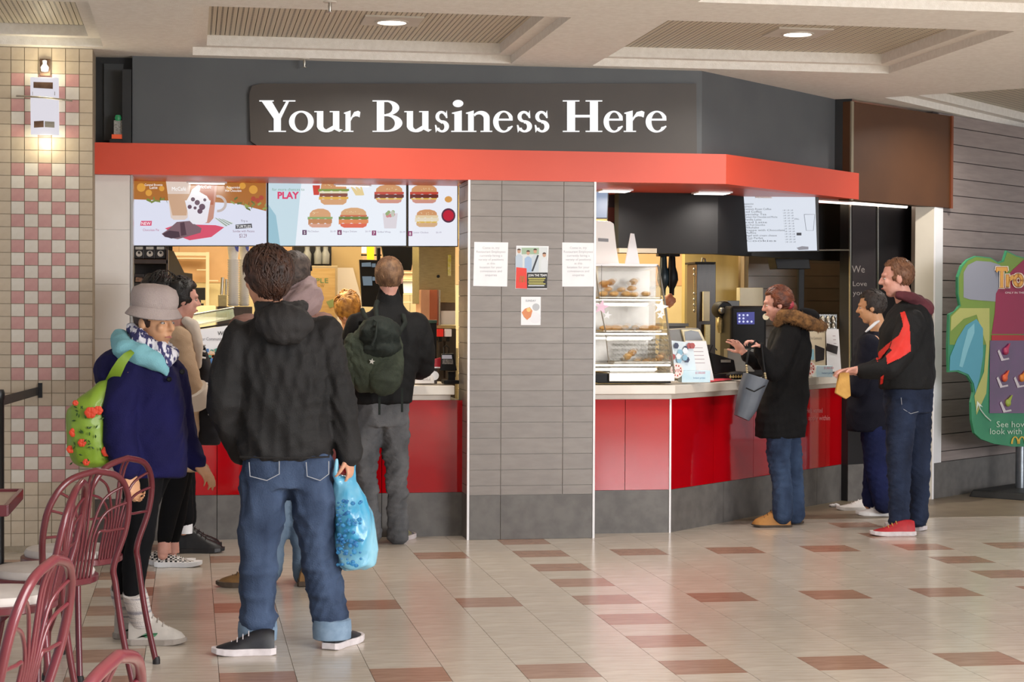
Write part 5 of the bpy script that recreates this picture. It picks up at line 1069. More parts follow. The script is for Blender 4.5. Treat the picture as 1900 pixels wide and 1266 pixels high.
def body(lb, loc, parts, mat, voxel=.0058, group=None):
    mb = remesh(parts, voxel, 3, .4); loc = V(loc); loc.z = 0
    o = mb.build('person', mat, smooth=True, auto=False, loc=loc); return tag(o, lb, 'person', group)
def garment(par, name, mb, mat, vox=.012, smooth=5, fold=.012, fscale=7, seed=0, fdir=None, label=None):
    return remesh(mb, vox, smooth, .5, fold, fscale, seed, fdir).build(name, mat, par, smooth=True, auto=False, label=label)
def inner(b_, Y, pel, neck, hips, knees, ankles, sh=None, el=None, wr=None, r=1.0):
    """slim continuous body under the clothes; all arguments are world points"""
    b_.cap(pel, .07*r, neck, .06*r)
    for h, k_, a in zip(hips, knees, ankles): chain(b_, [(h, .055*r), (k_, .042*r), (a, .033*r)])
    for s_, e, w_ in zip(sh, el, wr): b_.cap(neck-V((0, 0, .03)), .06*r, s_, .05*r); chain(b_, [(s_, .045*r), (e, .035*r), (w_, .025*r)])

# ------------------------------------------------ man in the dark hooded jacket (front centre)
Y = 8.2; A = lambda x, y, dy=0: at(x, y, Y+dy)
f_h = V((-.62, .78, -.05)); hc = A(494, 518, -.02)
b_ = MB(); head_parts(b_, hc, f_h, k=1.03); neck_parts(b_, hc, f_h, A(505, 600, .02), 1.0)
inner(b_, Y, A(530, 850), A(512, 600, .02), [A(490, 880), A(580, 880)], [A(478, 1015, .02), A(592, 1010, .03)], [A(478, 1160, .02), A(612, 1155, .03)], [A(432, 640), A(605, 635)], [A(418, 735, -.02), A(640, 735, -.02)], [A(440, 815, .12), A(645, 845, -.03)])
hand_parts(b_, A(645, 845, -.03), A(652, 888, -.03)-A(645, 845, -.03), V((-1, .5, 0)), -1, .95, 1.15)
hand_parts(b_, A(440, 815, .12), A(470, 850, .14)-A(440, 815, .12), V((.3, .3, 1)), 1, .9, .4)
man = body('man with wavy brown hair, dark grey hooded jacket, blue jeans, holding a blue plastic bag', A(530, 850), b_, m_skin)
g_ = MB(); torso(g_, [(446, 612, 852, .125, 0), (440, 616, 825, .13, 0), (444, 614, 780, .13, 0), (440, 616, 720, .13, 0), (432, 616, 660, .13, 0), (432, 614, 625, .11, 0), (452, 600, 600, .085, .0), (474, 572, 580, .065, .0), (478, 556, 566, .055, .01)], Y)
limb(g_, [(446, 632, 0, .085), (420, 700, -.02, .078), (414, 750, -.02, .072), (428, 800, .05, .064), (448, 838, .1, .056)], Y)
limb(g_, [(600, 625, 0, .082), (622, 690, -.02, .072), (634, 745, -.02, .066), (641, 800, -.02, .058), (646, 850, -.03, .050)], Y)
m_jk = M('jacket_charcoal', '#242222', .7, spec=.35, col2='#1b1a1a', nscale=5, bump=.3, bscale=240, sheen=.15)
jk = garment(man, 'jacket', g_, m_jk, .010, 4, .032, 5.5, 3, .35)
h_ = MB(); h_.ball(A(527, 600, -.13), (.125, .085, .085), 24, 12); h_.ball(A(520, 585, -.06), (.115, .09, .06), 24, 12); h_.ball(A(530, 622, -.15), (.09, .055, .045), 20, 10)
h_.tube([A(478, 566, .02), A(488, 572, -.08), A(520, 574, -.12), A(552, 572, -.08), A(566, 568, .02)], [.026, .03, .032, .03, .024], 12)
garment(man, 'hood', h_, M('hood_charcoal', '#302e2e', .7, spec=.35, col2='#272525', nscale=5, bump=.3, bscale=240), .009, 4, .016, 9, 5)
for a_, c_ in (((438, 844, -.14), (610, 846, -.135)),):
    MB().tube([A(445, 848, -.1), A(490, 850, -.135), A(560, 850, -.137), A(611, 848, -.1)], .004, 6).build('hem_cord', m_jk, man)
t_ = MB(); torso(t_, [(450, 614, 905, .11, 0), (448, 616, 870, .12, 0), (452, 612, 838, .115, 0)], Y)
limb(t_, [(492, 885, 0, .105), (486, 950, 0, .098), (480, 1015, 0, .088), (479, 1080, .01, .080), (478, 1130, .02, .078), (480, 1163, .02, .078)], Y)
limb(t_, [(574, 885, 0, .105), (586, 950, 0, .098), (593, 1015, .02, .090), (602, 1080, .03, .083), (610, 1130, .04, .080), (616, 1160, .04, .078)], Y)
m_j1 = denim('denim_blue', '#4e5f7c', '#1f2b42'); garment(man, 'jeans', t_, m_j1, .010, 3, .030, 7, 9, 1.6)
cf = M('denim_cuff', '#8298ae', .85, col2='#71889f', nscale=30)
for x, y in ((478, 1168), (616, 1165)):
    MB().loft([[A(x, y, .03)+V((math.cos(2*math.pi*i/20)*r_, math.sin(2*math.pi*i/20)*r_*.95, z)) for i in range(20)] for r_, z in ((.072, -.05), (.083, -.045), (.086, 0), (.083, .035), (.072, .04))]).build('turned_cuff', cf, man, smooth=True)
for xs in ((462, 520), (568, 612)):                   # back pockets stitched
    pts = [(xs[0], 858), (xs[0]+2, 884), ((xs[0]+xs[1])/2+4, 892), (xs[1]-2, 880), (xs[1]-2, 856)]
    MB().tube([A(x, y, -.128+.02*abs((x-532)/80)) for x, y in pts], .0022, 5).build('pocket_stitching', M('stitch_tan', '#a8aab0', .8), man)
m_sb = M('shoe_black', '#121217', .5, col2='#1c1c24', nscale=40); m_sw = M('sole_white', '#d8cfd0', .5, col2='#c9bfc0', nscale=30)
shoe(man, atz(511, 1214), (-1, .05), .27, m_sb, m_sw, 1.02, .11, .03); shoe(man, atz(610, 1207), (.52, .85), .29, m_sb, m_sw, 1.02, .11, .03)
m_hb = M('hair_brown', '#4d3022', .5, col2='#2a1912', nscale=30, stretch=(1, 1, .3), bump=.4, bscale=120)
hb = MB(); hair_shell(hb, hc, f_h, V((0, 0, 1)), 1.05, th=.022, back=-.085, hl=.05, messy=.016, seed=2); locks(hb, hc, f_h, V((0, 0, 1)), 1.05, 620, .08, .0045, back=-.085, seed=4, curl=.014, lift=.016, th=.022)
hb.build('hair', m_hb, man, smooth=True, auto=False)
# blue plastic bag in his hand
t = thing('plastic_bag', 'translucent blue plastic shopping bag with floral print hanging from his hand', 'bag', atz(660, 1210))
m_pb = M('bag_blue', '#3f9fc8', .25, col2='#9fd3e4', nscale=5, ndetail=4, stretch=(1, 1, .5), lo=.38, hi=.62, coat=.4, bump=.6, bscale=18, bstretch=(1, 1, .4))
g_ = MB(); rg = []
for xl, xr, y, hd in ((640, 682, 1056, .05), (630, 698, 1048, .08), (626, 701, 1020, .10), (622, 698, 985, .10), (621, 690, 950, .085), (621, 678, 920, .06), (622, 666, 900, .04), (624, 652, 886, .02)):
    a, c_ = A(xl, y, -.03), A(xr, y, -.03); rg.append(g_.ering((a+c_)/2, (c_-a).length/2, hd, (1, 0, 0), (0, 1, 0), 28, 2.0))
g_.loft(rg); chain(g_, [(A(630, 905, -.03), .02), (A(624, 880, -.06), .014), (A(625, 852, -.06), .008)]); chain(g_, [(A(652, 900, -.03), .02), (A(656, 880, .0), .014), (A(661, 852, .01), .008)])
remesh(g_, .008, 3, .5, .022, 6, 12, .15).build('bag', m_pb, t, smooth=True, auto=False)
m_pp = M('bag_print', '#1c5f98', .4, col2='#2f86b8', nscale=60); mb = MB(); rg_ = random.Random(5)
for i in range(90):
    x = rg_.gauss(642, 12); y = rg_.uniform(930, 1050); x = min(max(x, 627), 672)
    e = .012*rg_.uniform(.4, 1); p = A(x, y, -.03-.105*math.sqrt(max(.05, 1-((x-660)/42)**2))-.012); mb.ball(p, (e, .003, e*.8), 7, 4)
mb.build('floral_print', m_pp, t, kind='stuff')
# ------------------------------------------------ woman in navy coat with sun hat (left)
Y = 8.4
f_h = V((.74, -.66, -.10)); hc = A(288, 598)
b_ = MB(); F, S, U = head_parts(b_, hc, f_h, k=.98); neck_parts(b_, hc, f_h, A(275, 665), .95)
inner(b_, Y, A(280, 860), A(272, 668), [A(262, 880, -.05), A(282, 880, .08)], [A(262, 985, -.05), A(248, 985, .08)], [A(245, 1115, -.02), A(225, 1105, .12)], [A(240, 700, -.14), A(312, 695, .13)], [A(226, 800, -.2), A(338, 800, .16)], [A(246, 872, -.17), A(362, 856, .1)], .95)
hand_parts(b_, A(243, 880, -.17), V((.1, -.1, -.6)), V((.5, -.6, 0)), 1, .95, 1.1); hand_parts(b_, A(362, 856, .1), A(385, 882, .08)-A(362, 856, .1), V((-.3, .4, -1)), 1, .95, .6)
wom = body('woman in pale sun hat, patterned scarf and navy duffle coat beside the burgundy chairs', A(270, 860), b_, m_skin3)
eyes(wom, hc, f_h, V((0, 0, 1)), .98)
m_hat = M('hat_linen', '#b9aaa5', .85, col2='#ab9c98', nscale=9, bump=.5, bscale=200)
hm = MB(); R = Rm(S, F, U); hcc = hc+U*.056-F*.012
hm.loft([[hcc+S*(math.cos(a)*r_*.93)+F*(math.sin(a)*r_+fo)+U*z for a in [2*math.pi*i/32 for i in range(32)]] for r_, z, fo in ((.100, -.005, 0), (.108, .03, 0), (.108, .06, -.003), (.096, .09, -.006), (.06, .107, -.008), (.005, .112, -.01))])
hat = hm.build('hat', m_hat, wom, smooth=True, auto=False)
br = MB(); top_ = []; bot_ = []
ringf = lambda r_, z, dn: [hcc+S*(math.cos(a)*r_*.95)+F*(math.sin(a)*r_)+U*(z-dn*(.7+.3*math.sin(a*2))) for a in [2*math.pi*i/36 for i in range(36)]]
br.loft([ringf(.100, .012, 0), ringf(.112, .0, .008), ringf(.126, -.016, .016), ringf(.128, -.021, .018), ringf(.111, -.006, .008), ringf(.098, .004, 0)], cap=False); br.build('brim', m_hat, hat, smooth=True, auto=False)
hb = MB(); hair_shell(hb, hc, f_h, V((0, 0, 1)), .98, th=.008, back=-.05, messy=.004); hb.build('hair', m_hb, wom, smooth=True)
m_coat = M('coat_navy', '#17154a', .85, spec=.25, col2='#110f3c', nscale=4, bump=.35, bscale=220, sheen=.2)
g_ = MB(); torso(g_, [(216, 346, 886, .15, 0), (212, 346, 850, .16, 0), (216, 346, 800, .165, 0), (218, 344, 750, .165, 0), (212, 336, 715, .17, 0), (214, 330, 690, .16, 0), (226, 312, 668, .12, 0), (240, 300, 654, .08, 0)], Y)
limb(g_, [(238, 695, -.10, .082), (222, 760, -.16, .078), (220, 815, -.18, .072), (238, 868, -.17, .056)], Y)
limb(g_, [(314, 695, .1, .08), (330, 760, .14, .07), (342, 815, .14, .062), (364, 856, .1, .050)], Y)
garment(wom, 'coat', g_, m_coat, .011, 5, .018, 5.5, 21, .4)
g_ = MB(); g_.ball(A(212, 688, -.02), (.09, .13, .095), 20, 12); g_.ball(A(200, 708, -.02), (.05, .09, .06), 16, 10); garment(wom, 'coat_hood', g_, m_coat, .011, 4, .014, 7, 22)
m_aq = M('aqua_hoodie', '#86bfc9', .8, col2='#78b2bd', nscale=7, bump=.3, bscale=200)
g_ = MB(); chain(g_, [(A(222, 626, .02), .04), (A(232, 650, -.10), .055), (A(262, 660, -.13), .052), (A(290, 670, -.15), .042), (A(304, 684, -.15), .026), (A(309, 696, -.15), .010)]); chain(g_, [(A(222, 626, .02), .035), (A(250, 640, .1), .04), (A(300, 655, .08), .035), (A(308, 688, -.13), .018)]); g_.ball(A(226, 640, .0), (.05, .09, .05), 16, 10)
garment(wom, 'hoodie_collar', g_, m_aq, .009, 4, .01, 9, 23)
m_sc = M('scarf_print', '#e4e2ea', .85, col2='#3a3968', nscale=26, ndetail=2, stretch=(2.4, 1, .8), lo=.47, hi=.52, bump=.4, bscale=120)
g_ = MB(); chain(g_, [(A(248, 612, .0), .03), (A(262, 634, -.09), .04), (A(292, 652, -.11), .042), (A(312, 662, -.10), .038), (A(318, 656, .0), .035), (A(290, 640, .08), .04), (A(252, 618, .05), .035)]); chain(g_, [(A(300, 650, -.12), .04), (A(310, 672, -.14), .03)])
garment(wom, 'scarf', g_, m_sc, .009, 3, .014, 11, 24)
for x, y in ((314, 704), (338, 690)): MB().lathe([(.0, -.006), (.010, -.006), (.012, 0), (.008, .004), (.008, .0)], A(x, y, -.165), 16, Matrix.Rotation(math.pi/2, 3, 'X')).build('toggle_ring', m_steel if x == 310 else m_dark, wom, smooth=True)
m_leg = M('leggings_black', '#09090b', .9, spec=.2, col2='#0d0d11', nscale=9)
t_ = MB(); limb(t_, [(266, 872, -.05, .095), (262, 930, -.05, .08), (262, 990, -.05, .062), (250, 1050, -.03, .056), (248, 1096, -.02, .047)], Y); limb(t_, [(280, 872, .07, .095), (262, 930, .08, .08), (244, 990, .09, .06), (232, 1050, .11, .055), (226, 1090, .12, .045)], Y)
garment(wom, 'leggings', t_, m_leg, .01, 4, .006, 8, 25)
m_sock = M('sock_striped', '#c9c1bb', .9, col2='#8f8b90', nscale=14, ndetail=1, stretch=(.2, .2, 4), lo=.5, hi=.6, bump=.4, bscale=160)
m_hs = M('hightop_cream', '#b9b1a8', .7, col2='#a79f97', nscale=14); m_hss = M('hightop_sole', '#9b9088', .6, col2='#8f857c', nscale=20)
for (x, y, dy), fl_ in (((249, 1098, -.03), atz(238, 1196)), ((226, 1092, .12), atz(212, 1184))):
    tp = A(x, y, dy); bt = V((fl_.x+.06, fl_.y, .1)); MB().tube([tp, tp.lerp(bt, .3), tp.lerp(bt, .7), bt], [.052, .054, .050, .052], 18).build('sock', m_sock, wom, smooth=True)
    sh_o = shoe(wom, fl_, (1, -.12), .255, m_hs, m_hss, .98, .15, .026); MB().prism([V((fl_.x+.04+.02*i, fl_.y-.05, .035+.01*(i % 2))) for i in range(5)]+[V((fl_.x+.14-.03*i, fl_.y-.05, .055)) for i in range(3)], (0, .003, 0)).build('green_stripe', M('stripe_green', '#3f7a55', .6, col2='#386d4c', nscale=9), sh_o)
# green bag on her back
t = thing('shoulder_bag', 'lime green shoulder bag with red flower print on the back of the navy coat', 'bag', atz(165, 1190))
m_gb = M('bag_green', '#8aa930', .5, col2='#749322', nscale=5, bump=.4, bscale=14, coat=.2)
g_ = MB(); rg = []
for xl, xr, y, hd in ((148, 196, 866, .05), (134, 208, 858, .09), (124, 211, 830, .11), (122, 211, 790, .115), (124, 211, 760, .10), (142, 212, 742, .085), (168, 216, 722, .065), (190, 222, 704, .04), (206, 230, 686, .025)):
    a, c_ = A(xl, y, -.10), A(xr, y, -.10); rg.append(g_.ering((a+c_)/2, (c_-a).length/2, hd, (1, 0, 0), (0, 1, 0), 28, 2.2))
g_.loft(rg); bag = remesh(g_, .009, 3, .5, .014, 6, 31, .6).build('bag_body', m_gb, t, smooth=True, auto=False)
mb = MB(); pts = [(206, 712, -.13, .030), (216, 690, -.19, .026), (226, 672, -.20, .022), (236, 660, -.195, .018), (246, 652, -.17, .012), (252, 650, -.12, .012)]
rings = []
for x, y, dy, w_ in pts: c_ = A(x, y, dy); rings.append([c_+V((-w_*.8, -.003, w_*.5)), c_+V((w_*.8, -.003, -w_*.5)), c_+V((w_*.8, .003, -w_*.5)), c_+V((-w_*.8, .003, w_*.5))])
mb.loft(rings).build('strap', m_gb, t, smooth=True)
m_fr = M('flower_red', '#d8431f', .5, col2='#c93a18', nscale=30); m_lf = M('print_green_dark', '#2c4a16', .5, col2='#35561c', nscale=30); rg_ = random.Random(8)
def bagY(x, y, hw=44): return -.10-(.118 if y > 745 else .08)*math.sqrt(max(.05, 1-((x-168)/46)**2))-.006
for x, y, r_ in ((168, 766, 10), (182, 762, 8), (137, 803, 8), (131, 834, 7), (198, 838, 9), (152, 822, 7), (205, 800, 5), (160, 858, 6), (140, 748, 5)):
    mb = MB()
    for i in range(6): a = i*math.pi/3; mb.ball(A(x+r_*.55*math.cos(a), y+r_*.5*math.sin(a), bagY(x, y)), (.0011*r_*1.3, .004, .0011*r_*1.3), 8, 5)
    mb.build('printed_flower', m_fr, t)
mb = MB()
for i in range(46):
    x = rg_.uniform(132, 206); y = rg_.uniform(752, 862); a = rg_.uniform(0, 3.1); q1 = A(x, y, bagY(x, y)); q2 = A(x+7*math.cos(a), y+7*math.sin(a), bagY(x+7*math.cos(a), y)); mb.tube([q1, (q1+q2)/2, q2], [.001, .004, .001], 5)
mb.build('printed_leaves', m_lf, t, kind='stuff')
# ------------------------------------------------ young woman in beige coat (behind)
Y = 10.95
f_h = V((.95, .25, -.1)); hc = A(338, 556)
b_ = MB(); F, S, U = head_parts(b_, hc, f_h, k=.98); neck_parts(b_, hc, f_h, A(328, 605), .9)
inner(b_, Y, A(335, 790), A(330, 610), [A(330, 800, -.05), A(335, 800, .08)], [A(318, 900, -.05), A(325, 900, .08)], [A(302, 1030, -.02), A(318, 1030, .08)], [A(325, 635, -.13), A(345, 635, .13)], [A(338, 700, -.16), A(372, 700, .13)], [A(366, 742, -.12), A(392, 730, .1)], .92)
hand_parts(b_, A(368, 744, -.12), V((1, .2, -.3)), V((0, .5, -1)), 1, .9, .7)
gw = body('young woman with dark hair in beige trench coat and checkered slip-on shoes', A(320, 790), b_, m_skin2)
eyes(gw, hc, f_h, V((0, 0, 1)), .98)
m_bk = M('hair_black', '#14110f', .45, col2='#1d1815', nscale=30, bump=.4, bscale=120)
hb = MB(); hair_shell(hb, hc, f_h, V((0, 0, 1)), 1.0, th=.016, back=-.05, messy=.01, seed=9, hl=.088); hb.ball(A(300, 530, .0), (.08, .08, .06), 18, 12); locks(hb, hc, f_h, V((0, 0, 1)), 1.0, 160, .06, .004, seed=10, sweep=(0, -1, .2)); locks(hb, A(305, 540), f_h, V((0, 0, 1)), .9, 120, .07, .004, seed=12)
hb.build('hair', m_bk, gw, smooth=True, auto=False)
m_bc = M('coat_beige', '#c9ad90', .8, col2='#bc9f82', nscale=5, bump=.3, bscale=200); m_bl = M('coat_lining', '#e2d6c9', .8, col2='#d9ccbe', nscale=5)
g_ = MB(); torso(g_, [(318, 372, 872, .16, 0), (312, 372, 800, .165, 0), (308, 372, 740, .16, 0), (308, 372, 680, .15, 0), (312, 372, 640, .14, 0), (318, 362, 618, .11, 0), (324, 352, 604, .07, 0)], Y)
limb(g_, [(330, 632, -.12, .085), (340, 680, -.16, .078), (352, 715, -.16, .072), (366, 742, -.13, .07)], Y); garment(gw, 'coat', g_, m_bc, .011, 4, .014, 6, 41)
MB().tube([A(358, 722, -.17), A(366, 738, -.14), A(371, 748, -.12)], [.082, .088, .078], 20).build('turned_cuff', m_bl, gw, smooth=True)
g_ = MB(); chain(g_, [(A(346, 596, -.06), .03), (A(358, 606, -.1), .04), (A(366, 640, -.12), .035), (A(368, 680, -.12), .02)]); garment(gw, 'lapel', g_, m_bl, .01, 3, .008, 8, 42)
g_ = MB(); torso(g_, [(352, 408, 826, .10, .02), (356, 414, 800, .12, .02), (356, 410, 740, .12, .02), (354, 396, 690, .11, .02), (352, 380, 640, .10, .02)], Y); garment(gw, 'black_cardigan', g_, M('cardigan_black', '#131319', .85, col2='#181820', nscale=9), .011, 4, .01, 7, 43)
for i in range(5): MB().tube([A(356, 640+i*6, -.085), A(368, 638+i*6, -.095), A(381, 641+i*6, -.07)], .006, 6).build('shirt_stripe', m_paper if i % 2 == 0 else m_dark, gw)
for x, y in ((384, 712), (383, 717), (392, 716), (384, 752), (388, 769)): MB().ball(A(x, y, -.11), .007, 8, 6).build('pearl_button', m_paper, gw, smooth=True)
t_ = MB(); limb(t_, [(335, 820, -.04, .09), (326, 900, -.05, .062), (312, 960, -.04, .054), (305, 1000, -.02, .043)], Y); limb(t_, [(340, 820, .08, .09), (334, 900, .08, .062), (328, 960, .08, .054), (320, 1000, .08, .043)], Y); garment(gw, 'leggings', t_, m_leg, .01, 4, .005, 8, 44)
for x, y, dy in ((305, 1004, -.02), (320, 1004, .08)): MB().tube([A(x, y-6, dy), A(x, y+22, dy)], [.036, .04], 14).build('ankle', m_skin2, gw, smooth=True)
m_chk = M('checkerboard', '#efe9e4', .6); nt = m_chk.node_tree; ck = nt.nodes.new('ShaderNodeTexChecker'); ck.inputs['Scale'].default_value = 75; ck.inputs[1].default_value = lin('#efe9e4'); ck.inputs[2].default_value = lin('#151517'); tcc = nt.nodes.new('ShaderNodeTexCoord'); nt.links.new(tcc.outputs['Object'], ck.inputs[0]); nt.links.new(ck.outputs[0], nt.nodes['Principled BSDF'].inputs['Base Color'])
shoe(gw, atz(288, 1052), (1, -.1), .265, m_chk, m_paper, .98, .075, .03); shoe(gw, atz(278, 1048), (1, -.1), .26, m_chk, m_paper, .98, .075, .03)
# second person behind her: black clothes, black boots
Y = 11.55
f_h = V((.9, .35, 0)); hc = A(296, 548)
b_ = MB(); F, S, U = head_parts(b_, hc, f_h, k=.96); neck_parts(b_, hc, f_h, A(300, 600), .9)
inner(b_, Y, A(330, 790), A(308, 610), [A(330, 800, -.05), A(335, 800, .08)], [A(338, 900, -.05), A(342, 900, .08)], [A(340, 985, -.04), A(345, 985, .08)], [A(305, 640, -.13), A(315, 640, .13)], [A(310, 700, -.13), A(320, 700, .13)], [A(325, 750, -.1), A(335, 750, .1)], .92)
pb2 = body('person in black trousers and black high-top shoes mostly hidden behind the beige coat', A(330, 790), b_, m_skin)
g_ = MB(); torso(g_, [(305, 350, 850, .14, 0), (300, 350, 760, .14, 0), (296, 344, 680, .14, 0), (292, 330, 630, .11, 0), (294, 312, 606, .07, 0)], Y); limb(g_, [(305, 640, -.1, .06), (308, 700, -.12, .055), (325, 745, -.1, .045)], Y); garment(pb2, 'coat', g_, m_leg, .012, 4, .01, 7, 51)
t_ = MB(); limb(t_, [(330, 810, -.04, .09), (336, 900, -.05, .068), (342, 950, -.04, .06), (343, 965, -.04, .055)], Y); limb(t_, [(335, 810, .08, .09), (342, 900, .08, .068), (348, 965, .08, .055)], Y); garment(pb2, 'trousers', t_, m_leg, .012, 4, .006, 8, 52)
MB().tube([A(344, 960, -.04), A(344, 990, -.04)], [.045, .042], 14).build('sock', m_paper, pb2, smooth=True)
m_bb = M('boot_black', '#131214', .45, col2='#1b1a1c', nscale=30); shoe(pb2, atz(330, 1026), (1, -.1), .28, m_bb, m_bb, 1.0, .15, .03); shoe(pb2, atz(326, 1018), (1, .0), .28, m_bb, m_bb, 1.0, .15, .03)
hb = MB(); hair_shell(hb, hc, f_h, V((0, 0, 1)), 1.0, th=.02, back=-.06, messy=.012, seed=19, hl=.088); locks(hb, hc, f_h, V((0, 0, 1)), 1.0, 140, .07, .004, seed=20); hb.build('hair', m_bk, pb2, smooth=True, auto=False)
# ------------------------------------------------ man in brown coat with headband behind the centre man
Y = 10.2
f_h = V((.35, .93, -.05)); hc = A(546, 512)
b_ = MB(); F, S, U = head_parts(b_, hc, f_h, k=1.02); neck_parts(b_, hc, f_h, A(550, 570), 1.0)
inner(b_, Y, A(535, 790), A(545, 580), [A(520, 820), A(555, 820)], [A(505, 940), A(562, 940)], [A(500, 1060), A(566, 1060)], [A(460, 610), A(605, 610)], [A(445, 700, .05), A(620, 700, .1)], [A(460, 760, .25), A(610, 760, .3)])
m4 = body('man with short grey hair and dark headband, brown coat with mauve hood', A(530, 790), b_, m_skin)
hb = MB(); hair_shell(hb, hc, f_h, V((0, 0, 1)), 1.04, th=.014, back=-.07, messy=.008, seed=29); locks(hb, hc, f_h, V((0, 0, 1)), 1.03, 260, .035, .003, back=-.07, seed=30, lift=.01)
hb.build('hair', M('hair_grey', '#5e5048', .6, col2='#352a26', nscale=40, bump=.4, bscale=150), m4, smooth=True, auto=False)
MB().tube([hc+S*.088*math.cos(a)+U*(.028+.102*math.sin(a))+F*.02 for a in [math.pi*i/20 for i in range(21)]], .006, 8).build('headband', m_dark, m4, smooth=True)
m_bw = M('coat_brown', '#8c6558', .8, col2='#7e594d', nscale=5, bump=.3, bscale=200); m_mv = M('hood_mauve', '#a58d8c', .85, col2='#957d7c', nscale=6, bump=.3, bscale=200)
g_ = MB(); torso(g_, [(465, 612, 800, .14, 0), (450, 615, 740, .15, 0), (440, 622, 680, .15, 0), (436, 622, 640, .14, 0), (446, 612, 608, .12, 0), (478, 594, 586, .09, 0), (510, 580, 572, .07, 0)], Y); limb(g_, [(455, 615, 0, .10), (435, 680, .02, .09), (442, 740, .12, .075), (462, 765, .25, .06)], Y); limb(g_, [(596, 612, 0, .10), (614, 680, .04, .085), (612, 740, .15, .07), (605, 765, .3, .06)], Y); garment(m4, 'coat', g_, m_bw, .012, 5, .016, 6, 61)
g_ = MB(); g_.ball(A(558, 560, -.08), (.115, .10, .085), 20, 12); g_.ball(A(562, 530, -.02), (.085, .085, .06), 20, 12); g_.ball(A(575, 552, -.1), (.07, .06, .07), 16, 10); garment(m4, 'hood', g_, m_mv, .009, 3, .035, 8, 62)
t_ = MB(); torso(t_, [(490, 590, 830, .12, 0), (488, 592, 780, .13, 0)], Y); limb(t_, [(518, 820, 0, .1), (510, 940, .02, .08), (500, 1062, .03, .068)], Y); limb(t_, [(558, 820, 0, .1), (563, 940, .02, .08), (566, 1066, .03, .064)], Y); garment(m4, 'jeans', t_, denim('denim_light', '#75889c', '#55697f'), .012, 4, .014, 8, 63)
m_bt = M('boot_tan', '#7d5a30', .6, col2='#6a4a26', nscale=20); m_bs = M('boot_sole', '#4a3a2c', .7, col2='#403226', nscale=20); shoe(m4, atz(498, 1090, 0), (-1, .25), .28, m_bt, m_bs, 1.05, .12, .028); shoe(m4, atz(566, 1090), (.1, 1), .29, m_bt, m_bs, 1.05, .12, .028)
# ------------------------------------------------ man with backpack
Y = 11.8
f_h = V((.1, 1, -.05)); hc = A(722, 516)
b_ = MB(); F, S, U = head_parts(b_, hc, f_h, k=1.05); neck_parts(b_, hc, f_h, A(722, 565), 1.05)
inner(b_, Y, A(712, 745), A(720, 580), [A(690, 760), A(735, 760)], [A(682, 870, .0), A(738, 870, .02)], [A(694, 985, .02), A(737, 985, .03)], [A(668, 605), A(775, 605)], [A(648, 670, .05), A(786, 670, .05)], [A(648, 694, .18), A(775, 690, .2)])
hand_parts(b_, A(646, 695, .2), V((-.2, 1, 0)), V((.5, 0, -1)), -1, 1, .6); hand_parts(b_, A(772, 692, .2), V((0, 1, 0)), V((-.5, 0, -1)), 1, 1, .6)
m5 = body('man with short sandy hair, black jacket, grey jeans and an olive backpack', A(715, 745), b_, m_skin2)
m_hs2 = M('hair_sandy', '#8d6a4c', .55, col2='#5f4330', nscale=40, stretch=(1, 1, .4), bump=.4, bscale=150)
hb = MB(); hair_shell(hb, hc, f_h, V((0, 0, 1)), 1.06, th=.012, back=-.09, messy=.006, seed=39); locks(hb, hc, f_h, V((0, 0, 1)), 1.05, 360, .04, .003, back=-.095, seed=40, lift=.008, curl=.004); hb.build('hair', m_hs2, m5, smooth=True, auto=False)
m_bj = M('jacket_black', '#111112', .75, spec=.3, col2='#0d0d0e', nscale=5, bump=.3, bscale=220, sheen=.1)
g_ = MB(); torso(g_, [(645, 766, 748, .14, 0), (643, 768, 720, .15, 0), (646, 778, 670, .15, 0), (650, 786, 630, .15, 0), (660, 782, 604, .13, 0), (680, 764, 584, .10, 0), (696, 748, 566, .075, 0), (700, 744, 548, .065, .0), (702, 742, 540, .062, .0), (703, 741, 532, .060, .0)], Y); limb(g_, [(668, 608, 0, .1), (652, 650, .03, .09), (645, 690, .1, .075), (648, 698, .2, .055)], Y); limb(g_, [(770, 608, 0, .10), (782, 650, .02, .09), (784, 682, .1, .075), (776, 690, .25, .055)], Y); garment(m5, 'jacket', g_, m_bj, .011, 5, .016, 6, 71, .4)
m_gj = denim('denim_grey', '#727274', '#46474a'); t_ = MB(); torso(t_, [(655, 758, 790, .12, 0), (653, 760, 735, .13, 0)], Y); limb(t_, [(681, 785, 0, .10), (677, 860, .0, .078), (684, 930, .02, .066), (688, 988, .03, .070)], Y); limb(t_, [(731, 785, 0, .10), (736, 860, .01, .078), (737, 930, .02, .066), (739, 992, .03, .070)], Y); garment(m5, 'jeans', t_, m_gj, .010, 3, .024, 8, 73, 1.5)
m_run = M('runner_yellow', '#8f8a4a', .6, col2='#54506a', nscale=26); shoe(m5, atz(738, 1006), (.35, .94), .29, m_run, m_sw, 1.1, .1, .03, wd=.056); shoe(m5, atz(690, 1000), (-.1, 1), .29, m_run, m_sw, 1.1, .1, .03)
t = thing('backpack', 'olive green backpack with drawstring top on the back of the black jacket', 'backpack', A(700, 735, -.2)); m_ol = M('backpack_olive', '#3f4638', .8, spec=.3, col2='#2f352b', nscale=6, bump=.35, bscale=160); m_old = M('backpack_lid', '#232a25', .75, spec=.3, col2='#1c221e', nscale=6, bump=.3, bscale=160)
g_ = MB(); torso(g_, [(664, 732, 728, .05, -.22), (650, 746, 712, .09, -.24), (640, 750, 680, .11, -.25), (640, 748, 650, .11, -.25), (650, 744, 625, .10, -.24), (668, 736, 605, .08, -.22), (676, 728, 592, .05, -.21)], Y); remesh(g_, .01, 4, .5, .016, 8, 81).build('pack_body', m_ol, t, smooth=True, auto=False)
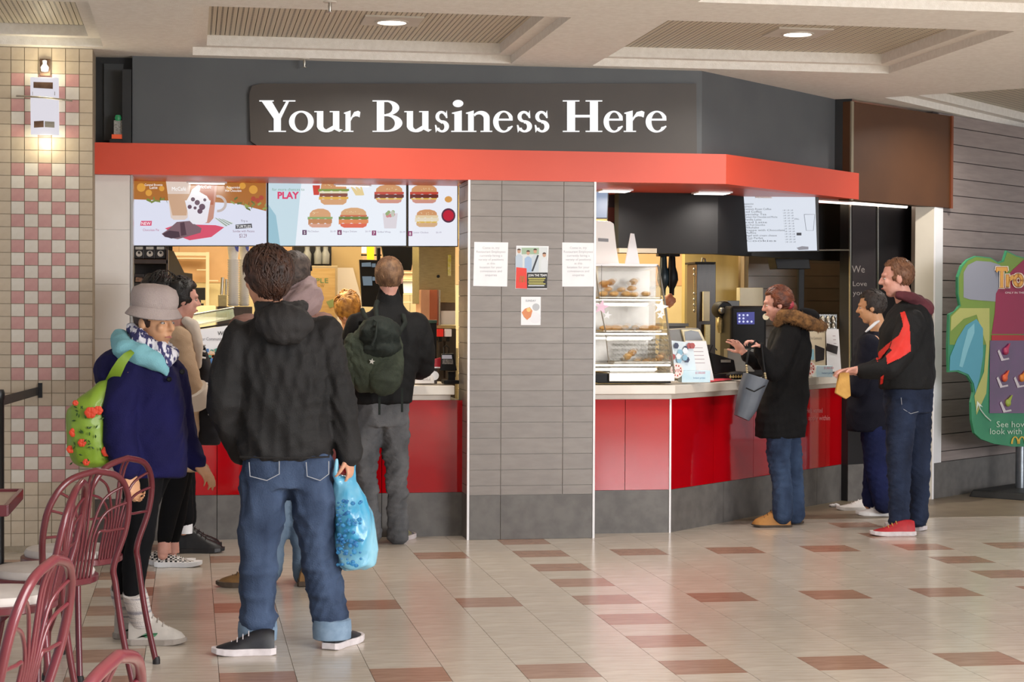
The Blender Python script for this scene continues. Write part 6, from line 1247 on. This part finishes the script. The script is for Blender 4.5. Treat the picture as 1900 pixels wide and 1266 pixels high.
g_ = MB(); g_.ball(A(654, 668, -.24), (.07, .09, .17), 16, 12); remesh(g_, .01, 3, .5, .018, 9, 82).build('side_pocket', m_ol, t, smooth=True, auto=False); g_ = MB(); g_.ball(A(714, 696, -.32), (.11, .06, .13), 18, 12); remesh(g_, .01, 3, .5, .014, 9, 83).build('front_pocket', m_ol, t, smooth=True, auto=False)
g_ = MB(); g_.ball(A(704, 622, -.30), (.13, .10, .115), 20, 12); g_.ball(A(708, 646, -.32), (.12, .085, .06), 18, 10); remesh(g_, .01, 3, .5, .02, 9, 84).build('lid', m_old, t, smooth=True, auto=False)
MB().tube([A(690, 604, -.385), A(694, 594, -.385), A(700, 598, -.395), A(697, 625, -.415), A(690, 642, -.42)], .008, 8).build('lid_strap', m_old, t, smooth=True)
for pts in (((700, 600, -.3), (697, 570, -.17), (700, 560, -.12)), ((688, 605, -.28), (676, 585, -.17), (672, 575, -.12)), ((735, 625, -.26), (752, 600, -.17), (748, 585, -.12))): MB().tube([A(*p_) for p_ in pts], .016, 8).build('shoulder_strap', m_old, t, smooth=True)
for x, y0, y1 in ((702, 725, 770), (744, 720, 765)): MB().slab(A(x, y0, -.24), A(x+4, y1, -.236)).build('hanging_strap', m_old, t)
star(t, 690, 671, 6, Y-.385, 'buckle', m_steel)
# ------------------------------------------------ woman in black fur-trimmed coat (right)
Y = 12.45
f_h = V((-.93, .3, -.22)); hc = A(1443, 564)
b_ = MB(); F, S, U = head_parts(b_, hc, f_h, k=1.0); neck_parts(b_, hc, f_h, A(1462, 606), .9)
inner(b_, Y, A(1455, 780), A(1462, 612), [A(1450, 800, -.06), A(1462, 800, .07)], [A(1447, 880, -.06), A(1466, 880, .07)], [A(1450, 955, -.06), A(1474, 955, .08)], [A(1458, 632, -.13), A(1462, 632, .12)], [A(1440, 690, -.18), A(1428, 680, .14)], [A(1412, 648, -.16), A(1382, 655, .12)], .92)
hand_parts(b_, A(1380, 655, .12), A(1352, 620, .12)-A(1380, 655, .12), V((-.6, -.5, -.4)), -1, .95, .55, .2); hand_parts(b_, A(1412, 646, -.17), A(1396, 634, -.17)-A(1412, 646, -.17), V((-.2, 0, -1)), 1, .9, 1.1)
w6 = body('woman with auburn hair in long black fur-trimmed coat reaching over the right counter', A(1450, 780), b_, m_skin2)
eyes(w6, hc, f_h, V((0, 0, 1)), 1.0)
m_au = M('hair_auburn', '#7a3f22', .45, col2='#4a2418', nscale=30, bump=.4, bscale=120)
hb = MB(); hair_shell(hb, hc, f_h, V((0, 0, 1)), 1.02, th=.012, back=-.06, messy=.006, seed=49, hl=.088); locks(hb, hc, f_h, V((0, 0, 1)), 1.01, 240, .07, .0035, seed=50, sweep=(0, -1, -.15), lift=.008, curl=.006); hb.ball(A(1466, 572, 0), (.05, .05, .055), 14, 10); hb.build('hair', m_au, w6, smooth=True, auto=False)
mb = MB().ball(A(1465, 565, -.05), (.032, .025, .034), 14, 10); mb.ball(A(1458, 560, -.06), (.022, .02, .022), 12, 8); mb.build('hair_clip', M('clip_pink', '#b8434f', .5, col2='#a83a46', nscale=30), w6, smooth=True)
g_ = MB(); torso(g_, [(1402, 1492, 812, .15, 0), (1404, 1494, 780, .155, 0), (1412, 1498, 730, .15, 0), (1420, 1500, 680, .14, 0), (1426, 1502, 640, .15, 0), (1432, 1498, 612, .12, 0), (1446, 1484, 598, .07, 0)], Y)
limb(g_, [(1462, 625, -.12, .085), (1446, 668, -.17, .08), (1436, 690, -.18, .072), (1418, 662, -.17, .055), (1410, 650, -.16, .048)], Y); limb(g_, [(1455, 628, .12, .08), (1432, 672, .14, .07), (1405, 672, .13, .055), (1388, 662, .12, .048)], Y); garment(w6, 'coat', g_, M('coat_black', '#0a090b', .85, spec=.25, col2='#0f0e0f', nscale=5, bump=.3, bscale=200), .011, 5, .016, 6, 91, .4)
g_ = MB(); g_.ball(A(1494, 590, .02), (.10, .13, .07), 18, 12); garment(w6, 'coat_hood', g_, m_leg, .011, 3, .01, 7, 92)
m_fur = M('fur_brown', '#8a6238', .95, col2='#523820', nscale=30, bump=.8, bscale=90)
g_ = MB(); pts = [(1442, 600, -.10, .03), (1452, 586, -.12, .045), (1475, 588, -.15, .05), (1498, 598, -.15, .05), (1520, 606, -.10, .04), (1529, 606, .0, .03)]; chain(g_, [(A(x, y, d_), r_) for x, y, d_, r_ in pts]); chain(g_, [(A(1529, 606, .0), .03), (A(1505, 592, .12), .04), (A(1460, 588, .12), .04)])
fr = remesh(g_, .009, 3, .5); fm = MB(); fm.v = list(fr.v); fm.f = list(fr.f); rg_ = random.Random(6)
for v in [fr.v[rg_.randrange(len(fr.v))] for _ in range(1500)]: 
    d_ = V((rg_.uniform(-1, 1), rg_.uniform(-1, 1), rg_.uniform(-1, .6))).normalized()*.022; fm.add([v+V((.002, 0, 0)), v-V((.002, 0, 0)), v+d_], [[0, 1, 2]])
fm.build('fur_collar', m_fur, w6, smooth=True, auto=False)
t_ = MB(); limb(t_, [(1446, 805, -.06, .09), (1444, 850, -.06, .08), (1452, 905, -.06, .068), (1452, 955, -.06, .072)], Y); limb(t_, [(1462, 805, .07, .09), (1468, 850, .07, .078), (1474, 905, .08, .066), (1476, 955, .08, .068)], Y); garment(w6, 'jeans', t_, denim('denim_mid', '#3f5270', '#18233a'), .011, 4, .016, 9, 93, 1.5)
m_tan = M('boot_camel', '#b07a3a', .65, col2='#9c6a30', nscale=20); shoe(w6, atz(1467, 978), (-1, .12), .27, m_tan, m_bs, 1.0, .15, .016); shoe(w6, atz(1489, 971), (-1, .12), .27, m_tan, m_bs, 1.0, .15, .016)
t = thing('handbag', 'slate blue bucket handbag with chain handles hanging from the customer\'s arm', 'handbag', A(1395, 780, -.25)); m_sl = M('handbag_slate', '#535963', .5, col2='#474d57', nscale=5, coat=.15)
mb = MB(); rg = []
for (a, b1), (c_, d_), hd in (((1364, 770), (1388, 781), .05), ((1368, 745), (1402, 762), .06), ((1374, 715), (1412, 735), .07), ((1382, 692), (1424, 706), .075)): p_, q_ = A(a, b1, -.24), A(c_, d_, -.24); rg.append(mb.ering((p_+q_)/2, (q_-p_).length/2, hd, (q_-p_), (0, 1, 0), 20, 4))
mb.loft(rg).build('bag_body', m_sl, t, smooth=True); MB().tube([A(1384, 720, -.32), A(1400, 727, -.325), A(1420, 716, -.315)], .004, 6).build('flap_line', m_dark, t)
for pts in (((1387, 700, -.24), (1385, 675, -.22), (1390, 650, -.2), (1402, 632, -.2), (1408, 638, -.19)), ((1422, 712, -.24), (1419, 690, -.23), (1416, 668, -.23), (1413, 640, -.22))):
    MB().tube([A(*p_) for p_ in pts], .008, 8).build('handle', m_dark, t, smooth=True)
    for i in range(6): MB().ball(A(pts[0][0]+(pts[1][0]-pts[0][0])*i/6, pts[0][1]+(pts[1][1]-pts[0][1])*i/6, pts[0][2]-.01), .009, 8, 6).build('chain_link', M('chain_gold', '#c8b894', .3, metal=.8, col2='#bdad88', nscale=30), t, smooth=True)
# ------------------------------------------------ old man
Y = 12.95
f_h = V((-.85, .45, -.15)); hc = A(1617, 570)
b_ = MB(); F, S, U = head_parts(b_, hc, f_h, k=1.0); neck_parts(b_, hc, f_h, A(1630, 612), .95)
inner(b_, Y, A(1625, 780), A(1628, 620), [A(1618, 800, -.06), A(1632, 800, .07)], [A(1622, 870, -.06), A(1628, 870, .07)], [A(1640, 945, -.06), A(1612, 938, .1)], [A(1618, 640, -.14), A(1622, 640, .13)], [A(1600, 700, -.16), A(1604, 700, .14)], [A(1585, 730, -.15), A(1580, 700, .12)], .95)
o7 = body('elderly man in dark navy coat with white collar and white shoes by the right counter', A(1622, 780), b_, m_skin3)
eyes(o7, hc, f_h, V((0, 0, 1)), 1.0)
hb = MB(); hair_shell(hb, hc, f_h, V((0, 0, 1)), 1.02, th=.01, back=-.05, messy=.006, seed=59, hl=.09); locks(hb, hc, f_h, V((0, 0, 1)), 1.01, 160, .03, .003, seed=60, lift=.008); hb.build('hair', M('hair_dark_grey', '#3d3430', .6, col2='#2a2320', nscale=40), o7, smooth=True, auto=False)
m_nv = M('coat_dark_navy', '#0d0e1c', .8, spec=.25, col2='#121323', nscale=4, bump=.3, bscale=180)
g_ = MB(); torso(g_, [(1574, 1655, 800, .15, 0), (1573, 1656, 760, .16, 0), (1576, 1656, 710, .16, 0), (1584, 1656, 660, .15, 0), (1594, 1652, 632, .13, 0), (1608, 1644, 614, .08, 0)], Y); limb(g_, [(1612, 640, -.13, .08), (1600, 690, -.16, .075), (1588, 724, -.15, .06)], Y); garment(o7, 'coat', g_, m_nv, .012, 5, .016, 6, 101)
MB().tube([A(1606, 616, -.075), A(1614, 609, -.095), A(1624, 600, -.085), A(1634, 594, -.04)], [.006, .012, .012, .006], 8).build('white_collar', m_paper, o7, smooth=True)
t_ = MB(); limb(t_, [(1622, 800, -.06, .1), (1626, 870, -.06, .085), (1640, 935, -.06, .075)], Y); limb(t_, [(1630, 800, .07, .1), (1624, 870, .08, .085), (1618, 928, .1, .075)], Y); garment(o7, 'trousers', t_, M('trousers_blue', '#18204a', .85, spec=.25, col2='#111836', nscale=4, bump=.3, bscale=160), .012, 4, .014, 8, 102, 1.5)
m_wh = M('shoe_white', '#e6e3e0', .5, col2='#dcd8d5', nscale=20); shoe(o7, atz(1658, 958), (-1, .3), .27, m_wh, m_wh, 1.05, .09, .03); shoe(o7, atz(1622, 948), (-1, .2), .28, m_wh, m_wh, 1.05, .09, .03)
# ------------------------------------------------ tall young man in black and red jacket
Y = 11.95
f_h = V((-.93, .32, -.12)); hc = A(1664, 516)
b_ = MB(); F, S, U = head_parts(b_, hc, f_h, k=1.08); neck_parts(b_, hc, f_h, A(1680, 562), 1.0)
inner(b_, Y, A(1685, 735), A(1682, 575), [A(1676, 745, -.07), A(1690, 745, .08)], [A(1675, 850, -.07), A(1698, 850, .07)], [A(1672, 962, -.06), A(1705, 965, .08)], [A(1690, 600, -.16), A(1678, 600, .15)], [A(1662, 680, -.22), A(1645, 680, .15)], [A(1592, 688, -.12), A(1592, 690, .12)])
hand_parts(b_, A(1590, 687, -.12), V((-1, .1, -.12)), V((0, -.5, -1)), 1, 1.0, .5); hand_parts(b_, A(1590, 690, .12), V((-1, .1, 0)), V((0, .5, -1)), -1, 1.0, .6)
m8 = body('tall young man with short fair hair in black jacket with red panels and dark jeans', A(1690, 740), b_, m_skin2)
eyes(m8, hc, f_h, V((0, 0, 1)), 1.08)
hb = MB(); hair_shell(hb, hc, f_h, V((0, 0, 1)), 1.08, th=.008, back=-.045, messy=.004, seed=69, hl=.09); locks(hb, hc, f_h, V((0, 0, 1)), 1.07, 320, .022, .0028, back=-.05, seed=70, lift=.006, curl=.003); hb.build('hair', M('hair_fair', '#7e563c', .55, col2='#64412c', nscale=50), m8, smooth=True, auto=False)
g_ = MB(); torso(g_, [(1634, 1728, 722, .15, 0), (1632, 1730, 700, .16, 0), (1632, 1730, 650, .16, 0), (1636, 1728, 610, .17, 0), (1650, 1724, 582, .15, 0), (1664, 1712, 562, .10, 0), (1670, 1704, 550, .07, 0)], Y); limb(g_, [(1690, 600, -.14, .1), (1676, 650, -.2, .088), (1652, 684, -.21, .075), (1620, 688, -.16, .06), (1600, 688, -.12, .050)], Y); limb(g_, [(1672, 600, .15, .09), (1648, 675, .16, .075), (1602, 690, .13, .05)], Y)
m_mj = M('jacket_sport_black', '#161617', .7, spec=.3, col2='#111112', nscale=5, bump=.3, bscale=220); j8 = garment(m8, 'jacket', g_, m_mj, .011, 5, .012, 6, 111, .5)
m_rp = M('panel_red', '#e02c20', .6, col2='#d4261b', nscale=5)
def panel_on(poly, off, nm='red_panel'):
    """thin curved panel laid over the jacket: sample points pushed to the jacket surface with a ray"""
    dg = bpy.context.evaluated_depsgraph_get(); inv = V(j8.matrix_world.translation) if False else OFF[m8]
    from mathutils.bvhtree import BVHTree
    bm = bmesh.new(); bm.from_mesh(j8.data); tr_ = BVHTree.FromBMesh(bm)
    xs = [p[0] for p in poly]; ys = [p[1] for p in poly]; n_ = 64; vs = {}; mb = MB()
    def inside(x, y):
        c_ = False
        for i in range(len(poly)):
            (x1, y1), (x2, y2) = poly[i], poly[i-1]
            if (y1 > y) != (y2 > y) and x < (x2-x1)*(y-y1)/(y2-y1)+x1: c_ = not c_
        return c_
    def pt(i, j):
        if (i, j) not in vs:
            x = min(xs)+(max(xs)-min(xs))*i/n_; y = min(ys)+(max(ys)-min(ys))*j/n_*1.0; d_ = ray(x, y).normalized(); h = tr_.ray_cast(CO-inv, d_); vs[(i, j)] = (h[0]+inv-d_*off) if h[0] is not None else None
        return vs[(i, j)]
    for i in range(n_):
        for j in range(n_):
            x = min(xs)+(max(xs)-min(xs))*(i+.5)/n_; y = min(ys)+(max(ys)-min(ys))*(j+.5)/n_
            q_ = [pt(i, j), pt(i+1, j), pt(i+1, j+1), pt(i, j+1)]
            if inside(x, y) and all(k is not None for k in q_) and max((a-b_).length for a in q_ for b_ in q_) < .06: mb.add(q_, [[0, 1, 2, 3]])
    bm.free(); return mb.build(nm, m_rp, m8, smooth=True)
panel_on([(1670, 580), (1679, 578), (1688, 604), (1690, 652), (1672, 664), (1646, 676), (1644, 660), (1655, 650), (1650, 645), (1628, 672), (1623, 660), (1645, 640), (1668, 622), (1676, 604)], .006)
panel_on([(1634, 700), (1640, 696), (1638, 712), (1633, 714)], .006)
g_ = MB(); chain(g_, [(A(1668, 548, -.06), .03), (A(1690, 552, -.09), .04), (A(1712, 566, -.06), .045), (A(1716, 580, 0), .05), (A(1705, 558, .08), .04), (A(1675, 548, .06), .03)]); g_.ball(A(1716, 574, -.02), (.055, .09, .07), 16, 10); garment(m8, 'hoodie_hood', g_, M('hood_maroon', '#5c2730', .85, col2='#4f2029', nscale=7, bump=.3, bscale=200), .009, 3, .012, 9, 112)
m_dj = denim('denim_dark', '#2a3650', '#141b2d'); t_ = MB(); torso(t_, [(1642, 1727, 765, .13, 0), (1642, 1729, 715, .14, 0)], Y); limb(t_, [(1672, 762, -.07, .105), (1668, 850, -.07, .085), (1669, 910, -.07, .072), (1668, 965, -.06, .07)], Y); limb(t_, [(1700, 762, .08, .105), (1704, 850, .07, .085), (1706, 910, .07, .068), (1704, 962, .08, .066)], Y); garment(m8, 'jeans', t_, m_dj, .011, 4, .016, 9, 113, 1.5)
MB().tube([A(1672, 738, -.16), A(1674, 758, -.165), A(1690, 768, -.17), A(1704, 764, -.16)], .002, 5).build('pocket_stitching', M('stitch_tan', '#a8aab0', .8), m8)
m_rd = M('shoe_red', '#b3202a', .55, col2='#a31a24', nscale=30); shoe(m8, atz(1697, 994), (-1, .1), .30, m_rd, m_sw, 1.05, .105, .03, accent=M('lace_gold', '#d8b45a', .6)); shoe(m8, atz(1716, 985), (-.55, .6), .29, m_sb, m_sw, 1.05, .105, .03)
t = thing('paper_bag', 'small yellow paper bag held over the end of the right counter', 'bag', A(1566, 740, -.12)); MB().prism([A(1558, 692, -.13), A(1576, 690, -.13), A(1579, 735, -.13), A(1570, 741, -.13), A(1551, 730, -.13)], (0, .03, 0)).build('bag', M('paper_ochre', '#cf9e4f', .7, col2='#bd8c40', nscale=12, bump=.6, bscale=20), t, bevel=.004)
# employee with blond hair behind the counter
Y = 13.5
f_h = V((-.3, -.9, -.5)); hc = A(645, 575)
b_ = MB(); head_parts(b_, hc, f_h, k=.98); neck_parts(b_, hc, f_h, A(648, 620), .9); inner(b_, Y, A(650, 790), A(648, 630), [A(640, 800), A(665, 800)], [A(640, 870), A(665, 870)], [A(640, 930), A(665, 930)], [A(615, 650), A(685, 650)], [A(610, 710), A(690, 710)], [A(620, 740, -.2), A(680, 740, -.2)], .95)
e9 = body('employee with golden hair bending over behind the left counter', A(650, 790), b_, m_skin)
hb = MB(); hair_shell(hb, hc, V((-.3, -.6, -.9)), V((0, -.3, 1)), 1.05, th=.016, back=-.08, messy=.01, seed=79, hl=.03); locks(hb, hc, f_h, V((0, 0, 1)), 1.06, 300, .08, .005, back=-.08, hl=.0, seed=80, curl=.014, lift=.02); hb.build('hair', M('hair_gold', '#c98f3c', .5, col2='#7a4a1c', nscale=26, bump=.4, bscale=120), e9, smooth=True, auto=False)
g_ = MB(); torso(g_, [(615, 690, 900, .13, 0), (610, 692, 740, .14, 0), (612, 690, 660, .13, 0), (630, 670, 640, .08, 0)], Y); garment(e9, 'uniform', g_, m_leg, .014, 4, .01, 6, 121)

shoe(e9, A(640, 900)+V((0, 0, 0)), (-.3, -.9), .26, m_dark, m_dark); shoe(e9, A(662, 900), (-.3, -.9), .26, m_dark, m_dark)
MB().tube([A(640, 925), V((A(640, 925).x, Y, .06))], .05, 12).tube([A(662, 925), V((A(662, 925).x, Y, .06))], .05, 12).build('trousers', m_leg, e9, smooth=True)
# ================================================================ BURGUNDY BISTRO CHAIRS
m_pad = M('seat_pad_cream', '#cfc6c0', .6, col2='#c2b9b3', nscale=8)
m_cap = M('foot_cap', '#1a1516', .6)
def smoothpath(pts, n=6):
    P_ = [V(p) for p in pts]; out = []
    for i in range(len(P_)-1):
        a, b_, c_, d_ = P_[max(i-1, 0)], P_[i], P_[i+1], P_[min(i+2, len(P_)-1)]
        for k in range(n):
            t_ = k/n; out.append(.5*((2*b_)+(c_-a)*t_+(2*a-5*b_+4*c_-d_)*t_*t_+(3*b_-a-3*c_+d_)*t_**3))
    return out+[P_[-1]]
def make_chair(lb):
    t = thing('bistro_chair', lb, 'chair', group='burgundy tube chairs at the left')
    MB().lathe([(.001, .437), (.195, .437), (.205, .442), (.205, .462), (.195, .467), (.001, .467)], n=36).build('seat_rim', m_burg, t, smooth=True)
    MB().lathe([(.001, .466), (.188, .466), (.192, .478), (.182, .495), (.12, .503), (.001, .505)], n=36).build('seat_pad', m_pad, t, smooth=True)
    def hoop(s): return [(s*.235, -.25, .0), (s*.205, -.215, .22), (s*.185, -.195, .42), (s*.172, -.20, .50), (s*.20, -.235, .64), (s*.188, -.262, .76), (s*.12, -.282, .845), (0, -.29, .875)]
    L_ = smoothpath(hoop(-1)); R_p = smoothpath(hoop(1))[::-1]; full = L_+R_p[1:]
    MB().tube(full, .0125, 12).build('hoop_back', m_burg, t, smooth=True)
    for s in (-1, 1): MB().lathe([(.016, 0), (.016, .018), (.013, .03)], (s*.235, -.25, 0), 12).build('foot_cap', m_cap, t, smooth=True)
    arc = smoothpath(hoop(1)); n_ = len(arc)
    for i in range(8):
        f_ = (i-3.5)/3.5; s = 1 if f_ > 0 else -1; a_ = abs(f_); end = arc[int(n_*(.94-.36*a_)) if a_ > .2 else int(n_*.97)]; e = V((end.x*s, end.y, end.z)); x0 = f_*.060
        MB().tube(smoothpath([(x0, -.19, .44), (x0, -.205, .52), (x0*1.05, -.232, .63), (x0+(e.x-x0)*.35, (e.y-.232)/2, .63+(e.z-.63)*.72), e], 5), .0055, 8).build('spindle', m_burg, t, smooth=True)
    for s in (-1, 1):
        MB().tube(smoothpath([(s*.10, .12, .435), (s*.17, .17, .36), (s*.19, .20, .2), (s*.205, .235, .0)]), .0115, 10).build('leg', m_burg, t, smooth=True); MB().lathe([(.015, 0), (.015, .018), (.012, .03)], (s*.205, .235, 0), 12).build('foot_cap', m_cap, t, smooth=True)
    MB().tube(smoothpath([(-.195, .2, .2), (-.12, .05, .36), (0, 0, .40), (.12, .05, .36), (.195, .2, .2)]), .008, 8).build('brace', m_burg, t, smooth=True)
    return t
def copy_tree(o, par=None):
    c = o.copy(); COL.objects.link(c); c.parent = par
    for ch in [x for x in o.children]: copy_tree(ch, c)
    return c
c0 = make_chair('burgundy tube chair whose hoop back stands beside the navy-coated woman')
SP = [(None, -.48, 7.93, 52, 'burgundy tube chair whose hoop back stands beside the navy-coated woman'),
      (1, -.55, 7.36, 44, 'burgundy tube chair with wide hoop back second from the navy-coated woman'),
      (1, -.66, 6.74, 84, 'burgundy tube chair seen from its side with white seat at the left edge'),
      (1, -.60, 4.72, 74, 'large blurred near burgundy tube chair in the lower left corner'),
      (1, -.40, 3.42, 72, 'nearest burgundy tube chair of which only the top shows at the bottom edge')]
for s, x, y, a, lb in SP:
    c_ = c0 if s is None else copy_tree(c0); c_['label'] = lb; c_.location = (x, y, 0); c_.rotation_euler = (0, 0, math.radians(a))
# table at the left edge
tc_ = atz(-50, 930, .74); t = thing('cafe_table', 'cafe table with beige top and burgundy edge at the left edge of the picture', 'table', (tc_.x, tc_.y, 0))
e1 = atz(46, 938, .75); Ct = V((e1.x-.43, e1.y+.28, 0))
MB().box((Ct.x, Ct.y, .735), (.72, .62, .02)).build('table_top', M('laminate_beige', '#a89684', .35, col2='#9c8a79', nscale=8), t)
for dx, dy, sx_, sy_ in ((0, -.318, .745, .018), (0, .318, .745, .018), (.366, 0, .018, .62), (-.366, 0, .018, .62)): MB().box((Ct.x+dx, Ct.y+dy, .735), (sx_, sy_, .042)).build('edge_trim', m_burg, t, bevel=.003)
MB().lathe([(.04, .03), (.035, .05), (.035, .72), (.08, .724)], (Ct.x, Ct.y, 0), 16).build('column', m_burg, t, smooth=True); MB().lathe([(.24, 0), (.24, .012), (.06, .035), (.04, .04)], (Ct.x, Ct.y, 0), 28).build('base_plate', m_burg, t, smooth=True)
# ================================================================ PROMOTIONAL STAND at the right
nT = (nS*.9+V((-.15, -.35, 0))).normalized(); p0 = atz(1905, 921)
p0 = pS+wS*1.55+nS*.42; 
PT = lambda a, b, k=0: atplane(a, b, V((p0.x, p0.y, 1))+nS*(.001*k), nS)
t = thing('promotional_stand', 'free-standing cut-out film display with green printed edge at the right edge', 'display stand', PT(1900, 925))
out_ = [(1811, 475), (1795, 482), (1784, 494), (1777, 514), (1777, 545), (1781, 566), (1773, 578), (1761, 583), (1759, 640), (1760, 691), (1776, 690), (1795, 698), (1804, 712), (1806, 728), (1802, 747), (1803, 780), (1808, 804), (1820, 815), (1845, 824), (1880, 829), (1920, 829), (1965, 820), (1985, 800), (1990, 700), (2000, 560), (1980, 490), (1930, 474), (1900, 478), (1885, 474), (1868, 465), (1862, 484), (1852, 487), (1838, 478)]
MB().prism([PT(a, b) for a, b in out_], -nS*.018).build('board', M('board_teal_green', '#2f7d58', .45, col2='#3a8a60', nscale=2), t)
def fp(nm, pts, mat, k=1): return MB().prism([PT(a, b, k*1.2) for a, b in pts], -nS*.0005).build(nm, mat, t)
fp('printed_green_top', [(1811, 477), (1796, 484), (1786, 496), (1779, 515), (1779, 545), (1783, 568), (1763, 586), (1762, 640), (1840, 640), (1900, 620), (1990, 600), (1978, 492), (1930, 476), (1900, 480), (1885, 476), (1869, 468), (1863, 486), (1852, 489), (1838, 480)], em('#6f8a35'), 1)
fp('printed_lilac_field', [(1812, 484), (1796, 492), (1788, 506), (1788, 552), (1800, 556), (1850, 560), (1860, 520), (1856, 492), (1838, 486)], em('#8b8d99'), 2)
fp('printed_magenta_field', [(1900, 482), (1880, 500), (1862, 520), (1848, 545), (1846, 580), (1840, 620), (1990, 620), (1980, 500), (1930, 484)], em('#8c2244'), 3)
fp('printed_yellow_glow', [(1781, 572), (1765, 588), (1764, 615), (1788, 592), (1812, 584), (1830, 640), (1826, 690), (1808, 735), (1812, 770), (1830, 730), (1836, 640), (1836, 572)], em('#a9ab60'), 2)
fp('printed_teal_swoosh', [(1812, 592), (1792, 604), (1776, 630), (1763, 662), (1762, 688), (1778, 687), (1797, 695), (1807, 712), (1810, 730), (1818, 700), (1824, 660), (1824, 610)], em('#4f93a6'), 3)
fp('printed_teal_highlight', [(1808, 600), (1796, 612), (1786, 650), (1780, 680), (1786, 682), (1796, 650), (1808, 618)], em('#79b2bf'), 4)
fp('red_header_bar', [(1840, 622), (1990, 622), (1990, 632), (1840, 632)], em('#a51f28'), 5)
fp('purple_window', [(1837, 632), (1990, 632), (1990, 767), (1836, 767)], M('window_purple', '#4a1f48', .15, col2='#592556', nscale=5, coat=.6), 5)
rg_ = random.Random(11)
for i, (x, y, c_) in enumerate(((1866, 652, '#9c3050'), (1864, 702, '#c8542a'), (1870, 748, '#8a9a3a'), (1896, 702, '#c8782a'), (1930, 655, '#8a3a90'), (1930, 745, '#3a8aa0'))):
    sm = MB(); sm.ball(PT(x, y, 14), (.028, .018, .03), 10, 7); sm.cap(PT(x+2, y-4, 14), .016, PT(x+8, y-14, 14), .004, 8); sm.build('toy_figure', em(c_), t, smooth=True)
    fp('toy_card', [(x-15, y+0), (x-12, y-3), (x-4, y+14), (x+6, y+12), (x+7, y+15), (x-8, y+18)], em('#c4bcc0'), 8)
GT = {'T': [[(.0, .80), (.05, 1), (.95, 1), (1, .78), (.9, .74), (.85, .82), (.62, .82), (.60, .05), (.66, 0), (.30, 0), (.38, .05), (.38, .82), (.15, .82), (.1, .74)]], 'r': [[(0, .0), (.35, 0), (.35, .5), (.6, .62), (.9, .66), (1, .5), (.8, .42), (.35, .28)], [(0, 0), (.35, 0), (.35, .68), (0, .68)]], 'o': band(ell(.5, .34, .5, .36), ell(.5, .34, .22, .18))}
for k_, mt, gr in ((9, em('#e8ddc8'), 2.2), (10, em('#a8622a'), .8), (11, em('#d8a04a'), -.4)):
    for ch, xa, xb, yb, hh in (('T', 1848, 1870, 534, 38), ('r', 1867, 1882, 533, 34), ('o', 1880, 1899, 532, 34)):
        for poly in GT[ch]:
            cx = sum(p[0] for p in poly)/len(poly); cy = sum(p[1] for p in poly)/len(poly)
            pts = [(xa+(xb-xa)*x+gr*(1 if x > cx else -1)*(.9), yb-hh*y-gr*(1 if y > cy else -1)*.9) for x, y in poly]
            fp('title_lettering', pts, mt, k_)
PTk = lambda k: (lambda a, b: PT(a, b, k))
text('ONLY IN THEATRES', 3.4, 1865, 545, 0, em('#e8dcd8'), t, P=PTk(9), wpx=52, name='lettering')
text('See how you', 11, 1849, 793, 0, em('#bcd0bc'), t, P=PTk(6), wpx=84); text('look with troll hair', 11, 1837, 806, 0, em('#bcd0bc'), t, P=PTk(6), wpx=120)
arches(t, 1876, 824, 28, 14, 0, em('#d8b040'), P=PTk(6))
MB().tube([PT(1838, 781, 7), PT(1828, 772, 7), PT(1819, 760, 7), PT(1815, 750, 7)], .005, 6).build('printed_arrow', em('#c8d4c8'), t); fp('arrow_head', [(1811, 764), (1813, 744), (1824, 756), (1815, 752)], em('#c8d4c8'), 6)
pc = PT(1905, 840); pcb = V((pc.x, pc.y, 0))-nS*.05
MB().tube([V((pcb.x, pcb.y, .03)), V((pcb.x, pcb.y, .62))], .042, 20).build('pole', M('pole_steel', '#8a9096', .3, metal=.8, col2='#7f858b', nscale=20), t, smooth=True)
bs = V((pcb.x, pcb.y, 0))+nS*.06; rot = Matrix.Rotation(math.atan2(wS.y, wS.x), 3, 'Z')
MB().box((bs.x, bs.y, .03), (.92, .58, .06), rot, taper=.93).build('base_plate', M('base_black', '#1c1d1d', .55, col2='#222323', nscale=20), t, bevel=.012)
p = atz(1548, 942); t = thing('crumpled_paper', 'crumpled white receipt on the floor at the foot of the angled counter', 'litter', p)
mb = MB().ball(p+V((0, 0, .012)), (.045, .03, .014), 14, 8)
for v in mb.v: v += V((noise.noise(v*60), noise.noise(v*60+V((4, 0, 0))), abs(noise.noise(v*60+V((0, 4, 0))))))*.012
mb.build('paper', m_paper, t, smooth=True)
